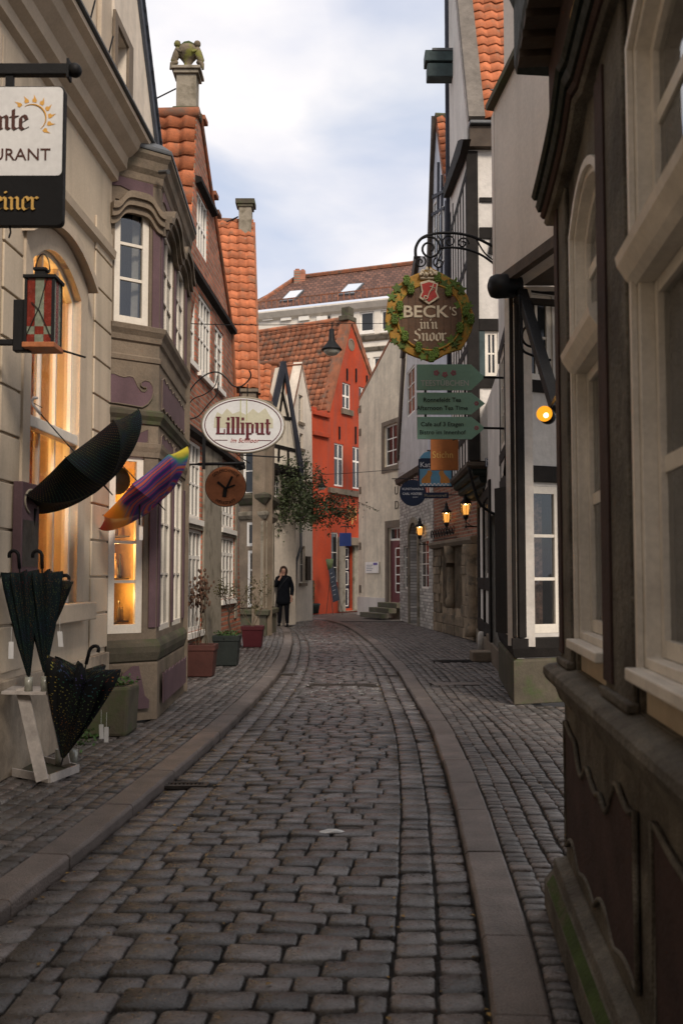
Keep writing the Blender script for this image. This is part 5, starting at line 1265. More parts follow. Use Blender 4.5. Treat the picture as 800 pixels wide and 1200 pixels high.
nbl('plinth', [(0, 0), (.09, 0), (.09, .115), (.055, .17), (.05, .215), (0, .235)], 'front_stone', .004)
MB().sweep([(R0[0], R0[1]), (R1_[0] - .0, R1_[1] - .02)], [(.0605, .158), (.089, .118), (.0905, .122), (.063, .163)], side=-1).build('moss_growth', M['moss_strip'], tn, fix=True)
nbl('ledge', [(0, .90), (.02, .91), (.035, .955), (.055, .98), (.075, .995), (.085, 1.02), (.083, 1.045), (.06, 1.06), (0, 1.073)], 'front_stone', .003)
# carved panel with scrolled edges: raised field and rolled border
def scrolled(u0, u1, z0, z1, seed):
    random.seed(seed); top = []; n = 34
    for i in range(n + 1):
        t = i / n; top.append((u0 + (u1 - u0) * t, z1 - .03 - .10 * (0.5 - .5 * cos(t * 2 * pi)) - .05 * abs(sin(t * pi * 5)) + .03 * sin(t * 17)))
    bot = []
    for i in range(n + 1):
        t = 1 - i / n; bot.append((u0 + (u1 - u0) * t, z0 + .03 + .05 * abs(sin(t * pi * 4)) + .02 * sin(t * 13)))
    return top + bot
for (u0, u1, sd_) in ((.10, 1.62, 3), (1.85, 3.6, 8)):
    pts = scrolled(u0, u1, .27, .86, sd_)
    MB().poly(PN, pts, .001, .012).build('carved_panel', M['wine'], tn)
    MB().tube([PN.P(u, z, .012) for u, z in pts], .010, 6, closed=True).build('scroll_border', M['front_stone'], tn, smooth=True)
    for cu, cz in ():
        sp_ = [PN.P(cu + cos(A) * (.015 + .008 * A), cz + sin(A) * (.015 + .008 * A), .014) for A in [i * .45 for i in range(18)]]
        MB().tube(sp_, .008, 5).build('scroll_carving', M['front_stone'], tn, smooth=True)
# pilasters
def pil(u0, u1, o=.018): 
    MB().pbox(PN, u0, u1, 1.075, zhead + .2, .001, o).build('pilaster', M['front_stone'], tn, bevel=.006)
    MB().pbox(PN, u0 + (u1 - u0) * .0, u0 + (u1 - u0) * .34, 1.12, zhead + .1, o, o + .008).build('pilaster_field', M['wine'], tn)
    MB().pbox(PN, u0 - .012, u1 + .012, 1.072, 1.10, .001, o + .02).build('pilaster_base', M['front_stone'], tn, bevel=.006)
pil(.05, un(670)); pil(un(711), un(743))
# sash windows with deep casings
M['sash'] = mk('aged_white_sash', (.76, .71, .635), .5, .22, 3, .15, 50, spec=.4, streak=.3)
for h in (h1, h2):
    u0, u1, z0, z1 = h; cw = .055
    fo = MB().poly(PN, arch((u0, u1, zsill, z1), .14), -.05, -.005, [arch((u0 + cw, u1 - cw, zsill + .03, z1 - cw), .12)]).build('window_casing', M['sash'], tn, bevel=.004)
    MB().poly(PN, arch((u0 + .0, u1 - .0, zsill - .0, z1), .14), -.004, .012, [arch((u0 + .03, u1 - .03, zsill + .001, z1 - .03), .13)]).build('architrave', M['sash'], fo, bevel=.003)
    zm = 2.30
    MB().pbox(PN, u0 + .01, u1 - .01, zsill - .035, zsill, -.05, .045).build('sill', M['sash'], fo, bevel=.005)
    MB().pbox(PN, u0 + .0, u1 - .0, 1.076, zsill - .036, -.05, -.015).build('apron_panel', M['cream'], fo)
    MB().sweep([PN.xy(u0 + .002), PN.xy(u1 - .002)], [(-.05, zm - .05), (.0, zm - .05), (.02, zm - .03), (.045, zm + .01), (.05, zm + .035), (.03, zm + .05), (-.05, zm + .06)], side=1 if Vector((PN.d.y, -PN.d.x)).dot(PN.n) > 0 else -1).build('transom', M['sash'], fo, fix=True)
    window(fo, PN, (u0 + cw, u1 - cw, zsill + .03, zm - .05), -.045, .04, 2, (.5,), .022, 'sash', 'gl', .03, name='sash', mull=.035)
    window(fo, PN, (u0 + cw, u1 - cw, zm + .06, z1 - cw), -.045, .04, 2, (.5,), .022, 'sash', 'gl', .03, name='sash', mull=.035, rise=.11)
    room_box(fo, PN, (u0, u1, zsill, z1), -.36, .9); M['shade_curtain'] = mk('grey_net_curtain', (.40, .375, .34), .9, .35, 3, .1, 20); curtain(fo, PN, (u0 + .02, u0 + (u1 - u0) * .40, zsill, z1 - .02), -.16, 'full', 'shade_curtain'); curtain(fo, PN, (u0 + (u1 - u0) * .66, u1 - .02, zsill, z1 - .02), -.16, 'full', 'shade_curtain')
# ornate ogee cornice, frieze with gilt letters, box cornice
def ogee(t): return .0
n = 40; ucs = [(-.05 + (LN) * i / n) for i in range(n + 1)]
for k, (dz, o, h, mt) in enumerate(((.0, .045, .03, 'front_stone'), (.032, .062, .03, 'wine'), (.064, .082, .055, 'darkgreen'), (.12, .10, .035, 'darkgreen'))):
    m = MB(); prev = None
    for i, u in enumerate(ucs):
        zz = 3.04 + dz + .07 * (0.5 - .5 * cos(min(1, max(0, (u - .1) / 2.6)) * 2 * pi)) ; zz += .06 * exp(-((u - .9) / .12) ** 2)
        row = [PN.P(u, zz, 0), PN.P(u, zz, o), PN.P(u, zz + h * .5, o + .012), PN.P(u, zz + h, o), PN.P(u, zz + h, 0)]
        m.v += [tuple(p) for p in row]
        if prev is not None: m.f += [(prev + j, prev + 5 + j, prev + 6 + j, prev + 1 + j) for j in range(4)]
        prev = len(m.v) - 5
    m.f += [(0, 1, 2, 3, 4), tuple(len(m.v) - 5 + j for j in range(5))]
    m.build('hood_mould', M[mt], tn, fix=True)
MB().pbox(PN, -.01, LN, 3.26, 3.8, .001, .03).build('frieze', M['wine'], tn)
nbl('box_cornice', [(0, 3.80), (.165, 3.80), (.175, 3.84), (.175, 4.12), (.2, 4.2), (0, 4.22)], 'darkgreen', .006)
for i in range(14): MB().pbox(PN, .0 + i * .16, .10 + i * .16, 3.765, 3.80, .0, .17).build('soffit_board', M['brownwood'], tn)
random.seed(11)
# house added out of view behind the viewpoint, to darken window reflections
Pb = Pl((-9, -15), (9, -15)); tb_ = root_at(Pb, 9, 'unseen_rear_house', 'plain cream house added out of view behind the viewpoint to darken window reflections', 'house')
hl_ = [(2 + i * 3, 3.1 + i * 3, z, z + 1.6) for i in range(5) for z in (1.0, 4.2)]
MB().poly(Pb, [(0, 0), (18, 0), (18, 7.2), (9, 11), (0, 7.2)], -.4, 0, [rectpts(r) for r in hl_]).build('wall', M['cream'], tb_)
for r in hl_: window(tb_, Pb, r, -.05, .08, 2, (.5,), .04, 'offwhite', 'glf', .05)
# ------------------------------------------------------------------ lettering
def text_on(pl, s, u, z, size, o, mat, parent, name='lettering', align='CENTER', bold=0.0, ext=.004, sx=1.0, arc=None, shear=0.0):
    cu = bpy.data.curves.new('t', 'FONT'); cu.body = s; cu.size = size; cu.align_x = align; cu.offset = bold * size; cu.extrude = ext; cu.shear = shear; cu.resolution_u = 3
    ob = bpy.data.objects.new('t', cu); me = bpy.data.meshes.new_from_object(ob); m = MB()
    for v in me.vertices:
        x, y = v.co.x * sx, v.co.y
        if arc:
            R_, up_ = arc; A = x / R_; rr = R_ + y if up_ else R_ - y
            x, y = (sin(A) * rr, cos(A) * rr) if up_ else (sin(A) * rr, -cos(A) * rr)
        m.v.append(tuple(pl.P(u + x, z + y, o + v.co.z + ext)))
    m.f = [tuple(p.vertices) for p in me.polygons]
    bpy.data.objects.remove(ob); bpy.data.curves.remove(cu); bpy.data.meshes.remove(me)
    return m.build(name, M[mat], parent)
# broad-nib glyphs (x, y in x-heights)
NIB = {
 'i': (.42, [[(-.1, .90), (.06, .80), (.06, .16), (.22, .06)], [(.02, 1.28), (.1, 1.20)]]),
 'n': (.78, [[(-.1, .90), (.06, .80), (.06, .12), (.14, .06)], [(.12, .74), (.34, .92), (.46, .80), (.46, .16), (.62, .06)]]),
 'r': (.55, [[(-.1, .90), (.06, .80), (.06, .12), (.18, .06)], [(.10, .74), (.28, .92), (.42, .80)]]),
 't': (.50, [[(.08, 1.30), (.08, .18), (.22, .04), (.36, .14)], [(-.08, .86), (.34, .86)]]),
 'e': (.62, [[(.10, .48), (.42, .66), (.34, .86), (.20, .94), (.04, .76), (.04, .18), (.20, .03), (.46, .16)]]),
 'o': (.72, [[(.28, .94), (.06, .76), (.06, .20), (.28, .03), (.50, .20), (.50, .76), (.28, .94)]]),
 'S': (1.0, [[(.74, 1.22), (.46, 1.40), (.16, 1.20), (.18, .92), (.62, .66), (.66, .26), (.36, .0), (.02, .20)]]),
 "'": (.26, [[(.06, 1.36), (.02, 1.08)]]), ' ': (.4, []),
}
def nib_text(pl, s, u, z, h, o, mat, parent, name='lettering', nib=(.15, .12), align='CENTER', ext=.005):
    W = sum(NIB[c][0] for c in s) * h; x = u - (W / 2 if align == 'CENTER' else (W if align == 'RIGHT' else 0)); m = MB(); k = 0
    for c in s:
        w_, st = NIB[c]
        for pl_ in st:
            for a, b in zip(pl_, pl_[1:]):
                n = Vector(nib) * .5 * h; A = Vector(a) * h; B = Vector(b) * h
                q = [A - n, A + n, B + n, B - n]; k += 1; oo = o + ext + k * .00002
                f = [pl.P(x + p.x, z + p.y, oo) for p in q] + [pl.P(x + p.x, z + p.y, o) for p in q]
                m.add(f, [(0, 1, 2, 3), (4, 5, 1, 0), (5, 6, 2, 1), (6, 7, 3, 2), (7, 4, 0, 3)])
        x += w_ * h
    return m.build(name, M[mat], parent)
def rects_on(pl, rs, o, mat, parent, name='lettering', ext=.005):
    m = MB()
    for i, (a, b, c, d_) in enumerate(rs): m.pbox(pl, a, c, b, d_, o, o + ext + i * .00003)
    return m.build(name, M[mat], parent)
def disc(pl, u, z, r, o0, o1, mat, parent, name, sz=1.0, n=48, **k):
    return MB().poly(pl, [(u + r * cos(2 * pi * i / n), z + r * sz * sin(2 * pi * i / n)) for i in range(n)], o0, o1).build(name, M[mat], parent, **k)
def ring_on(pl, u, z, r, sz, o, t, mat, parent, name, n=48):
    return MB().tube([pl.P(u + r * cos(2 * pi * i / n), z + r * sz * sin(2 * pi * i / n), o) for i in range(n)], t, 5, closed=True).build(name, M[mat], parent, smooth=True)
M['sign_white'] = mk('sign_white', (.62, .62, .62), .5, .1, 3, .05); M['maroon'] = mk('maroon_letter', (.10, .012, .02), .5, .1); M['gold'] = mk('gilt_letter', (.50, .30, .07), .45, .2, spec=.5)
M['sun_gold'] = mk('sun_orange', (.62, .33, .07), .6, .1); M['brownletter'] = mk('brown_letter', (.07, .025, .018), .6, .1)
M['cream_letter'] = mk('cream_letter', (.56, .47, .34), .6, .15); M['sign_green'] = mk('sage_green_sign', (.26, .45, .35), .55, .12, 2, .05)
M['rustorange'] = mk('rust_orange_sign', (.34, .11, .025), .6, .35, 1.2, .05); M['ochre'] = mk('ochre_rim', (.46, .235, .03), .6, .4, 9, .5, col2=(.12, .15, .025), c2s=9, c2lo=.5, c2hi=.62); M['plankbrown'] = mk('brown_sign_board', (.13, .068, .036), .6, .3, 5, .3)
M['hop'] = mk('hop_leaf_green', (.10, .16, .022), .6, .45, 12, .4, rnd=.3); M['shield_red'] = mk('shield_red', (.36, .025, .018), .5, .15); M['darkletter'] = mk('dark_letter', (.022, .03, .028), .6, .1)
M['pink'] = mk('dusty_pink', (.36, .14, .17), .6, .1); M['copper'] = mk('copper_brown_wood', (.40, .14, .055), .6, .35, 4, .4)
M['sky_blue'] = mk('sign_sky_blue', (.12, .30, .44), .6, .2); M['navy'] = mk('navy_sign', (.012, .022, .05), .5, .2); M['cat_orange'] = mk('cat_orange', (.52, .22, .05), .6, .2); M['yellow_green'] = mk('faded_yellow', (.42, .42, .22), .6, .1)
M['blue_sign'] = mk('deep_blue_panel', (.012, .03, .14), .55, .15)
# ------------------------------------------------------------------ restaurant sign on its arm
d = 5.0; SP = front(d); hx = SP.hit
sg = thing('restaurant_sign', 'white and black hanging board with flaming sun and letters URANT on iron arm', 'sign', tuple(D(0, 180, d)))
u0, z1 = hx(-70, 101); u1, z0 = hx(73.5, 264)
def rr(u0, u1, z0, z1, r, n=5):
    pts = []
    for cx, cy, a in ((u1 - r, z1 - r, 0), (u0 + r, z1 - r, pi / 2), (u0 + r, z0 + r, pi), (u1 - r, z0 + r, 1.5 * pi)):
        for i in range(n + 1): A = a + pi / 2 * i / n; pts.append((cx + r * cos(A), cz_ + r * sin(A)) if False else (cx + r * cos(A), cy + r * sin(A)))
    return pts
MB().poly(SP, rr(u0, u1, z0, z1, .03), -.045, 0).build('frame_board', M['black'], sg, bevel=.003)
zs_ = hx(40, 206)[1]
MB().poly(SP, rr(u0 + .008, u1 - .008, zs_, z1 - .006, .025), 0, .004).build('white_panel', M['sign_white'], sg)
nib_text(SP, 'nte', hx(40, 0)[0] - .005, hx(0, 153)[1], .083, .004, 'brownletter', sg, nib=(.20, .10), align='RIGHT')
M['serif'] = M['brownletter']
text_on(SP, 'RESTAURANT', hx(63.5, 0)[0], hx(0, 188)[1], .088, .004, 'brownletter', sg, align='RIGHT', ext=.002, sx=1.02)
nib_text(SP, 'einer', hx(52, 0)[0], hx(0, 247)[1], .076, .004, 'gold', sg, nib=(.17, .10), align='RIGHT')
cu_, cz_ = hx(38, 139); m = MB(); R_ = .073
m.tube([SP.P(cu_ + R_ * cos(A), cz_ + R_ * sin(A), .006) for A in [(-50 + i * 9) * pi / 180 for i in range(20)]], [.001 + .0035 * sin(pi * i / 19) for i in range(20)], 5)
m.build('sun_arc', M['sun_gold'], sg)
for i in range(8):
    A = radians(-42 + i * 25); e = Vector((cos(A), sin(A))); tn_ = Vector((-e.y, e.x)); c = Vector((cu_, cz_)) + e * (R_ + .012)
    pts = [c - tn_ * .011, c + e * .012 - tn_ * .013, c + e * .040 + tn_ * .006, c + e * .020 + tn_ * .004, c + e * .012 + tn_ * .012, c + tn_ * .008]
    MB().poly(SP, [tuple(p) for p in pts], .004, .006).build('sun_flame', M['sun_gold'], sg)
za = hx(0, 80)[1]
MB().pbox(SP, hx(-170, 0)[0] - .0, hx(80, 0)[0], za - .03, za + .03, -.045, -.0).build('arm', M['iron'], sg, bevel=.006)
MB().pbox(SP, hx(80, 0)[0], hx(80, 0)[0] + .012, za - .05, za + .05, -.055, .01).build('arm_collar', M['iron'], sg)
b = SP.P(hx(88, 0)[0], za, -.022); MB().ico(b, .037, 3).build('ball_finial', M['iron'], sg, smooth=True)
MB().pbox(SP, hx(8, 0)[0], hx(17, 0)[0], z1, za - .031, -.035, -.01).pbox(SP, hx(-60, 0)[0], hx(-51, 0)[0], z1, za - .031, -.035, -.01).build('hanger', M['iron'], sg)
b = SP.P(hx(16, 0)[0], z0 - .03, -.02); MB().tube([b + Vector((0, 0, .03)), b + Vector((.005, 0, -.0)), b + Vector((-.004, 0, -.03))], .005, 5).build('eye_hook', M['iron'], sg)
# ------------------------------------------------------------------ harlequin wall lantern
d = 6.72; LP = front(d); c0 = D(46.5, 363, d); wl = thing('wall_lantern', 'unlit black wall lantern with red and white harlequin glass beside the arched window', 'lantern', tuple(c0))
hw = .093; zt_, zb_ = D(46, 326, d).z, D(46, 401, d).z; x0, x1 = c0.x - hw, c0.x + hw; y0, y1_ = d, d + 2 * hw
M['glass_red'] = mk('red_lantern_glass', (.19, .018, .009), .25, .4, 14, .1, spec=.6); M['glass_pale'] = mk('pale_lantern_glass', (.20, .225, .17), .25, .3, 14, .1, spec=.6)
for (x, y) in ((x0, y0), (x1, y0), (x1, y1_), (x0, y1_)): MB().box((x, y, (zt_ + zb_) / 2), (.009, .009, (zt_ - zb_) / 2)).build('corner_post', M['iron'], wl)
MB().box((c0.x, d + hw, zt_ + .012), (hw + .02, hw + .02, .012)).build('top_plate', M['iron'], wl, bevel=.004)
MB().box((c0.x, d + hw, zb_ - .018), (hw + .018, hw + .018, .018)).build('base_plate', M['copper'], wl, bevel=.004)
MB().box((c0.x - .02, d + hw, zt_ + .05), (.035, .035, .03)).box((c0.x - .02, d + hw, zt_ + .085), (.045, .045, .008)).build('vent_cap', M['iron'], wl)
MB().tube([(c0.x - .06 + .05 * (1 - cos(A)) , d + hw, zt_ + .07 + .13 * sin(A)) for A in [i * pi / 10 for i in range(11)]], .005, 5).build('carrying_loop', M['iron'], wl)
H = zt_ - zb_
def lpane(ax, a, b, c, e, mat):
    m = MB()
    if ax == 'f': m.pbox(LP, 5 + a, 5 + b, c, e, -.004, 0)
    else: m.box((x1, (a + b) / 2, (c + e) / 2), (.002, (b - a) / 2, (e - c) / 2))
    m.build('pane', M[mat], wl)
w3 = 2 * hw / 3
for i in range(3):
    lpane('f', x0 + i * w3 + .001, x0 + (i + 1) * w3 - .001, zb_ + H * .25, zt_, 'glass_red' if i != 1 else 'glass_pale')
    for j in range(2): lpane('f', x0 + i * w3 + .001, x0 + (i + 1) * w3 - .001, zb_ + H * .125 * j, zb_ + H * .125 * (j + 1) - .001, 'glass_red' if (i + j) % 2 == 0 else 'glass_pale')
    lpane('s', y0 + i * w3 + .001, y0 + (i + 1) * w3 - .001, zb_ + .0, zt_, 'glass_red' if i == 1 else 'glass_pale')
MB().tube([(x0 + .01, d - .006, zb_ + H * .12), (c0.x + .0, d - .006, zb_ + H * .55), (c0.x + .05, d - .006, zt_)], .0035, 4).tube([(x1 - .01, d - .008, zb_ + H * .08), (c0.x, d - .008, zb_ + H * .5), (x0 + .04, d - .008, zb_ + H * .62)], .0035, 4).build('cross_wire', M['iron'], wl)
MB().box((x0 - .05, d + hw, zb_ + H * .30), (.055, .04, .18)).box((-2.43, d + hw, zb_ + H * .35), (.03, .05, .2)).box(((-2.43 + x0) / 2, d + hw, zb_ + .02), (abs(-2.43 - x0) / 2, .02, .02)).build('wall_plate', M['iron'], wl, bevel=.006)
MB().tube([(x1, y1_, zb_ - .01), (x1 + .14, y1_ + .15, zb_ - .03)], .008, 5).build('rod', M['iron'], wl)
# ------------------------------------------------------------------ umbrellas
def uv_build(m, uvs, name, mat, parent, smooth=True, sharp=0):
    o = m.build(name, mat, parent, smooth=smooth); me = o.data; uvl = me.uv_layers.new(name='UVMap')
    for l in me.loops: uvl.data[l.index].uv = uvs[l.vertex_index]
    if sharp: me.set_sharp_from_angle(angle=radians(sharp))
    return o
def dot_mat(name, base, sc, rad, strength=1.0, jitter=False):
    m = bpy.data.materials.new(name); m.use_nodes = True; nt = m.node_tree; N = nt.nodes; L = nt.links; B = N['Principled BSDF']; B.inputs['Roughness'].default_value = .8; B.inputs['Specular IOR Level'].default_value = .1
    uv = N.new('ShaderNodeUVMap'); v = N.new('ShaderNodeTexVoronoi'); v.voronoi_dimensions = '2D'; v.inputs['Scale'].default_value = sc; v.inputs['Randomness'].default_value = 1.0 if jitter else 0.0
    L.new(uv.outputs[0], v.inputs['Vector']); lt = N.new('ShaderNodeMath'); lt.operation = 'LESS_THAN'; lt.inputs[1].default_value = rad; L.new(v.outputs['Distance'], lt.inputs[0])
    n = N.new('ShaderNodeTexNoise'); n.inputs['Scale'].default_value = 1.6; L.new(uv.outputs[0], n.inputs['Vector'])
    r = N.new('ShaderNodeValToRGB'); r.color_ramp.interpolation = 'LINEAR'; e = r.color_ramp.elements
    cols = [(.20, .02, .02), (.24, .11, .02), (.24, .22, .05), (.04, .18, .08), (.04, .13, .20), (.08, .05, .18)]
    e[0].position = .32; e[0].color = (*cols[0], 1); e[1].position = .68; e[1].color = (*cols[5], 1)
    for i in range(1, 5): q = e.new(.32 + .36 * i / 5); q.color = (*cols[i], 1)
    L.new(n.outputs[0], r.inputs[0]); mx = N.new('ShaderNodeMixRGB'); mx.inputs[1].default_value = (*base, 1); L.new(lt.outputs[0], mx.inputs[0]); L.new(r.outputs[0], mx.inputs[2]); L.new(mx.outputs[0], B.inputs['Base Color'])
    return m
M['dots'] = dot_mat('black_dotted_fabric', (.010, .011, .012), 26, .11)
M['flecks'] = dot_mat('black_fabric_colour_flecks', (.010, .011, .012), 26, .12, jitter=True)
M['flecks_fine'] = dot_mat('dark_teal_flecked_fabric', (.006, .011, .013), 22, .085, jitter=True)
def swirl():
    m = bpy.data.materials.new('rainbow_swirl_fabric'); m.use_nodes = True; nt = m.node_tree; N = nt.nodes; L = nt.links; B = N['Principled BSDF']; B.inputs['Roughness'].default_value = .6
    uv = N.new('ShaderNodeUVMap'); n = N.new('ShaderNodeTexNoise'); n.inputs['Scale'].default_value = 1.3; n.inputs['Detail'].default_value = 1.5; n.inputs['Distortion'].default_value = 1.8
    L.new(uv.outputs[0], n.inputs[0]); w_ = N.new('ShaderNodeTexWave'); w_.wave_type = 'RINGS'; w_.rings_direction = 'Z'; w_.inputs['Scale'].default_value = .75; w_.inputs['Distortion'].default_value = 5.5; w_.inputs['Detail'].default_value = 1.2; w_.inputs['Detail Scale'].default_value = 1.2
    L.new(uv.outputs[0], w_.inputs[0]); r = N.new('ShaderNodeValToRGB'); e = r.color_ramp.elements
    cols = [(.018, .02, .10), (.03, .015, .16), (.16, .012, .18), (.30, .014, .08), (.36, .02, .02), (.03, .16, .25), (.02, .03, .16), (.12, .02, .2), (.5, .10, .02)]
    e[0].position = 0; e[0].color = (*cols[0], 1); e[1].position = 1; e[1].color = (*cols[-1], 1)
    for i in range(1, 8): q = e.new(i / 8); q.color = (*cols[i], 1)
    L.new(w_.outputs[0], r.inputs[0])
    sp = N.new('ShaderNodeSeparateXYZ'); L.new(uv.outputs[0], sp.inputs[0]); a = N.new('ShaderNodeMath'); a.operation = 'ADD'; L.new(sp.outputs[0], a.inputs[0]); b = N.new('ShaderNodeMath'); b.operation = 'MULTIPLY'; b.inputs[1].default_value = .45; L.new(n.outputs[0], b.inputs[0]); L.new(b.outputs[0], a.inputs[1])
    r2 = N.new('ShaderNodeValToRGB'); e = r2.color_ramp.elements; e[0].position = .0; e[0].color = (.55, .03, .01, 1); e[1].position = 1; e[1].color = (.45, .36, .02, 1)
    for p, c in ((.30, (.60, .22, .01)), (.36, (.6, .36, .02)), (.84, (.02, .10, .26)), (.90, (.07, .20, .04)), (.95, (.34, .28, .02))): q = e.new(p); q.color = (*c, 1)
    mr = N.new('ShaderNodeMapRange'); mr.inputs[1].default_value = -1.0; mr.inputs[2].default_value = 1.35; L.new(a.outputs[0], mr.inputs[0]); L.new(mr.outputs[0], r2.inputs[0])
    f = N.new('ShaderNodeValToRGB'); e = f.color_ramp.elements; e[0].position = .28; e[0].color = (1, 1, 1, 1); e[1].position = 1; e[1].color = (1, 1, 1, 1)
    q = e.new(.36); q.color = (0, 0, 0, 1); q = e.new(.80); q.color = (0, 0, 0, 1); q = e.new(.87); q.color = (1, 1, 1, 1); L.new(mr.outputs[0], f.inputs[0])
    mx = N.new('ShaderNodeMixRGB'); L.new(f.outputs[0], mx.inputs[0]); L.new(r.outputs[0], mx.inputs[1]); L.new(r2.outputs[0], mx.inputs[2]); L.new(mx.outputs[0], B.inputs['Base Color'])
    return m
M['swirl'] = swirl()
def open_umbrella(C, axis, xdir, R_, dep, mat, label, hl=.42, hcol='black', hgrip='black'):
    """C rim centre, axis points from handle to ferrule"""
    ax = Vector(axis).normalized(); X = (Vector(xdir) - ax * Vector(xdir).dot(ax)).normalized(); Y = ax.cross(X); C = Vector(C)
    t = thing('open_umbrella', label, 'umbrella', tuple(C)); m = MB(); uv = []; n = 48; K = 12
    for k in range(K + 1):
        s_ = k / K; ph = s_ * pi / 2 * .98
        for j in range(n):
            A = 2 * pi * j / n; q = abs(((j / n * 8) % 1) - .5) * 2    # 1 at ribs, 0 mid-panel
            sc = 1 - .07 * (1 - q * q) * s_ ** 2; fo_ = cos(pi / 8) / cos(((j / n * 8) % 1 - .5) * pi / 4); fo_ = 1 - (1 - fo_ / 1.0) * .9 if False else cos(pi / 8) / cos((abs(((j / n * 8) % 1) - .5)) * pi / 4); r = R_ * sin(ph) * sc * fo_ / 1.0; h = dep * cos(ph) ** 1.15 - .03 * (1 - q) * s_ * (1 - s_) * 2 + (.0 if k < K else .0)
            p = C + (X * cos(A) + Y * sin(A)) * r + ax * h; m.v.append(tuple(p)); uv.append((cos(A) * s_ * 1.25, sin(A) * s_ * 1.25))
    for k in range(K):
        for j in range(n):
            j2 = (j + 1) % n; m.f.append((k * n + j, k * n + j2, (k + 1) * n + j2, (k + 1) * n + j))
    uv_build(m, uv, 'canopy', M[mat], t, sharp=17)
    for i in range(8):
        A = 2 * pi * i / 8 ; pts = []
        for k in range(K + 1):
            ph = k / K * pi / 2 * .98; pts.append(C + (X * cos(A) + Y * sin(A)) * R_ * sin(ph) * .985 + ax * (dep * cos(ph) ** 1.15 - .006))
        rb = MB().tube(pts, .0022, 4).build('rib', M['iron'], t)
        tip = pts[-1]; MB().tube([tip, tip + (X * cos(A) + Y * sin(A)) * .012], .004, 5).build('rib_tip', M['iron'], rb)
        MB().tube([C + ax * (dep - .30), C + (X * cos(A) + Y * sin(A)) * R_ * .5 + ax * (dep * .80)], .002, 4).build('stretcher', M['iron'], t)
    MB().tube([C - ax * hl, C + ax * (dep + .02)], .0055, 6).build('shaft', M['iron'], t)
    MB().tube([C + ax * dep, C + ax * (dep + .10)], [.009, .0045], 6).build('ferrule', M['iron'], t)
    MB().tube([C - ax * hl + X * 0, C - ax * (hl + .09), C - ax * (hl + .12) + X * .012, C - ax * (hl + .13) + X * .04, C - ax * (hl + .11) + X * .065], .012, 8).build('handle', M[hgrip], t, smooth=True)
    return t, ax, X, Y
M['white_grip'] = mk('plastic_wrapped_grip', (.55, .55, .56), .4, .3, 20, .2)
def axis_for(a, b, d, toward, bulk):
    A = D(*a, d); B = D(*b, d); v = (B - A).normalized(); r = ((A + B) / 2 - camo.location).normalized(); return ((v - r * v.dot(r)).normalized() - r * toward).normalized()
ax1 = axis_for((50, 487), (136, 584), 7.7, .13, 0); xd = D(157, 478, 7.7) - D(23, 590, 7.7)
C1_ = D(94, 537, 7.7); Rr = (D(163, 478, 7.7) - D(23, 592, 7.7)).length / 2
u1t, ax_, X_, Y_ = open_umbrella(C1_, ax1, xd, Rr, .28, 'dots', 'open black umbrella with rows of tiny coloured dots hung sideways before the arched window', .45, hgrip='white_grip')
st = D(42, 596, 7.5); MB().tube([st, st + Vector((-.01, 0, -.09)), st + Vector((-.025, 0, -.19))], .012, 6).build('tie_strap', M['black'], u1t)
ax2 = axis_for((120, 520), (203, 607), 9.5, .17, 0); xd = D(222, 528, 9.5) - D(114, 616, 9.5)
C2_ = D(168, 571, 9.5); Rr = (D(223, 527, 9.5) - D(113, 616, 9.5)).length / 2
u2t, ax_, X_, Y_ = open_umbrella(C2_, ax2, xd, Rr, .21, 'swirl', 'open umbrella in swirling rainbow colours hung before the bay shop window', .30)
st = D(164, 590, 9.2); MB().tube([st, st + Vector((0, 0, -.10)), st + Vector((0, 0, -.2))], .010, 6).build('tie_strap', M['black'], u2t)
def price_tag(px, py0, py1, d, label, w_=.055, tilt=0.0):
    a, b = D(px, py0, d), D(px, py1, d); P_ = front(d); u = a.x + 5; m = MB(); t = MB()
    o = MB().poly(P_, [(u - w_ / 2 + tilt, a.z), (u + w_ / 2 + tilt, a.z), (u + w_ / 2, b.z), (u - w_ / 2, b.z)], -.002, 0).build('price_tag', M['sign_white'], label=label, cat='price tag')
    MB().tube([a + Vector((tilt, -.001, -.01)), a + Vector((tilt, 0, .10))], .0015, 4).build('string', M['paper'], o)
price_tag(165.5, 617, 633, 9.1, 'white price tag dangling from the rainbow umbrella', .035)
def hook(px, py, d, wallx, par):
    p = D(px, py, d); MB().tube([p, Vector((wallx, p.y, p.z + .05))], .004, 4).build('hanging_wire', M['iron'], par)
hook(50, 478, 7.7, -2.42, u1t); hook(130, 520, 9.5, -2.36, u2t)
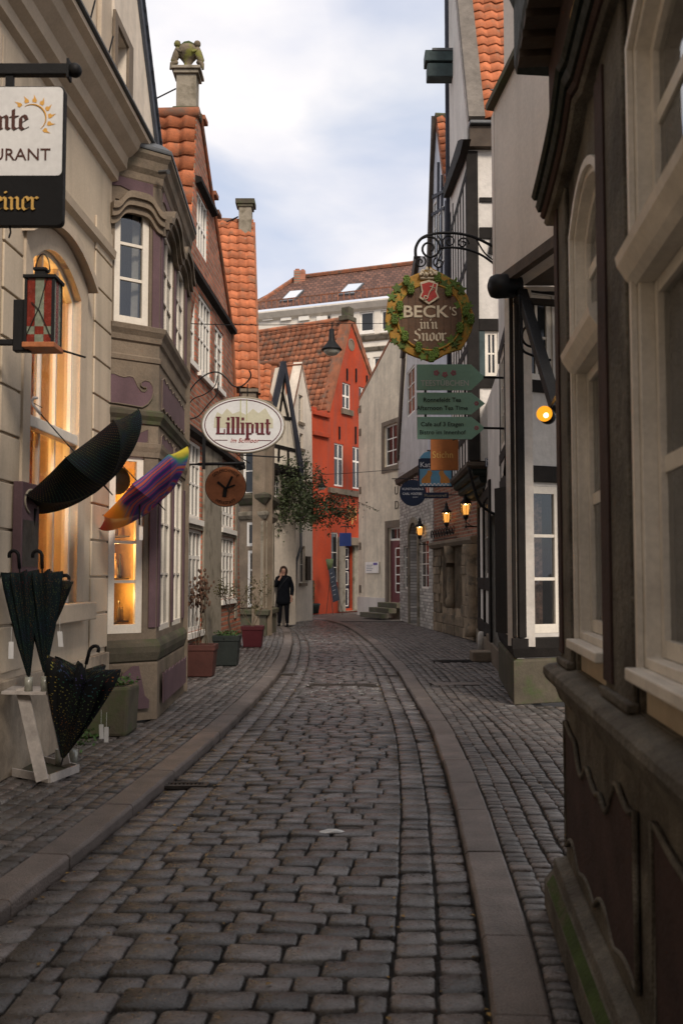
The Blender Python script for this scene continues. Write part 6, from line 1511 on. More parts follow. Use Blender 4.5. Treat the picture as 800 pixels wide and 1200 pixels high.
def closed_umbrella(tip, top, rad, mat, label, handle=.16, spread=1.0, bend=(1, 0, 0), group=None, folds=8):
    tip = Vector(tip); top = Vector(top); ax = (top - tip); Ln = ax.length; ax.normalize(); X = ax.orthogonal().normalized(); Y = ax.cross(X)
    t = thing('folded_umbrella', label, 'umbrella', tuple(tip), group); m = MB(); uv = []; n = folds * 6; K = 9
    for k in range(K + 1):
        s_ = k / K; r0 = .012 + (rad - .012) * (s_ ** .85) * (1 if s_ < .9 else 1)
        for j in range(n):
            A = 2 * pi * j / n; q = cos(folds * A + s_ * 1.4); r = r0 * (1 + .30 * q * min(1, s_ * 2.5)) * (1 + .06 * sin(3 * A + 1)); h = Ln * s_ + (0.03 * q * rad / .1 + .012 * sin(5 * A + rad * 90) if k == K else 0)
            p = tip + (X * cos(A) + Y * sin(A)) * r + ax * h; m.v.append(tuple(p)); uv.append((A / 3.0, s_ * Ln / rad * .35))
    for k in range(K):
        for j in range(n): j2 = (j + 1) % n; m.f.append((k * n + j, k * n + j2, (k + 1) * n + j2, (k + 1) * n + j))
    # inner funnel closing towards the shaft
    b = len(m.v)
    for j in range(n):
        A = 2 * pi * j / n; p = tip + (X * cos(A) + Y * sin(A)) * rad * .16 + ax * Ln * 1.03; m.v.append(tuple(p)); uv.append((0, 0))
    for j in range(n): j2 = (j + 1) % n; m.f.append((K * n + j, K * n + j2, b + j2, b + j))
    uv_build(m, uv, 'canopy', M[mat], t)
    for i in range(folds):
        A = 2 * pi * i / folds - 1.4 / folds; p = tip + (X * cos(A) + Y * sin(A)) * rad * 1.28 + ax * Ln; MB().tube([p, p + ax * .025 * rad / .1], .003, 4).build('rib_tip', M['iron'], t)
    MB().tube([tip - ax * .05, tip + ax * (Ln + handle * .5)], .006, 6).build('shaft', M['iron'], t)
    bd = Vector(bend).normalized(); h0 = tip + ax * (Ln + handle * .3); r = .032
    pts = [h0, h0 + ax * handle * .55] + [h0 + ax * (handle * .55 + r * sin(A)) + bd * (r - r * cos(A)) for A in [i * pi / 7 for i in range(1, 8)]] + [h0 + ax * handle * .45 + bd * 2 * r]
    MB().tube(pts, .0125, 8).build('handle', M['black'], t, smooth=True)
    return t
closed_umbrella(D(34, 792, 6.95), D(24, 675, 6.95), .105, 'flecks_fine', 'folded dark teal umbrella hanging point down, left of the pair on the white stand', .17, bend=(-1, 0, 0))
closed_umbrella(D(53, 788, 6.98), D(50, 675, 7.0), .115, 'flecks_fine', 'folded dark teal umbrella hanging point down, nearest the lit window on the white stand', .17, bend=(-1, .0, 0))
closed_umbrella(D(57, 745, 7.15), D(70, 682, 7.15), .075, 'flecks', 'small folded speckled umbrella tucked behind the dark teal pair', .02, bend=(1, 0, 0), folds=6)
closed_umbrella(D(74, 888, 6.9), D(99, 787, 6.95), .205, 'flecks', 'loosely folded black umbrella with orange and green flecks leaning in the lower tray', .17, bend=(1, 0, .1), folds=9)
price_tag(13.5, 752, 772, 6.8, 'white price tag hanging left of the folded teal umbrellas', .034); price_tag(72, 740, 758, 6.95, 'white price tag hanging right of the folded teal umbrellas', .034, -.01)
price_tag(119.5, 849, 866, 6.95, 'white price tag of the flecked umbrella, left one of two', .03, -.004); price_tag(125, 852, 870, 6.93, 'white price tag of the flecked umbrella, right one of two', .03, .0)
# stand
M['stand_white'] = mk('worn_white_stand', (.52, .47, .43), .7, .35, 6, .3, 30)
stt = thing('umbrella_stand', 'worn white wooden umbrella stand with a lower tray and a slanted leg board', 'umbrella stand', tuple(G(48, 905)))
q = [G(7, 908), G(58, 918), G(92, 905), G(44, 893)]
m = MB().hexa([Vector((p.x, p.y, .006)) for p in q] + [Vector((p.x, p.y, .016)) for p in q]); m.build('tray_floor', M['moss'], stt, fix=True)
for a, b in zip(q, q[1:] + q[:1]): MB().beam(Vector((a.x, a.y, .03)), Vector((b.x, b.y, .03)), .018, .055).build('tray_side', M['stand_white'], stt)
MB().beam(D(26, 806, 6.98), D(50, 915, 6.86), .085, .02, (0, -1, .3)).build('leg_board', M['stand_white'], stt, bevel=.003)
MB().beam(D(60, 812, 7.3), D(78, 896, 7.25), .06, .02, (0, -1, .3)).build('rear_board', M['stand_white'], stt, bevel=.003)
zs_ = D(30, 810, 6.95).z; f = MB().hexa([(x, y, z) for z in (zs_ - .018, zs_) for x, y in ((-2.34, 6.92), (-2.02, 6.88), (-2.05, 7.25), (-2.38, 7.28))]); f.build('shelf', M['stand_white'], stt, fix=True)
for px in (34, 53): p = D(px, 800, 6.95); MB().lathe((p.x, p.y, zs_), [(.028, 0), (.028, .10), (.024, .10), (.024, .01)], 12).build('cup', M['glassware'], stt, smooth=True)
for px, py in ((70, 886), (86, 884)): p = G(px, 900); MB().lathe((p.x, p.y, .02), [(.03, 0), (.034, .12), (.03, .12), (.026, .01)], 12).build('cup', M['glassware'], stt, smooth=True)
# purple advertising post beside the window
pp = P1.rect(10, 31, 566, 672); po = MB().pbox(P1, pp[0], pp[1], pp[2] - .0, pp[3], .03, .10).build('menu_case', M['purple'], label='dark wine-purple menu case with a pale scroll fixed left of the arched window', cat='menu case', bevel=.006)
MB().tube([P1.P(pp[0] + (pp[1] - pp[0]) * (.5 + .38 * cos(A)), pp[3] - .14 + .09 * sin(A), .104) for A in [i * .35 - .5 for i in range(15)]], .009, 5).build('scroll_ornament', M['stone_light'], po, smooth=True)
MB().pbox(P1, pp[0] + .02, pp[1] - .02, pp[2] + .05, pp[3] - .28, .1, .103).build('menu_sheet', M['goods_dark'], po)
# ------------------------------------------------------------------ Lilliput sign, round wooden sign and their scrolled iron arms
d = 13.0; SP = front(d, .06); hx = SP.hit
sg = thing('oval_shop_sign', 'white oval hanging sign lettered Lilliput in maroon on curled iron arm', 'sign', tuple(D(285, 498, d)))
cu_, cz_ = hx(285, 498); ru_, rz_ = hx(333, 498)[0] - cu_, hx(285, 466)[1] - cz_
disc(SP, cu_, cz_, ru_, -.05, 0, 'sign_white', sg, 'board', rz_ / ru_, bevel=.006)
ring_on(SP, cu_, cz_, ru_ * .93, rz_ / ru_ * .99, .002, .006, 'maroon', sg, 'rim_line')
ring_on(SP, cu_, cz_, ru_ * .995, rz_ / ru_, -.02, .022, 'stone_light', sg, 'frame')
pts = [(-.30, .015), (-.27, .09), (-.22, .06), (-.17, .13), (-.11, .07), (-.04, .10), (.03, .06), (.10, .13), (.16, .08), (.23, .14), (.28, .05), (.31, .015)]
MB().poly(SP, [(cu_ + a, cz_ + b + .02) for a, b in [(a_ * 1.25, b_ * 1.2 + .04) for a_, b_ in pts]] + [(cu_ + .39, cz_ - .04), (cu_ - .38, cz_ - .04)], .0, .003).build('castle_silhouette', mk('faded_yellow_print', (.50, .48, .36), .6, .1), sg)
for dx in (-.035, .045): MB().pbox(SP, cu_ + dx - .006, cu_ + dx + .006, cz_ + .05, cz_ + rz_ * .95, .002, .005).build('yellow_strap', M['yellow_green'], sg)
def slab_text(word, u, z, h, o, mat, parent):
    GL_ = {'L': (.98, [(.08, 0, .36, 1.45), (-.0, 1.36, .46, 1.45), (-.0, 0, .88, .1), (.76, .1, .88, .42)]), 'i': (.46, [(.06, 0, .34, .98), (-.02, 0, .42, .09), (-.04, .89, .34, .98), (.08, 1.16, .33, 1.40)]),
          'l': (.46, [(.06, 0, .34, 1.45), (-.02, 0, .42, .09), (-.04, 1.36, .34, 1.45)]), 'u': (.98, [(.06, .14, .34, .98), (-.04, .89, .34, .98), (.20, .0, .62, .13), (.56, 0, .82, .98), (.46, .89, .82, .98), (.56, 0, .94, .09)]),
          'p': (.92, [(.06, -.42, .34, .98), (-.04, .89, .34, .98), (-.03, -.42, .45, -.33), (.34, .86, .62, .98), (.34, 0, .62, .12), (.56, .12, .80, .86)]), 't': (.55, [(.08, .1, .34, 1.28), (-.04, .87, .52, .98), (.16, 0, .46, .11), (.38, .1, .5, .26)])}
    W = sum(GL_[c][0] for c in word) * h * .86; x = u - W / 2
    for c in word:
        w_, rs = GL_[c]; rects_on(SP, [(x + a * h * .86, z + b * h, x + c2 * h * .86, z + d2 * h) for a, b, c2, d2 in rs], o, mat, parent); x += w_ * h * .86
slab_text('Lilliput', cu_ + .005, hx(285, 509)[1], .158, .004, 'maroon', sg)
text_on(SP, 'im Schnoor', cu_ + .02, hx(285, 518.5)[1], .08, .003, 'shield_red', sg, ext=.002, shear=.3)
MB().pbox(SP, cu_ - .37, cu_ - .20, cz_ - .206, cz_ - .198, 0, .004).pbox(SP, cu_ + .20, cu_ + .37, cz_ - .206, cz_ - .198, 0, .004).build('rule_line', M['maroon'], sg)
wx = -2.30
def arm(pts, r, par, d_=None, nm='iron_arm'):
    dd = d_ or d; m = MB().tube([D(x, y, dd) for x, y in pts], r, 6); return m.build(nm, M['iron'], par, smooth=True)
def sm(pts, n=6):
    o = []
    for i in range((len(pts) - 1) * n + 1): q = cr(pts, i / n); o.append((q.x, q.y))
    return o
arm(sm([(216, 482), (224, 456), (240, 440), (254, 436), (264, 442), (273, 452), (282, 453), (290, 447), (294, 440), (292, 434)]), .010, sg)
arm(sm([(217, 482), (226, 468), (240, 462), (252, 452), (255, 440)]), .008, sg); arm(sm([(217, 492), (232, 488), (244, 474), (254, 462), (256, 448)]), .008, sg)
arm([(216.5, 478), (216.5, 524)], .012, sg); arm([(281, 453), (281, 468)], .008, sg); arm([(290, 450), (290, 468)], .008, sg)
MB().tube([D(216, 482, d), Vector((-2.02, 12.6, D(216, 482, d).z))], .012, 5).tube([D(216, 522, d), Vector((-2.02, 12.6, D(216, 522, d).z))], .012, 5).build('wall_fixing', M['iron'], sg)
d = 13.9; SP = front(d, .06); hx = SP.hit
sg = thing('round_wooden_sign', 'round copper-brown wooden sign with crossed jeweller tools below the white oval sign', 'sign', tuple(D(264, 570, d)))
cu_, cz_ = hx(264.5, 570); r_ = hx(288, 570)[0] - cu_
disc(SP, cu_, cz_, r_, -.05, 0, 'copper', sg, 'board', 1, bevel=.01); ring_on(SP, cu_, cz_, r_ * .985, 1, -.02, .014, 'brownwood', sg, 'rim')
text_on(SP, 'GOLDSCHMIEDE', cu_, cz_, .062, .003, 'darkwood', sg, ext=.002, arc=(r_ * .74, True), sx=.8); text_on(SP, 'WERKSTATT', cu_, cz_, .062, .003, 'darkwood', sg, ext=.002, arc=(r_ * .90, False), sx=.9)
for a, b, w_ in (((-.02, -.15), (.0, -.02), .055), ((0, -.05), (.09, .14), .03), ((0, -.03), (-.11, .06), .032), ((0, -.03), (.13, .02), .022)):
    MB().beam(SP.P(cu_ + a[0], cz_ + a[1], .008), SP.P(cu_ + b[0], cz_ + b[1], .008), w_, .012, (SP.n.x, SP.n.y, 0)).build('tool', M['darkwood'], sg)
arm([(232, 544), (287, 543)], .022, sg); arm([(280, 533), (330, 536)], .010, sg); arm([(256, 543), (256, 549)], .008, sg); arm([(277, 543), (277, 549)], .008, sg); arm([(272, 527), (283, 537), (293, 543)], .008, sg)
MB().box(D(239, 530, d), (.02, .02, .24)).build('wall_bar', M['iron'], sg)
MB().tube([D(233, 544, d), Vector((-2.42, d + .1, D(233, 544, d).z))], .014, 5).build('wall_fixing', M['iron'], sg)
# ------------------------------------------------------------------ inn sign with hop wreath on scrolled bracket
d = 12.6; SP = front(d); hx = SP.hit
sg = thing('inn_sign', "round inn sign reading BECK'S in'n Snoor, wreathed in carved hops on an ochre rim", 'sign', tuple(D(503, 370, d)))
cu_, cz_ = hx(503, 371); r_ = hx(555, 371)[0] - cu_
ol = [(503, 312), (520, 321), (536, 330), (548, 347), (555, 368), (552, 389), (541, 409), (522, 415), (505, 424), (487, 418), (470, 409), (457, 397), (451, 375), (454, 352), (463, 336), (482, 323)]
random.seed(5); ol2 = []
for i in range(len(ol)):
    a, b = ol[i], ol[(i + 1) % len(ol)]; ol2 += [a, ((a[0] + b[0]) / 2 + random.uniform(-1, 1), (a[1] + b[1]) / 2 + random.uniform(-1, 1))]
MB().poly(SP, pxs(SP, ol2), -.07, 0).build('rim_board', M['ochre'], sg, bevel=.012)
disc(SP, cu_ + .005, cz_ - .01, r_ * .73, .0, .012, 'plankbrown', sg, 'board', 1.02)
for i in range(-4, 5): MB().pbox(SP, cu_ + i * .09 - .002, cu_ + i * .09 + .002, cz_ - r_ * .6, cz_ + r_ * .55, .0105, .0135).build('plank_joint', M['darkwood'], sg) if i else None
ring_on(SP, cu_ + .005, cz_ - .01, r_ * .74, 1.02, .012, .014, 'ochre', sg, 'inner_rim')
clusters = [(465, 338), (476, 330), (481, 340), (459, 348), (458, 364), (468, 360), (462, 375), (470, 370), (455, 385), (470, 387), (474, 395), (462, 400), (470, 405), (490, 408), (500, 412), (510, 414), (518, 405), (505, 419), (495, 418), (533, 404), (536, 395), (538, 385), (528, 398), (549, 358), (545, 366), (551, 375), (537, 357), (532, 332), (525, 342), (540, 340), (520, 333), (512, 326)]
for (px, py) in clusters:
    u, z = hx(px, py); m = MB(); A0_ = random.uniform(0, 6); rr_ = random.uniform(.055, .08); pts = []
    if random.random() < .62:
        for i in range(20):
            A = 2 * pi * i / 20; q = rr_ * (.72 + .28 * cos(5 * (A - A0_))) * (1 + .12 * cos(15 * A)); pts.append((u + q * cos(A), z + q * sin(A)))
        m.poly(SP, pts, .0, .018); o = m.build('hop_leaf', M['hop'], sg, bevel=.006)
    else:
        c = SP.P(u, z, .03)
        for k in range(3):
            for i in range(6): A = i * pi / 3 + k * .5; m.ico(c + Vector((cos(A) * .028, -.015 + .0 * k, sin(A) * .028 + (k - 1) * .028)), .024, 1)
        m.build('hop_cone', M['hop'], sg, smooth=True)
text_on(SP, "BECK", cu_ - .055, hx(0, 372)[1], .215, .013, 'cream_letter', sg, bold=.018, sx=1.12); text_on(SP, "'S", cu_ + .30, hx(0, 371)[1] + .01, .16, .013, 'cream_letter', sg, bold=.0, sx=1.0)
rb = [(cu_ - .395, .0, .05), (cu_ - .395, .13, .05)]
rects_on(SP, [(a, hx(0, 371)[1] + b, a + c, hx(0, 371)[1] + b + .014) for a, b, c in rb], .013, 'cream_letter', sg, 'serif')
nib_text(SP, "in'n", cu_ + .0, hx(0, 386)[1], .100, .013, 'cream_letter', sg, nib=(.19, .13)); nib_text(SP, 'Snoor', cu_ + .01, hx(0, 400)[1], .112, .013, 'cream_letter', sg, nib=(.19, .13))
sh = [(491.5, 332), (502, 329), (513, 332), (511, 343), (514, 350), (502, 358), (490.5, 350), (493.5, 343)]
MB().poly(SP, pxs(SP, sh), .012, .045).build('shield', M['cream_letter'], sg, bevel=.006)
cs_ = hx(502, 343); MB().poly(SP, [(cs_[0] + (a[0] - cs_[0]) * .8, cs_[1] + (a[1] - cs_[1]) * .8) for a in pxs(SP, sh)], .045, .050).build('shield_field', M['shield_red'], sg)
MB().tube([SP.P(*hx(*p), .055) for p in sm([(507, 334), (506, 338), (502, 345), (500, 351), (496.5, 352), (497, 348), (500, 349)])], .008, 5).tube([SP.P(*hx(*p), .055) for p in ((503, 337), (509, 339), (505, 342))], .006, 5).build('key_emblem', M['cream_letter'], sg, smooth=True)
m = MB(); c = SP.P(*hx(502, 322), .02)
for i in range(26): A = random.uniform(0, pi); q = random.uniform(.02, .10); m.ico(c + Vector((cos(A) * q * 1.15, random.uniform(-.04, 0), sin(A) * q - .02)), random.uniform(.014, .03), 1)
m.tube([c + Vector((s_ * .05, 0, -.05)) for s_ in (-2.2, -1, 1, 2.2)], .018, 6); m.build('carved_crest', M['cream_letter'], sg, smooth=True)
def scroll(cx, cy, r0, turns, a0, n=26, dirn=1): return [(cx + cos(a0 + dirn * i / n * turns * 2 * pi) * r0 * (1 - .78 * i / n), cy + sin(a0 + dirn * i / n * turns * 2 * pi) * r0 * (1 - .78 * i / n)) for i in range(n + 1)]
arm(sm([(487, 303), (487, 290), (494, 279), (508, 274), (530, 273), (552, 277), (572, 286), (588, 296)]), .020, sg)
arm(sm([(590, 322), (578, 309), (562, 298), (545, 292), (528, 290), (516, 291)]), .015, sg)
arm(scroll(503, 291, 15, 1.6, -2.6), .015, sg); arm(scroll(526, 283, 8, 1.4, 2.8), .010, sg); arm(scroll(542, 285, 7, 1.4, .2, dirn=-1), .010, sg)
arm(scroll(492, 307, 7, 1.3, -1.0), .011, sg); arm(scroll(514, 308, 7, 1.3, 4.2, dirn=-1), .011, sg); arm(sm([(557, 279), (568, 297), (585, 310)]), .010, sg); arm([(502, 303), (502, 316)], .011, sg); arm(sm([(512, 276), (519, 287), (515, 300), (510, 311)]), .009, sg)
arm([(587, 285), (587, 330)], .02, sg); MB().tube([D(588, 296, d), Vector((2.16, d + .1, D(588, 296, d).z))], .018, 6).tube([D(588, 321, d), Vector((2.16, d + .1, D(588, 321, d).z))], .018, 6).build('wall_fixing', M['iron'], sg)
# ------------------------------------------------------------------ three green arrow boards
d = 13.6; SP = front(d); hx = SP.hit
for i, (y0, y1_, ls, lab) in enumerate(((427, 457, None, 'sage green arrow board reading TEESTÜBCHEN under pink blossoms, top of the three'), (460, 485.5, ('Ronnefeldt Tea', 'Afternoon Tea Time'), 'sage green arrow board about afternoon tea, middle of the three'),
                                      (488.5, 514.5, ('Cafe auf 3 Etagen', 'Bistro im Innenhof'), 'sage green arrow board about the cafe and bistro, bottom of the three'))):
    ua, ub_, ut = hx(488.5, 470)[0], hx(552, 470)[0], hx(568, 470)[0]; za, zb_ = hx(500, y1_)[1], hx(500, y0)[1]
    t = thing('arrow_sign', lab, 'sign', tuple(D(528, (y0 + y1_) / 2, d)), 'green tea room arrow boards')
    MB().poly(SP, [(ua, za), (ub_, za), (ut, (za + zb_) / 2), (ub_, zb_), (ua, zb_)], -.035, 0).build('board', M['sign_green'], t, bevel=.003)
    MB().pbox(SP, ua - .008, ua, za, zb_, -.036, .001).build('end_strip', M['sign_white'], t)
    um = (ua + ub_) / 2 + .01
    if ls is None:
        text_on(SP, 'TEESTÜBCHEN', um - .0, hx(0, 452)[1], .108, .001, 'sign_white', t, ext=.002, sx=.93)
        for k, px in enumerate((511, 521, 531)):
            u, z = hx(px, 437 + (2 if k == 1 else 0)); m = MB()
            for q in range(5): A = q * 2 * pi / 5 + k; m.lathe(SP.P(u + cos(A) * .024, z + sin(A) * .024, .001), [(.0, .004), (.016, .003), (.019, 0)], 8, (0, -1, 0))
            m.build('blossom', M['pink'], t)
    else:
        for k, s_ in enumerate(ls): text_on(SP, s_, um - .04, hx(0, (y0 + (11.0 if k == 0 else 20.5)))[1], .086, .001, 'darkletter', t, ext=.002, sx=.98, bold=.006)
        u, z = hx(558, (y0 + y1_) / 2); m = MB()
        for q in range(6): A = q * pi / 3; m.lathe(SP.P(u + cos(A) * .02, z + sin(A) * .02, .001), [(0, .004), (.012, .003), (.014, 0)], 8, (0, -1, 0))
        m.build('blossom', M['pink'], t)
    if i != 1:
        MB().tube([D(566, (y0 + y1_) / 2, d), Vector((2.26, d + .05, D(566, (y0 + y1_) / 2, d).z))], .016, 6).build('arm', M['iron'], t)
    else: MB().pbox(SP, ua + .1, ua + .13, za - .04, za, -.02, -.01).pbox(SP, ub_ - .1, ub_ - .07, za - .04, za, -.02, -.01).pbox(SP, ua + .1, ua + .13, zb_, zb_ + .04, -.02, -.01).pbox(SP, ub_ - .1, ub_ - .07, zb_, zb_ + .04, -.02, -.01).build('link', M['iron'], t)
# ------------------------------------------------------------------ orange, cat, round black and small blue signs
d = 19.4; SP = front(d); hx = SP.hit; r = SP.rect(504.5, 537, 514.5, 551)
sg = thing('rust_orange_sign', 'square rust-orange sign lettered Stichn in thin ochre letters', 'sign', tuple(D(520, 533, d)))
MB().pbox(SP, *r, -.06, 0).build('board', M['rustorange'], sg, bevel=.005); text_on(SP, 'Stichn', r[0] + .025, hx(0, 536.5)[1], .185, .0, 'gold', sg, align='LEFT', ext=.003, sx=.92)
MB().tube([D(530, 516, d), Vector((2.5, d, D(530, 516, d).z + .15))], .012, 5).build('arm', M['iron'], sg)
d = 21.5; SP = front(d); hx = SP.hit; r = SP.rect(490, 530, 549.5, 571)
sg = thing('cat_sign', 'painted blue sign with two orange cats facing each other above a chequered edge', 'sign', tuple(D(510, 560, d)))
MB().pbox(SP, *r, -.04, 0).build('board', M['navy'], sg, bevel=.006); MB().pbox(SP, r[0] + .03, r[1] - .03, r[2] + .03, r[3] - .0, .001, .004).build('painted_field', M['sky_blue'], sg)
for s_ in (1, -1):
    cu_ = (r[0] + r[1]) / 2 - s_ * .17; zb_ = r[2] + .09
    pts = [(-.13, 0), (.06, 0), (.07, .05), (.06, .12), (.085, .18), (.10, .22), (.075, .26), (.07, .30), (.04, .27), (.0, .28), (-.01, .23), (-.05, .17), (-.12, .10), (-.14, .04)]
    MB().poly(SP, [(cu_ + a * s_, zb_ + b) for a, b in pts], .004, .009).build('cat_figure', M['cat_orange'], sg)
for j in range(2):
    for i in range(15):
        if (i + j) % 2 == 0: MB().pbox(SP, r[0] + .035 + i * .0415, r[0] + .035 + (i + 1) * .0415, r[2] + .03 + j * .03, r[2] + .06 + j * .03, .004, .007).build('white_check', M['sign_white'], sg)
r2 = SP.rect(490, 506, 538, 549); MB().poly(SP, [(r2[0], r2[2]), (r2[0] + .72, r2[2]), (r2[0] + .72, r2[3]), (r2[0] + .36, r2[3] + .12), (r2[0], r2[3])], -.03, 0).build('name_board', M['navy'], sg, bevel=.005)
text_on(SP, 'Katz', r2[0] + .03, r2[2] + .03, .16, .001, 'sign_white', sg, align='LEFT', ext=.003)
MB().poly(SP, [(r2[0] + .02, r2[3] + .02), (r2[0] + .70, r2[3] + .02), (r2[0] + .6, r2[3] + .14), (r2[0] + .36, r2[3] + .21), (r2[0] + .12, r2[3] + .14)], -.02, .002).build('arched_top', M['sky_blue'], sg)
MB().tube([D(500, 528, d), Vector((2.85, d, D(500, 528, d).z))], .014, 5).build('arm', M['iron'], sg)
d = 24.5; SP = front(d); hx = SP.hit; cu_, cz_ = hx(483.5, 577.5); r_ = hx(499, 577)[0] - cu_
sg = thing('round_black_sign', 'round black hanging sign with two lines of small pale capitals', 'sign', tuple(D(483, 577, d)))
disc(SP, cu_, cz_, r_, -.05, 0, 'navy', sg, 'board', bevel=.006)
text_on(SP, 'KUNSTHANDLG', cu_, cz_ + .07, .078, .0, 'sign_white', sg, ext=.003, bold=.01, sx=.92); text_on(SP, 'CARL VOSTEEN', cu_, cz_ - .05, .078, .0, 'sign_white', sg, ext=.003, bold=.01, sx=.95); text_on(SP, 'BREMEN', cu_ + .06, cz_ - .12, .035, .0, 'sign_white', sg, ext=.003)
arm([(459, 561), (494, 561)], .012, sg); arm([(476, 561), (476, 566)], .01, sg); arm([(491, 561), (491, 566)], .01, sg); MB().tube([D(494, 561, d), Vector((2.5, d + .1, D(494, 561, d).z))], .014, 5).build('wall_fixing', M['iron'], sg)
d = 23.2; SP = front(d); hx = SP.hit; r = SP.rect(494, 525.5, 577, 584)
sg = thing('small_blue_sign', 'narrow dark blue board with pale letters below the cat sign', 'sign', tuple(D(510, 580, d)))
MB().pbox(SP, *r, -.03, 0).build('board', M['navy'], sg, bevel=.004); text_on(SP, 'Museumstreff', (r[0] + r[1]) / 2, r[2] + .035, .10, .0, 'stone_light', sg, ext=.002, sx=.95, bold=.008)
MB().tube([D(524, 580, d), Vector((2.85, d, D(524, 580, d).z))], .012, 5).build('arm', M['iron'], sg)
d = 17.9; SP = front(d); hx = SP.hit; r = SP.rect(568.5, 583, 536.5, 547)
sg = MB().pbox(SP, *r, -.04, 0).build('black_enamel_sign', M['navy'], label='small black board lettered WIR on the oriel base', cat='sign', bevel=.004); text_on(SP, 'WIR', r[0] + .03, r[2] + .035, .12, .0, 'sign_white', sg, align='LEFT', ext=.002, sx=.8, bold=.01)
rects_on(SP, [(r[0] + .01, r[2] + .01, r[0] + .018, r[3] - .01), (r[0] + .018, r[2] + .01, r[1] - .01, r[2] + .016), (r[0] + .018, r[3] - .016, r[1] - .01, r[3] - .01)], 0, 'sign_white', sg, 'border', .002)
# ------------------------------------------------------------------ lit gas-style lanterns
M['lamp_glass'] = mk('lit_lantern_glass', (.8, .5, .2), .3, .1, emit=((1, .50, .14), .55)); M['flame'] = emis('lit_mantle', (1, .68, .30), 16)
M['lamp_clear'] = glass('lantern_clear_glass', (1, .86, .62), .02)
def gas_lantern(px, py, d, label, wall, h=.44, mount=1):
    c = D(px, py, d); t = thing('lit_lantern', label, 'lantern', tuple(c), 'lit lanterns along the stone house')
    MB().lathe(c, [(.062, -.18), (.10, -.10), (.115, .0), (.11, .075)], 8).build('glass', M['lamp_clear'], t)
    for i in range(8):
        A = 2 * pi * (i + .0) / 8; x = c.orthogonal() * 0; e = Vector((cos(A), sin(A), 0)); MB().tube([c + e * .064 + Vector((0, 0, -.18)), c + e * .102 + Vector((0, 0, -.10)), c + e * .117, c + e * .112 + Vector((0, 0, .075))], .0045, 4).build('glazing_bar', M['iron'], t)
    MB().lathe(c + Vector((0, 0, .075)), [(.13, 0), (.12, .03), (.07, .07), (.05, .10), (.055, .13), (.03, .17), (.035, .20), (.012, .24), (.004, .28)], 12).build('hood', M['iron'], t, smooth=True)
    MB().lathe(c + Vector((0, 0, -.24)), [(.008, -.08), (.02, -.04), (.05, .0), (.065, .06)], 12).build('base_cup', M['iron'], t, smooth=True)
    MB().ico(c + Vector((0, 0, .02)), .035, 2, (1, 1, 1.3)).build('mantle', M['flame'], t, smooth=True)
    MB().lathe(c + Vector((0, 0, -.16)), [(.055, 0), (.07, .1), (.075, .2)], 8).build('inner_glow', M['lamp_glass'], t)
    w_ = Vector((wall, c.y + .05, c.z - .42)); MB().tube([c + Vector((0, 0, -.24)), c + Vector((0, 0, -.42)), w_], .014, 6).tube([c + Vector((.0, 0, -.32)), c + Vector((.10, 0, -.40)), c + Vector((.2, 0, -.42))], .008, 5).build('bracket', M['iron'], t)
    MB().lathe(c + Vector((0, 0, -.46)), [(.0, 0), (.022, .02), (.022, .06), (.0, .08)], 8).build('knob', M['iron'], t)
    lamp(c.x, c.y - .0, c.z - .05, 7, parent=t, r=.08); return t
gas_lantern(491.5, 620, 27.6, 'small lit lantern on a wall arm, smallest and leftmost of the three', 2.5)
gas_lantern(522.8, 604, 24.0, 'lit lantern above the iron cresting, middle of the three', 2.8)
gas_lantern(545.3, 594, 21.2, 'lit lantern beside the stone pillar, largest of the three', 2.95)
# yellow glowing spot lamp on the carved corner
d = 5.1; c = D(640, 487, d); c.y = d; sp = thing('glowing_spotlight', 'black tube spotlight with a glowing amber lens pointing at the lane', 'spotlight', tuple(c))
ax = (D(632, 481, d - .25) - D(645, 492, d)).normalized()
MB().lathe(c + ax * -.06, [(.0, 0), (.036, .0), (.040, .02), (.040, .11)], 20, ax).build('housing', M['black'], sp, smooth=True)
M['amber'] = emis('amber_lens', (1, .36, .02), .75); M['amber_hot'] = emis('amber_hot_core', (1, .78, .40), 3)
MB().lathe(c + ax * .045, [(.0395, 0), (.040, .015), (.034, .03), (.0, .034)], 20, ax).build('lens', M['amber'], sp, smooth=True)
sdv = Vector((.010, -.012, -.014)); MB().lathe(c + ax * .077 + sdv, [(.013, 0), (.011, .004), (0, .005)], 12, ax).build('lamp_core', M['amber_hot'], sp, smooth=True)
MB().tube([c, c + Vector((.03, .05, .05)), Vector((1.02, d - .6, c.z + .06))], .008, 6).build('mount', M['iron'], sp)
lp = c + ax * .16; lamp(lp.x, lp.y, lp.z, .9, (1, .5, .12), .03, sp)
# black cylinder lamp and cable loops
d = 10.9; a, b = D(578, 336, d), D(612, 334, d + .1); cy = thing('cylinder_lamp', 'large black horizontal cylinder lamp under the grey jettied wall', 'lamp', tuple(a))
axv = (b - a).normalized(); MB().lathe(a, [(.0, -.055), (.07, -.045), (.12, -.015), (.135, .03), (.135, .30), (.0, .305)], 28, axv).build('housing', M['black'], cy, smooth=True)
MB().tube([b + Vector((-.06, 0, .1)), b + Vector((-.06, .2, .3))], .02, 6).build('mount', M['iron'], cy)
cb = [D(x, y, 10.7) for x, y in sm([(608, 345), (610, 375), (609, 395), (612, 410), (622, 416), (634, 420), (645, 422)])]
MB().tube(cb, .014, 6).tube([D(x, y, 10.65) for x, y in sm([(622, 378), (614, 385), (611, 394), (615, 403), (625, 407), (638, 406)])], .014, 6).build('black_cable', M['black'], label='looped black cable on the timber corner above the spotlight', cat='cable', smooth=True)
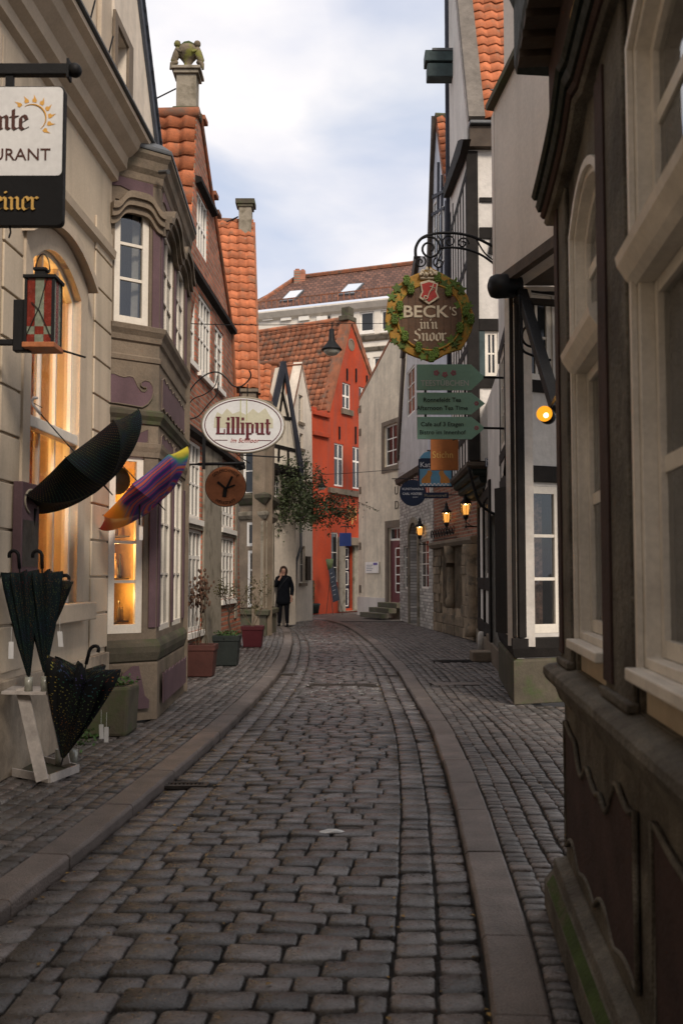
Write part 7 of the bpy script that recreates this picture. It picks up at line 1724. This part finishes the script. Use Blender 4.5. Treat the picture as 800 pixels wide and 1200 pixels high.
MB().tube([D(x, y, 13.9) for x, y in sm([(549, 548), (555, 572), (562, 590), (574, 600), (584, 604)])], .02, 6).build('curved_iron_bracket', M['iron'], label='curved black iron bar below the oriel', cat='bracket', smooth=True)
# ------------------------------------------------------------------ lamps on wires
def hanging_lamp(px, py, d, s_, label):
    c = D(px, py, d); t = thing('hanging_street_lamp', label, 'street lamp', tuple(c))
    MB().lathe(c, [(.02 * s_, .42 * s_), (.05 * s_, .40 * s_), (.06 * s_, .20 * s_), (.10 * s_, .13 * s_), (.185 * s_, .03 * s_), (.205 * s_, .0), (.19 * s_, -.01 * s_)], 24).build('shade', M['iron'], t, smooth=True)
    MB().lathe(c, [(.165 * s_, .0), (.15 * s_, -.05 * s_), (.09 * s_, -.10 * s_), (.0, -.12 * s_)], 20).build('globe', M['glassware'], t, smooth=True)
    MB().tube([c + Vector((0, 0, .42 * s_)), c + Vector((0, 0, .52 * s_))], .01, 5).build('hook', M['iron'], t); return c
lc = hanging_lamp(388.5, 410, 20, 1.05, 'black enamel street lamp hanging on a wire before the red gable')
def sag(a, b, n=14, s_=.1): return [a.lerp(b, i / n) - Vector((0, 0, s_ * 4 * (i / n) * (1 - i / n))) for i in range(n + 1)]
top = lc + Vector((0, 0, .55)); MB().tube(sag(D(214, 379, 14.6), top, s_=.03), .009, 4).tube(sag(top, D(507, 376, 24), s_=.03), .009, 4).build('lamp_wire', M['iron'], label='thin wire spanning the lane and carrying the black street lamp', cat='wire')
hanging_lamp(377, 571, 34, .8, 'small lamp with a pale shade hanging before the red wall above the tree')
MB().tube(sag(D(378, 556, 34), D(474, 549, 31.5), s_=.02), .010, 4).build('lamp_wire', M['iron'], label='thin wire running to the cream house from the small hanging lamp', cat='wire')
MB().tube([D(377, 560, 34), D(378, 556, 34)], .012, 4).build('wire_clip', M['iron'], label='small clip joining the wire and the lamp on the red wall', cat='clip')
# ------------------------------------------------------------------ pots and shrubs
M['pot_red'] = mk('red_brown_pot', (.065, .022, .017), .7, .3, 4, .2); M['pot_wine'] = mk('wine_red_pot', (.075, .011, .016), .6, .25, 4, .1); M['pot_dark'] = mk('dark_grey_green_pot', (.022, .028, .026), .6, .3, 4, .2)
M['pot_rim'] = mk('pot_soil', (.03, .022, .016), .95, .4, 10, .6); M['bark'] = mk('bark', (.075, .055, .04), .9, .4, 9, .6, 50); M['twig'] = mk('pale_twig', (.13, .10, .065), .9, .3, 9)
M['leaf'] = mk('dark_leaf', (.075, .098, .040), .6, .35, 5, .1, rnd=.5, spec=.35); M['leaf_fresh'] = mk('fresh_leaf', (.05, .10, .025), .6, .3, 5, .1, rnd=.4); M['seed'] = mk('dry_seed_head', (.10, .055, .035), .9, .3, 8, .2, rnd=.4)
M['leaf_dry'] = mk('olive_brown_leaf', (.085, .075, .03), .7, .35, 5, .1, rnd=.5)
def square_pot(px0, px1, py0, py1, mat, label, d=None):
    g = G((px0 + px1) / 2, py1 - 3); d = d or g.y; w_ = (px1 - px0) / F * d / 2; h = D(0, py0, d).z; cx = D((px0 + px1) / 2, 600, d).x
    t = thing('planter', label, 'planter', (cx, d + w_, 0)); y = d + w_; m = MB()
    a, b = w_ * .80, w_ * .95
    m.hexa([(cx - a, y - a, 0.005), (cx + a, y - a, .005), (cx + a, y + a, .005), (cx - a, y + a, .005), (cx - b, y - b, h * .84), (cx + b, y - b, h * .84), (cx + b, y + b, h * .84), (cx - b, y + b, h * .84)])
    m.build('body', M[mat], t, bevel=.012)
    m = MB()
    for sx, sy in ((0, -1), (0, 1), (-1, 0), (1, 0)): m.box((cx + sx * (w_ - .02), y + sy * (w_ - .02), h * .91), (w_ if sy else .02, .02 if sy else w_ - .04, h * .09))
    m.build('rim', M[mat], t, bevel=.006); MB().box((cx, y, h * .9), (w_ - .04, w_ - .04, .01)).build('soil', M['pot_rim'], t); return t, Vector((cx, y, h))
def leafquad(m, p, s_, n=None):
    d_ = Vector((random.uniform(-1, 1), random.uniform(-1, 1), random.uniform(-.6, .6))).normalized(); e = d_.orthogonal().normalized(); e = Matrix.Rotation(random.uniform(0, 6), 3, d_) @ e
    m.add([p, p + d_ * s_ * .5 + e * s_ * .3, p + d_ * s_, p + d_ * s_ * .5 - e * s_ * .3 + Vector((0, 0, -.1 * s_))], [(0, 1, 2, 3)])
def branches(m, p, dirv, ln, r, lev, tips, spread=.6, up=.15, wob=.25):
    n = 4; pts = [Vector(p)]; dv = Vector(dirv).normalized()
    for i in range(n):
        dv = (dv + Vector((random.gauss(0, wob), random.gauss(0, wob), random.gauss(0, wob * .6) + up * .3))).normalized(); pts.append(pts[-1] + dv * ln / n)
    m.tube(pts, [r * (1 - .45 * i / n) for i in range(n + 1)], 6 if lev > 1 else 4)
    tips.append(pts[-1])
    if lev <= 0: tips.extend(pts[2:]); return
    for k in range(random.choice((2, 3, 3))):
        i = random.choice((2, 3, 4)); v = (dv + Vector((random.gauss(0, spread), random.gauss(0, spread), random.gauss(0, spread * .7) + up))).normalized()
        branches(m, pts[i], v, ln * random.uniform(.55, .8), r * .55, lev - 1, tips, spread, up, wob)
random.seed(21)
t, c = square_pot(217, 253, 756, 797, 'pot_red', 'square red-brown planter with tall bare seed-headed stems below the brick wall')
MB().box((c.x + .10, c.y + .1, c.z * .5), (.16, .16, c.z * .46))
sh = thing('dry_shrub', 'tall bare stems with brown seed heads growing from the red-brown planter', 'shrub', (c.x, c.y, c.z * .9)); m = MB(); hd = MB()
for i in range(9):
    b = Vector((c.x + random.uniform(-.12, .12), c.y + random.uniform(-.1, .1), c.z * .9)); tp = D(random.uniform(220, 247), random.uniform(662, 705), 13.9); pts = [b, b.lerp(tp, .4) + Vector((random.gauss(0, .03), 0, 0)), b.lerp(tp, .75) + Vector((random.gauss(0, .04), 0, 0)), tp]
    m.tube(pts, [.006, .005, .004, .003], 4)
    for k in range(15):
        q = b.lerp(tp, random.uniform(.72, 1)) + Vector((random.gauss(0, .05), random.gauss(0, .05), random.gauss(0, .04))); hd.ico(q, random.uniform(.010, .022), 0, (1, 1, 1.6)); 
m.build('stem', M['twig'], sh, kind='stuff'); hd.build('seed_head', M['seed'], sh, kind='stuff')
t, c = square_pot(250, 281, 745, 784, 'pot_dark', 'dark grey-green planter with low ivy and a gnarled bare shrub')
sh = thing('gnarled_shrub', 'small gnarled bare shrub with sparse olive leaves in the dark planter', 'shrub', (c.x, c.y, c.z * .9)); m = MB(); tips = []
b = Vector((c.x + .02, c.y, c.z * .9)); m.tube([b, b + Vector((.03, 0, .15)), b + Vector((-.0, 0, .30)), b + Vector((.02, 0, .42))], [.022, .018, .015, .013], 7)
for v in ((-.9, 0, .5), (-.4, 0, .9), (.5, 0, .7), (.2, .3, 1), (.9, 0, .45)): branches(m, b + Vector((.02, 0, .40)), v, .34, .010, 2, tips, .5, .2)
m.build('trunk', M['bark'], sh); lf = MB()
for p in tips:
    for k in range(3): leafquad(lf, p + Vector((random.gauss(0, .03), random.gauss(0, .03), random.gauss(0, .03))), random.uniform(.025, .045))
lf.build('foliage', M['leaf_dry'], sh, kind='stuff')
iv = thing('potted_ivy', 'low green ivy spilling over the rim of the dark planter', 'ivy', (c.x, c.y, c.z)); lf = MB()
for i in range(420):
    A = random.uniform(0, 2 * pi); q = random.uniform(.0, .22); leafquad(lf, Vector((c.x + q * cos(A) * 1.1, c.y + q * sin(A), c.z + random.uniform(-.05, .06) - (.08 if q > .18 else 0) * random.random())), random.uniform(.03, .05))
lf.build('leaves', M['leaf_fresh'], iv, kind='stuff')
t, c = square_pot(283, 309, 734, 762, 'pot_wine', 'wine-red square planter in front of the stone bay')
sh = thing('twiggy_shrub', 'thin pale twiggy shrub growing in the wine-red planter', 'shrub', (c.x, c.y, c.z * .9)); m = MB(); tips = []
for v in ((-.4, 0, 1), (0, 0, 1), (.3, 0, 1), (-.7, 0, .8), (.6, 0, .8)): branches(m, Vector((c.x, c.y, c.z * .9)), v, .55, .008, 2, tips, .35, .3, .15)
m.build('stem', M['twig'], sh); lf = MB()
for p in tips:
    for k in range(2): leafquad(lf, p + Vector((random.gauss(0, .03), 0, random.gauss(0, .03))), random.uniform(.03, .05))
lf.build('foliage', M['leaf_dry'], sh, kind='stuff')
# mossy stone trough at the corner of the restaurant house
a, b = G(107, 852), G(161, 857); zt_ = D(133, 806, 9.1).z; tr = thing('stone_trough', 'mossy stone planting trough between the umbrella stand and the bay window', 'planter', ((a.x + b.x) / 2, 9.3, 0))
cx = (a.x + b.x) / 2 + .02; MB().hexa([(cx - .2, 9.02, 0), (cx + .2, 9.04, 0), (cx + .2, 9.5, 0), (cx - .2, 9.5, 0), (cx - .22, 9.0, zt_), (cx + .225, 9.02, zt_ + .02), (cx + .22, 9.52, zt_), (cx - .22, 9.52, zt_)]).build('body', M['moss'], tr, bevel=.03)
MB().box((cx, 9.26, zt_ - .0), (.17, .2, .02)).build('soil', M['pot_rim'], tr)
hb = thing('trough_herbs', 'small green herbs growing in the mossy stone trough', 'plant', (cx, 9.25, zt_)); lf = MB()
for i in range(160): leafquad(lf, Vector((cx + random.gauss(.04, .08), 9.15 + random.gauss(0, .08), zt_ + random.uniform(.01, .10))), random.uniform(.03, .06))
lf.build('leaves', M['leaf_fresh'], hb, kind='stuff')
wd = thing('wall_weeds', 'tuft of weeds at the wall foot behind the umbrella tray', 'weeds', (-2.28, 8.6, 0)); lf = MB()
for i in range(90): leafquad(lf, Vector((-2.22 + random.gauss(0, .06), 8.7 + random.gauss(0, .18), random.uniform(.01, .10))), random.uniform(.03, .055))
lf.build('leaves', M['leaf_fresh'], wd, kind='stuff')
# ------------------------------------------------------------------ leaning street tree
random.seed(33)
tb = Vector((-1.72, 30.0, 0)); tree = thing('street_tree', 'sparse leaning evergreen tree with small dark leaves beside the timber gable', 'tree', tuple(tb))
m = MB(); fk = D(345, 612, 29.5); m.tube([tb, tb + Vector((.05, -.1, .8)), D(343, 655, 29.6), fk], [.085, .07, .06, .05], 8)
ends = [(318, 575), (330, 548), (345, 535), (360, 552), (372, 580), (388, 590), (404, 600), (325, 610), (350, 590), (338, 580), (360, 606), (321, 596), (352, 570)]
tips = []
for ex, ey in ends:
    e = D(ex, ey, 29.2 + random.uniform(-.8, .8)); md = fk.lerp(e, .5) + Vector((random.gauss(0, .08), random.gauss(0, .15), random.gauss(.08, .06)))
    m.tube([fk, md, e], [.028, .018, .010], 5)
    for k in range(5): branches(m, fk.lerp(md, .5 + .5 * random.random()) if k < 1 else md.lerp(e, random.random()), (e - fk).normalized() + Vector((random.gauss(0, .6), random.gauss(0, .6), random.gauss(0, .5))), .42, .008, 1, tips, .6, .0)
# the long twig reaching across towards the cream wall
tw = [D(x, y, 28.8) for x, y in sm([(405, 596), (400, 580), (388, 578), (410, 582), (426, 591), (441, 598)])]
m.build('trunk', M['bark'], tree, smooth=True)
tw = [D(x, y, 29.0) for x, y in sm([(368, 580), (385, 578), (405, 583), (424, 590), (442, 598)])]; MB().tube(tw, .008, 4).build('long_twig', M['bark'], tree)
lf = MB()
for p in tips:
    for k in range(7):
        q = p + Vector((random.gauss(0, .10), random.gauss(0, .12), random.gauss(-.02, .09))); leafquad(lf, q, random.uniform(.05, .10))
for p in tw[8:]:
    for k in range(3): leafquad(lf, p + Vector((random.gauss(0, .03), random.gauss(0, .03), random.gauss(-.02, .03))), random.uniform(.05, .08))
for cx_, cy_, sx, sy, n in ((324, 618, 8, 12, 260), (332, 592, 13, 14, 620), (326, 584, 8, 17, 520), (350, 568, 12, 14, 380), (342, 558, 14, 10, 180), (378, 598, 9, 10, 190), (396, 602, 9, 8, 190), (362, 590, 10, 14, 360), (328, 608, 8, 8, 160), (372, 606, 10, 7, 200), (350, 604, 12, 8, 220), (388, 590, 8, 8, 110)):
    for i in range(n):
        q = D(cx_ + random.gauss(0, sx * .6), cy_ + random.gauss(0, sy * .6), 29.2 + random.gauss(0, .35)); leafquad(lf, q, random.uniform(.06, .12))
lf.build('crown', M['leaf'], tree)
# ------------------------------------------------------------------ far potted cone tree, chalkboard, blue panel, gilt lettering, letters on the cream wall
c = G(367.5, 719); pt = thing('round_planter', 'dark blue-grey round pot standing before the narrow cream gable', 'planter', (c.x, c.y, 0)); wv = 8 / F * c.y
MB().lathe((c.x, c.y, 0), [(wv * .68, 0), (wv * .9, .28), (wv * 1.0, .34), (wv * .95, .38), (wv * .8, .36)], 20).build('body', M['pot_dark'], pt, smooth=True)
tp = thing('slim_conifer', 'very slim dark clipped shrub in the round blue-grey pot', 'shrub', (c.x, c.y, .36)); m = MB().tube([(c.x, c.y, .3), (c.x - .02, c.y, 1.25)], .02, 5).build('trunk', M['bark'], tp); lf = MB()
for i in range(420):
    h = random.uniform(.35, 1.25); r = .07 * (1 if h < .9 else 1.2); A = random.uniform(0, 6.3); leafquad(lf, Vector((c.x - .02 + r * cos(A) * random.random(), c.y + r * sin(A), h)), random.uniform(.03, .06))
lf.build('crown', M['leaf'], tp)
def ab(px, py, d): return D(px, py, d)
d = 37.0; cb = thing('chalkboard', 'leaning dark grey chalkboard with faint writing beside the red house door', 'chalkboard', tuple(D(390, 705, d)))
A_, B_, C_, E_ = D(385, 668, d + .2), D(391, 664, d + .2), D(398, 703, d - .1), D(390, 706, d - .1)
M['slateboard'] = mk('blue_grey_chalkboard', (.035, .042, .058), .8, .4, 8, .1)
q = [A_, B_, C_, E_]; n = (B_ - A_).cross(C_ - A_).normalized(); n = n if n.y < 0 else -n
MB().hexa([p for p in q] + [p + n * .03 for p in q]).build('board', M['slateboard'], cb, fix=True)
for i in range(6):
    a = A_.lerp(E_, .15 + i * .13); b = B_.lerp(C_, .15 + i * .13); MB().beam(a.lerp(b, .2) + n * .034, a.lerp(b, random.uniform(.5, .85)) + n * .034, .02, .004, (n.x, n.y, n.z)).build('chalk_line', M['grey_print'], cb)
MB().tube([E_ + Vector((-.12, 0, .7)), Vector((E_.x - .0, E_.y - .1, 0))], .015, 4).tube([D(387, 675, d), Vector((E_.x - .25, E_.y + .1, 0))], .015, 4).tube([C_ , Vector((C_.x + .1, C_.y - .2, 0))], .015, 4).build('leg', M['brownwood'], cb)
MB().tube([D(386, 655, 37.5), D(386.5, 668, 37.5)], [.15, .08], 10).build('hanging_basket', M['leaf'], label='small dark hanging plant ball beside the red house window', cat='hanging basket', smooth=True)
bs = thing('blue_panel_sign', 'plain deep blue hanging panel above the dark door of the red house', 'sign', tuple(D(405, 632, 37.6))); SP = front(37.6)
MB().pbox(SP, *SP.rect(397.5, 411.5, 624.5, 640), -.04, 0).build('board', M['blue_sign'], bs, bevel=.01)
MB().tube([D(x, y, 37.6) for x, y in ((399, 617), (404, 617), (412, 617), (413, 620))], .02, 5).tube([D(405, 617, 37.6), D(405, 625, 37.6)], .015, 5).tube([D(412, 617, 37.6), D(412, 617, 38.9)], .02, 5).build('arm', M['iron'], bs)
gl = thing('gilt_lettering', 'faded gilt letters on the red wall above the door', 'lettering', tuple(PRd.P(*hr(411, 605), .01)))
text_on(PRd, 'Syl', *hr(412, 609), .85, .005, 'gold', gl, name='letter', ext=.01, sx=.8)
M['ghost'] = mk('dark_wall_letter', (.12, .10, .08), .9, .2)
for s_, x, y in (('U', 464.5, 579.5), ('D', 465, 596.5)):
    wl_ = thing('wall_letter', 'large dark %s-shaped letter on the cream wall by the round black sign' % s_, 'letter', tuple(PCc.P(*hc(x, y), .01))); text_on(PCc, s_, *hc(x, y), .42, .003, 'ghost', wl_, name='letter', ext=.006, bold=-.0, sx=1.2)
# white guard stones, step blocks by the doorway
def gstone(px0, px1, py0, py1, label, d):
    cx = D((px0 + px1) / 2, py1, d).x; r = (px1 - px0) / 2 / F * d; h = D(0, py0, d).z
    MB().lathe((cx, d, 0), [(r, 0), (r, h * .78), (r * .85, h * .93), (r * .45, h), (0, h * 1.01)], 14).build('guard_stone', M['white_wall'], label=label, cat='guard stone', smooth=True)
gstone(559.5, 568, 740, 761, 'taller rounded white guard stone at the doorway', 19.0); gstone(572, 576.5, 746, 761, 'thin white guard stone right beside the step crate', 18.6)
a = G(554, 776); b = G(585, 776); d = a.y; z_ = D(0, 764, d).z
MB().box(((a.x + b.x) / 2 + .05, d + .25, z_ / 2), ((b.x - a.x) / 2 + .05, .25, z_ / 2)).build('step_block', M['stone'], label='low worn sandstone step block jutting into the pavement', cat='step', bevel=.02)
MB().box((D(582, 757, 17.4).x, 17.5, .22), (.13, .3, .20)).build('upper_step', M['stone'], label='second sandstone step behind the low block at the doorway', cat='step', bevel=.015)
# gilt signwriting on the frieze of the carved front: tall flourishes
gt = thing('gilt_signwriting', 'tall gilt letter strokes on the dark frieze high on the carved front', 'lettering', tuple(PN.P(.9, 3.3, .03)))
def fr(px, py): return PN.hit(px, py, .034)
for st_ in ([(668, 46), (671, 38), (670, 20), (674, 2), (677, -20)], [(672.5, 38), (676, 22), (677, 4), (680, -18)], [(670, 36), (672, 34), (675, 30), (678, 12), (682, -4), (684, -14)], [(676, 20), (679, 16), (681, 8), (680, 2)]):
    p = [PN.P(*fr(*q), .036) for q in sm(st_, 5)]; MB().tube(p, [.002 + .006 * sin(pi * i / (len(p) - 1)) for i in range(len(p))], 5).build('gilt_stroke', M['gold'], gt, smooth=True)
# ------------------------------------------------------------------ person
M['coat'] = mk('black_wool_coat', (.008, .009, .012), .95, .3, 9, .3, 60, spec=.05); M['skin'] = mk('skin', (.42, .24, .17), .55, .1, 6, .1); M['hair'] = mk('dark_reddish_hair', (.045, .022, .014), .6, .4, 20, .5, 80)
M['trouser'] = mk('black_trouser', (.008, .008, .010), .95, .2, spec=.05); M['shoe'] = mk('black_shoe', (.01, .01, .011), .4, .2)
base = G(332, 733.5); pr = thing('person', 'person in long black coat and dark trousers with one hand raised to the face', 'person', (base.x, base.y, 0))
Sc = 1.70 / 1.72
def skin_body(name, mat, chains, parent, root=0, sub=1):
    """chains: list of point lists [(x,y,z,r)]; joints welded where they coincide"""
    vs, es, rs = [], [], []
    def vid(p):
        for i, v in enumerate(vs):
            if (v - Vector(p[:3])).length < 1e-5: return i
        vs.append(Vector(p[:3])); rs.append(p[3]); return len(vs) - 1
    for c in chains:
        ids = [vid(p) for p in c]; es += [(a, b) for a, b in zip(ids, ids[1:])]
    o_ = Vector((base.x, base.y, 0)); me = bpy.data.meshes.new(name); me.from_pydata([v * Sc + o_ - wloc(parent) for v in vs], es, [])
    o = bpy.data.objects.new(name, me); COL.objects.link(o); o.parent = parent; me.materials.append(M[mat])
    o.modifiers.new('skin', 'SKIN'); sv = me.skin_vertices[0].data
    for i, r in enumerate(rs): r_ = r if isinstance(r, tuple) else (r, r); sv[i].radius = (r_[0] * Sc, r_[1] * Sc); sv[i].use_root = (i == root)
    o.modifiers['skin'].use_smooth_shade = True; s_ = o.modifiers.new('sub', 'SUBSURF'); s_.levels = sub; s_.render_levels = 2; return o
# facing the camera (-y); right hand (viewer's left) lifted to the face
pel = (0, 0, .93, .14); ch = (0, .01, 1.22, .15); nk = (0, .01, 1.44, .055)
skin_body('body', 'skin', [[pel, (0, 0, 1.06, .12), ch, nk, (0, -.0, 1.54, .06), (0, -.01, 1.60, (.070, .085)), (0, 0, 1.67, .055)],
    [ch, (-.17, .01, 1.37, .055), (-.23, -.05, 1.14, .042), (-.10, -.19, 1.36, .030), (-.05, -.17, 1.46, .024)], [ch, (.17, .01, 1.37, .055), (.24, .03, 1.10, .042), (.23, -.03, .86, .032), (.225, -.04, .79, .026)],
    [pel, (-.09, 0, .86, .085), (-.10, -.01, .50, .058), (-.11, .02, .10, .038)], [pel, (.09, 0, .86, .085), (.10, -.02, .50, .058), (.12, .01, .10, .038)]], pr)
skin_body('coat', 'coat', [[(0, 0, .56, (.26, .18)), (0, 0, .80, (.235, .17)), (0, 0, 1.0, (.20, .155)), (0, .01, 1.22, (.205, .155)), (0, .01, 1.36, (.16, .125)), (0, .0, 1.49, .085)],
    [(0, .01, 1.36, (.15, .12)), (-.18, .01, 1.36, .078), (-.245, -.05, 1.13, .066), (-.12, -.18, 1.33, .05)], [(0, .01, 1.36, (.15, .12)), (.18, .01, 1.36, .078), (.255, .03, 1.10, .066), (.24, -.02, .86, .052)]], pr, root=2)
for s_ in (-1, 1):
    x = s_ * .10; skin_body('trouser_leg', 'trouser', [[(x, 0, .72, .088), (x, -.01, .48, .075), (x + s_ * .01, .02, .12, .055), (x + s_ * .012, .02, .06, .055)]], pr)
    skin_body('shoe', 'shoe', [[(x + s_ * .01, .05, .045, .042), (x + s_ * .015, -.06, .04, .045), (x + s_ * .03, -.17, .03, .032)]], pr)
# hands: palm with five fingers each
def hand(cx, cy, cz, dirv, side, curl=.5):
    d_ = Vector(dirv).normalized(); n = Vector((side * .3, -1, .2)).normalized(); x = d_.cross(n).normalized(); c = Vector((cx, cy, cz)); ch_ = [[(*(c), .026), (*(c + d_ * .045), (.034)), (*(c + d_ * .08), .030)]]
    for k, (o_, ln) in enumerate(((-.03, .055), (-.01, .068), (.01, .072), (.03, .064))):
        b = c + d_ * .08 + x * o_; ch_.append([(*(c + d_ * .08), .030), (*b, .010), (*(b + d_ * ln * .5 + n * ln * .2 * curl), .009), (*(b + d_ * ln * .85 + n * ln * .7 * curl), .008)])
    b = c + d_ * .03 - x * .034; ch_.append([(*(c + d_ * .045), .034), (*b, .012), (*(b - x * .02 + d_ * .04), .010)])
    skin_body('hand', 'skin', ch_, pr)
hand(-.075, -.185, 1.42, (.25, .05, .9), -1, .9); hand(.228, -.035, .82, (.0, -.05, -1), 1, .5)
# face details and hair
o_ = Vector((base.x, base.y, 0))
def fp(x, y, z): return o_ + Vector((x, y, z)) * Sc
MB().ico(fp(0, -.095, 1.585), .016, 2, (.8, 1.2, 1.5)).build('nose', M['skin'], pr, smooth=True)
for s_ in (-1, 1): MB().ico(fp(s_ * .03, -.080, 1.615), .011, 2, (1.2, .6, .8)).build('eye', M['hair'], pr, smooth=True); MB().ico(fp(s_ * .078, .0, 1.60), .022, 1, (.5, .8, 1.3)).build('ear', M['skin'], pr, smooth=True)
MB().ico(fp(0, -.082, 1.548), .02, 2, (1.2, .4, .35)).build('mouth', M['pink'], pr, smooth=True)
m = MB(); b_ = bmesh.new(); bmesh.ops.create_icosphere(b_, subdivisions=4, radius=1)
vs = []
for v in b_.verts:
    p = v.co.copy(); k = 1 + .06 * noise.noise(p * 5); x, y, z = p.x * .108 * k, p.y * .115 * k + .02, p.z * .115 * k + 1.625
    if p.z < 0: z = 1.625 + p.z * .24; x *= 1.12 + .1 * noise.noise(p * 9); y = y * 1.0 + .02
    if p.y < -.15 and p.z < .55: y = max(y, -.035)
    vs.append(fp(x, y, z))
m.add(vs, [tuple(v.index for v in f.verts) for f in b_.faces]); b_.free(); m.build('hair', M['hair'], pr, smooth=True)
MB().box(fp(.03, -.13, 1.16), (.11, .01, .012)).build('bag_strap', M['shoe'], pr) if False else None
MB().tube([fp(.13, -.08, 1.42), fp(.0, -.165, 1.25), fp(-.16, -.12, 1.02)], .010, 5).build('bag_strap', M['shoe'], pr)
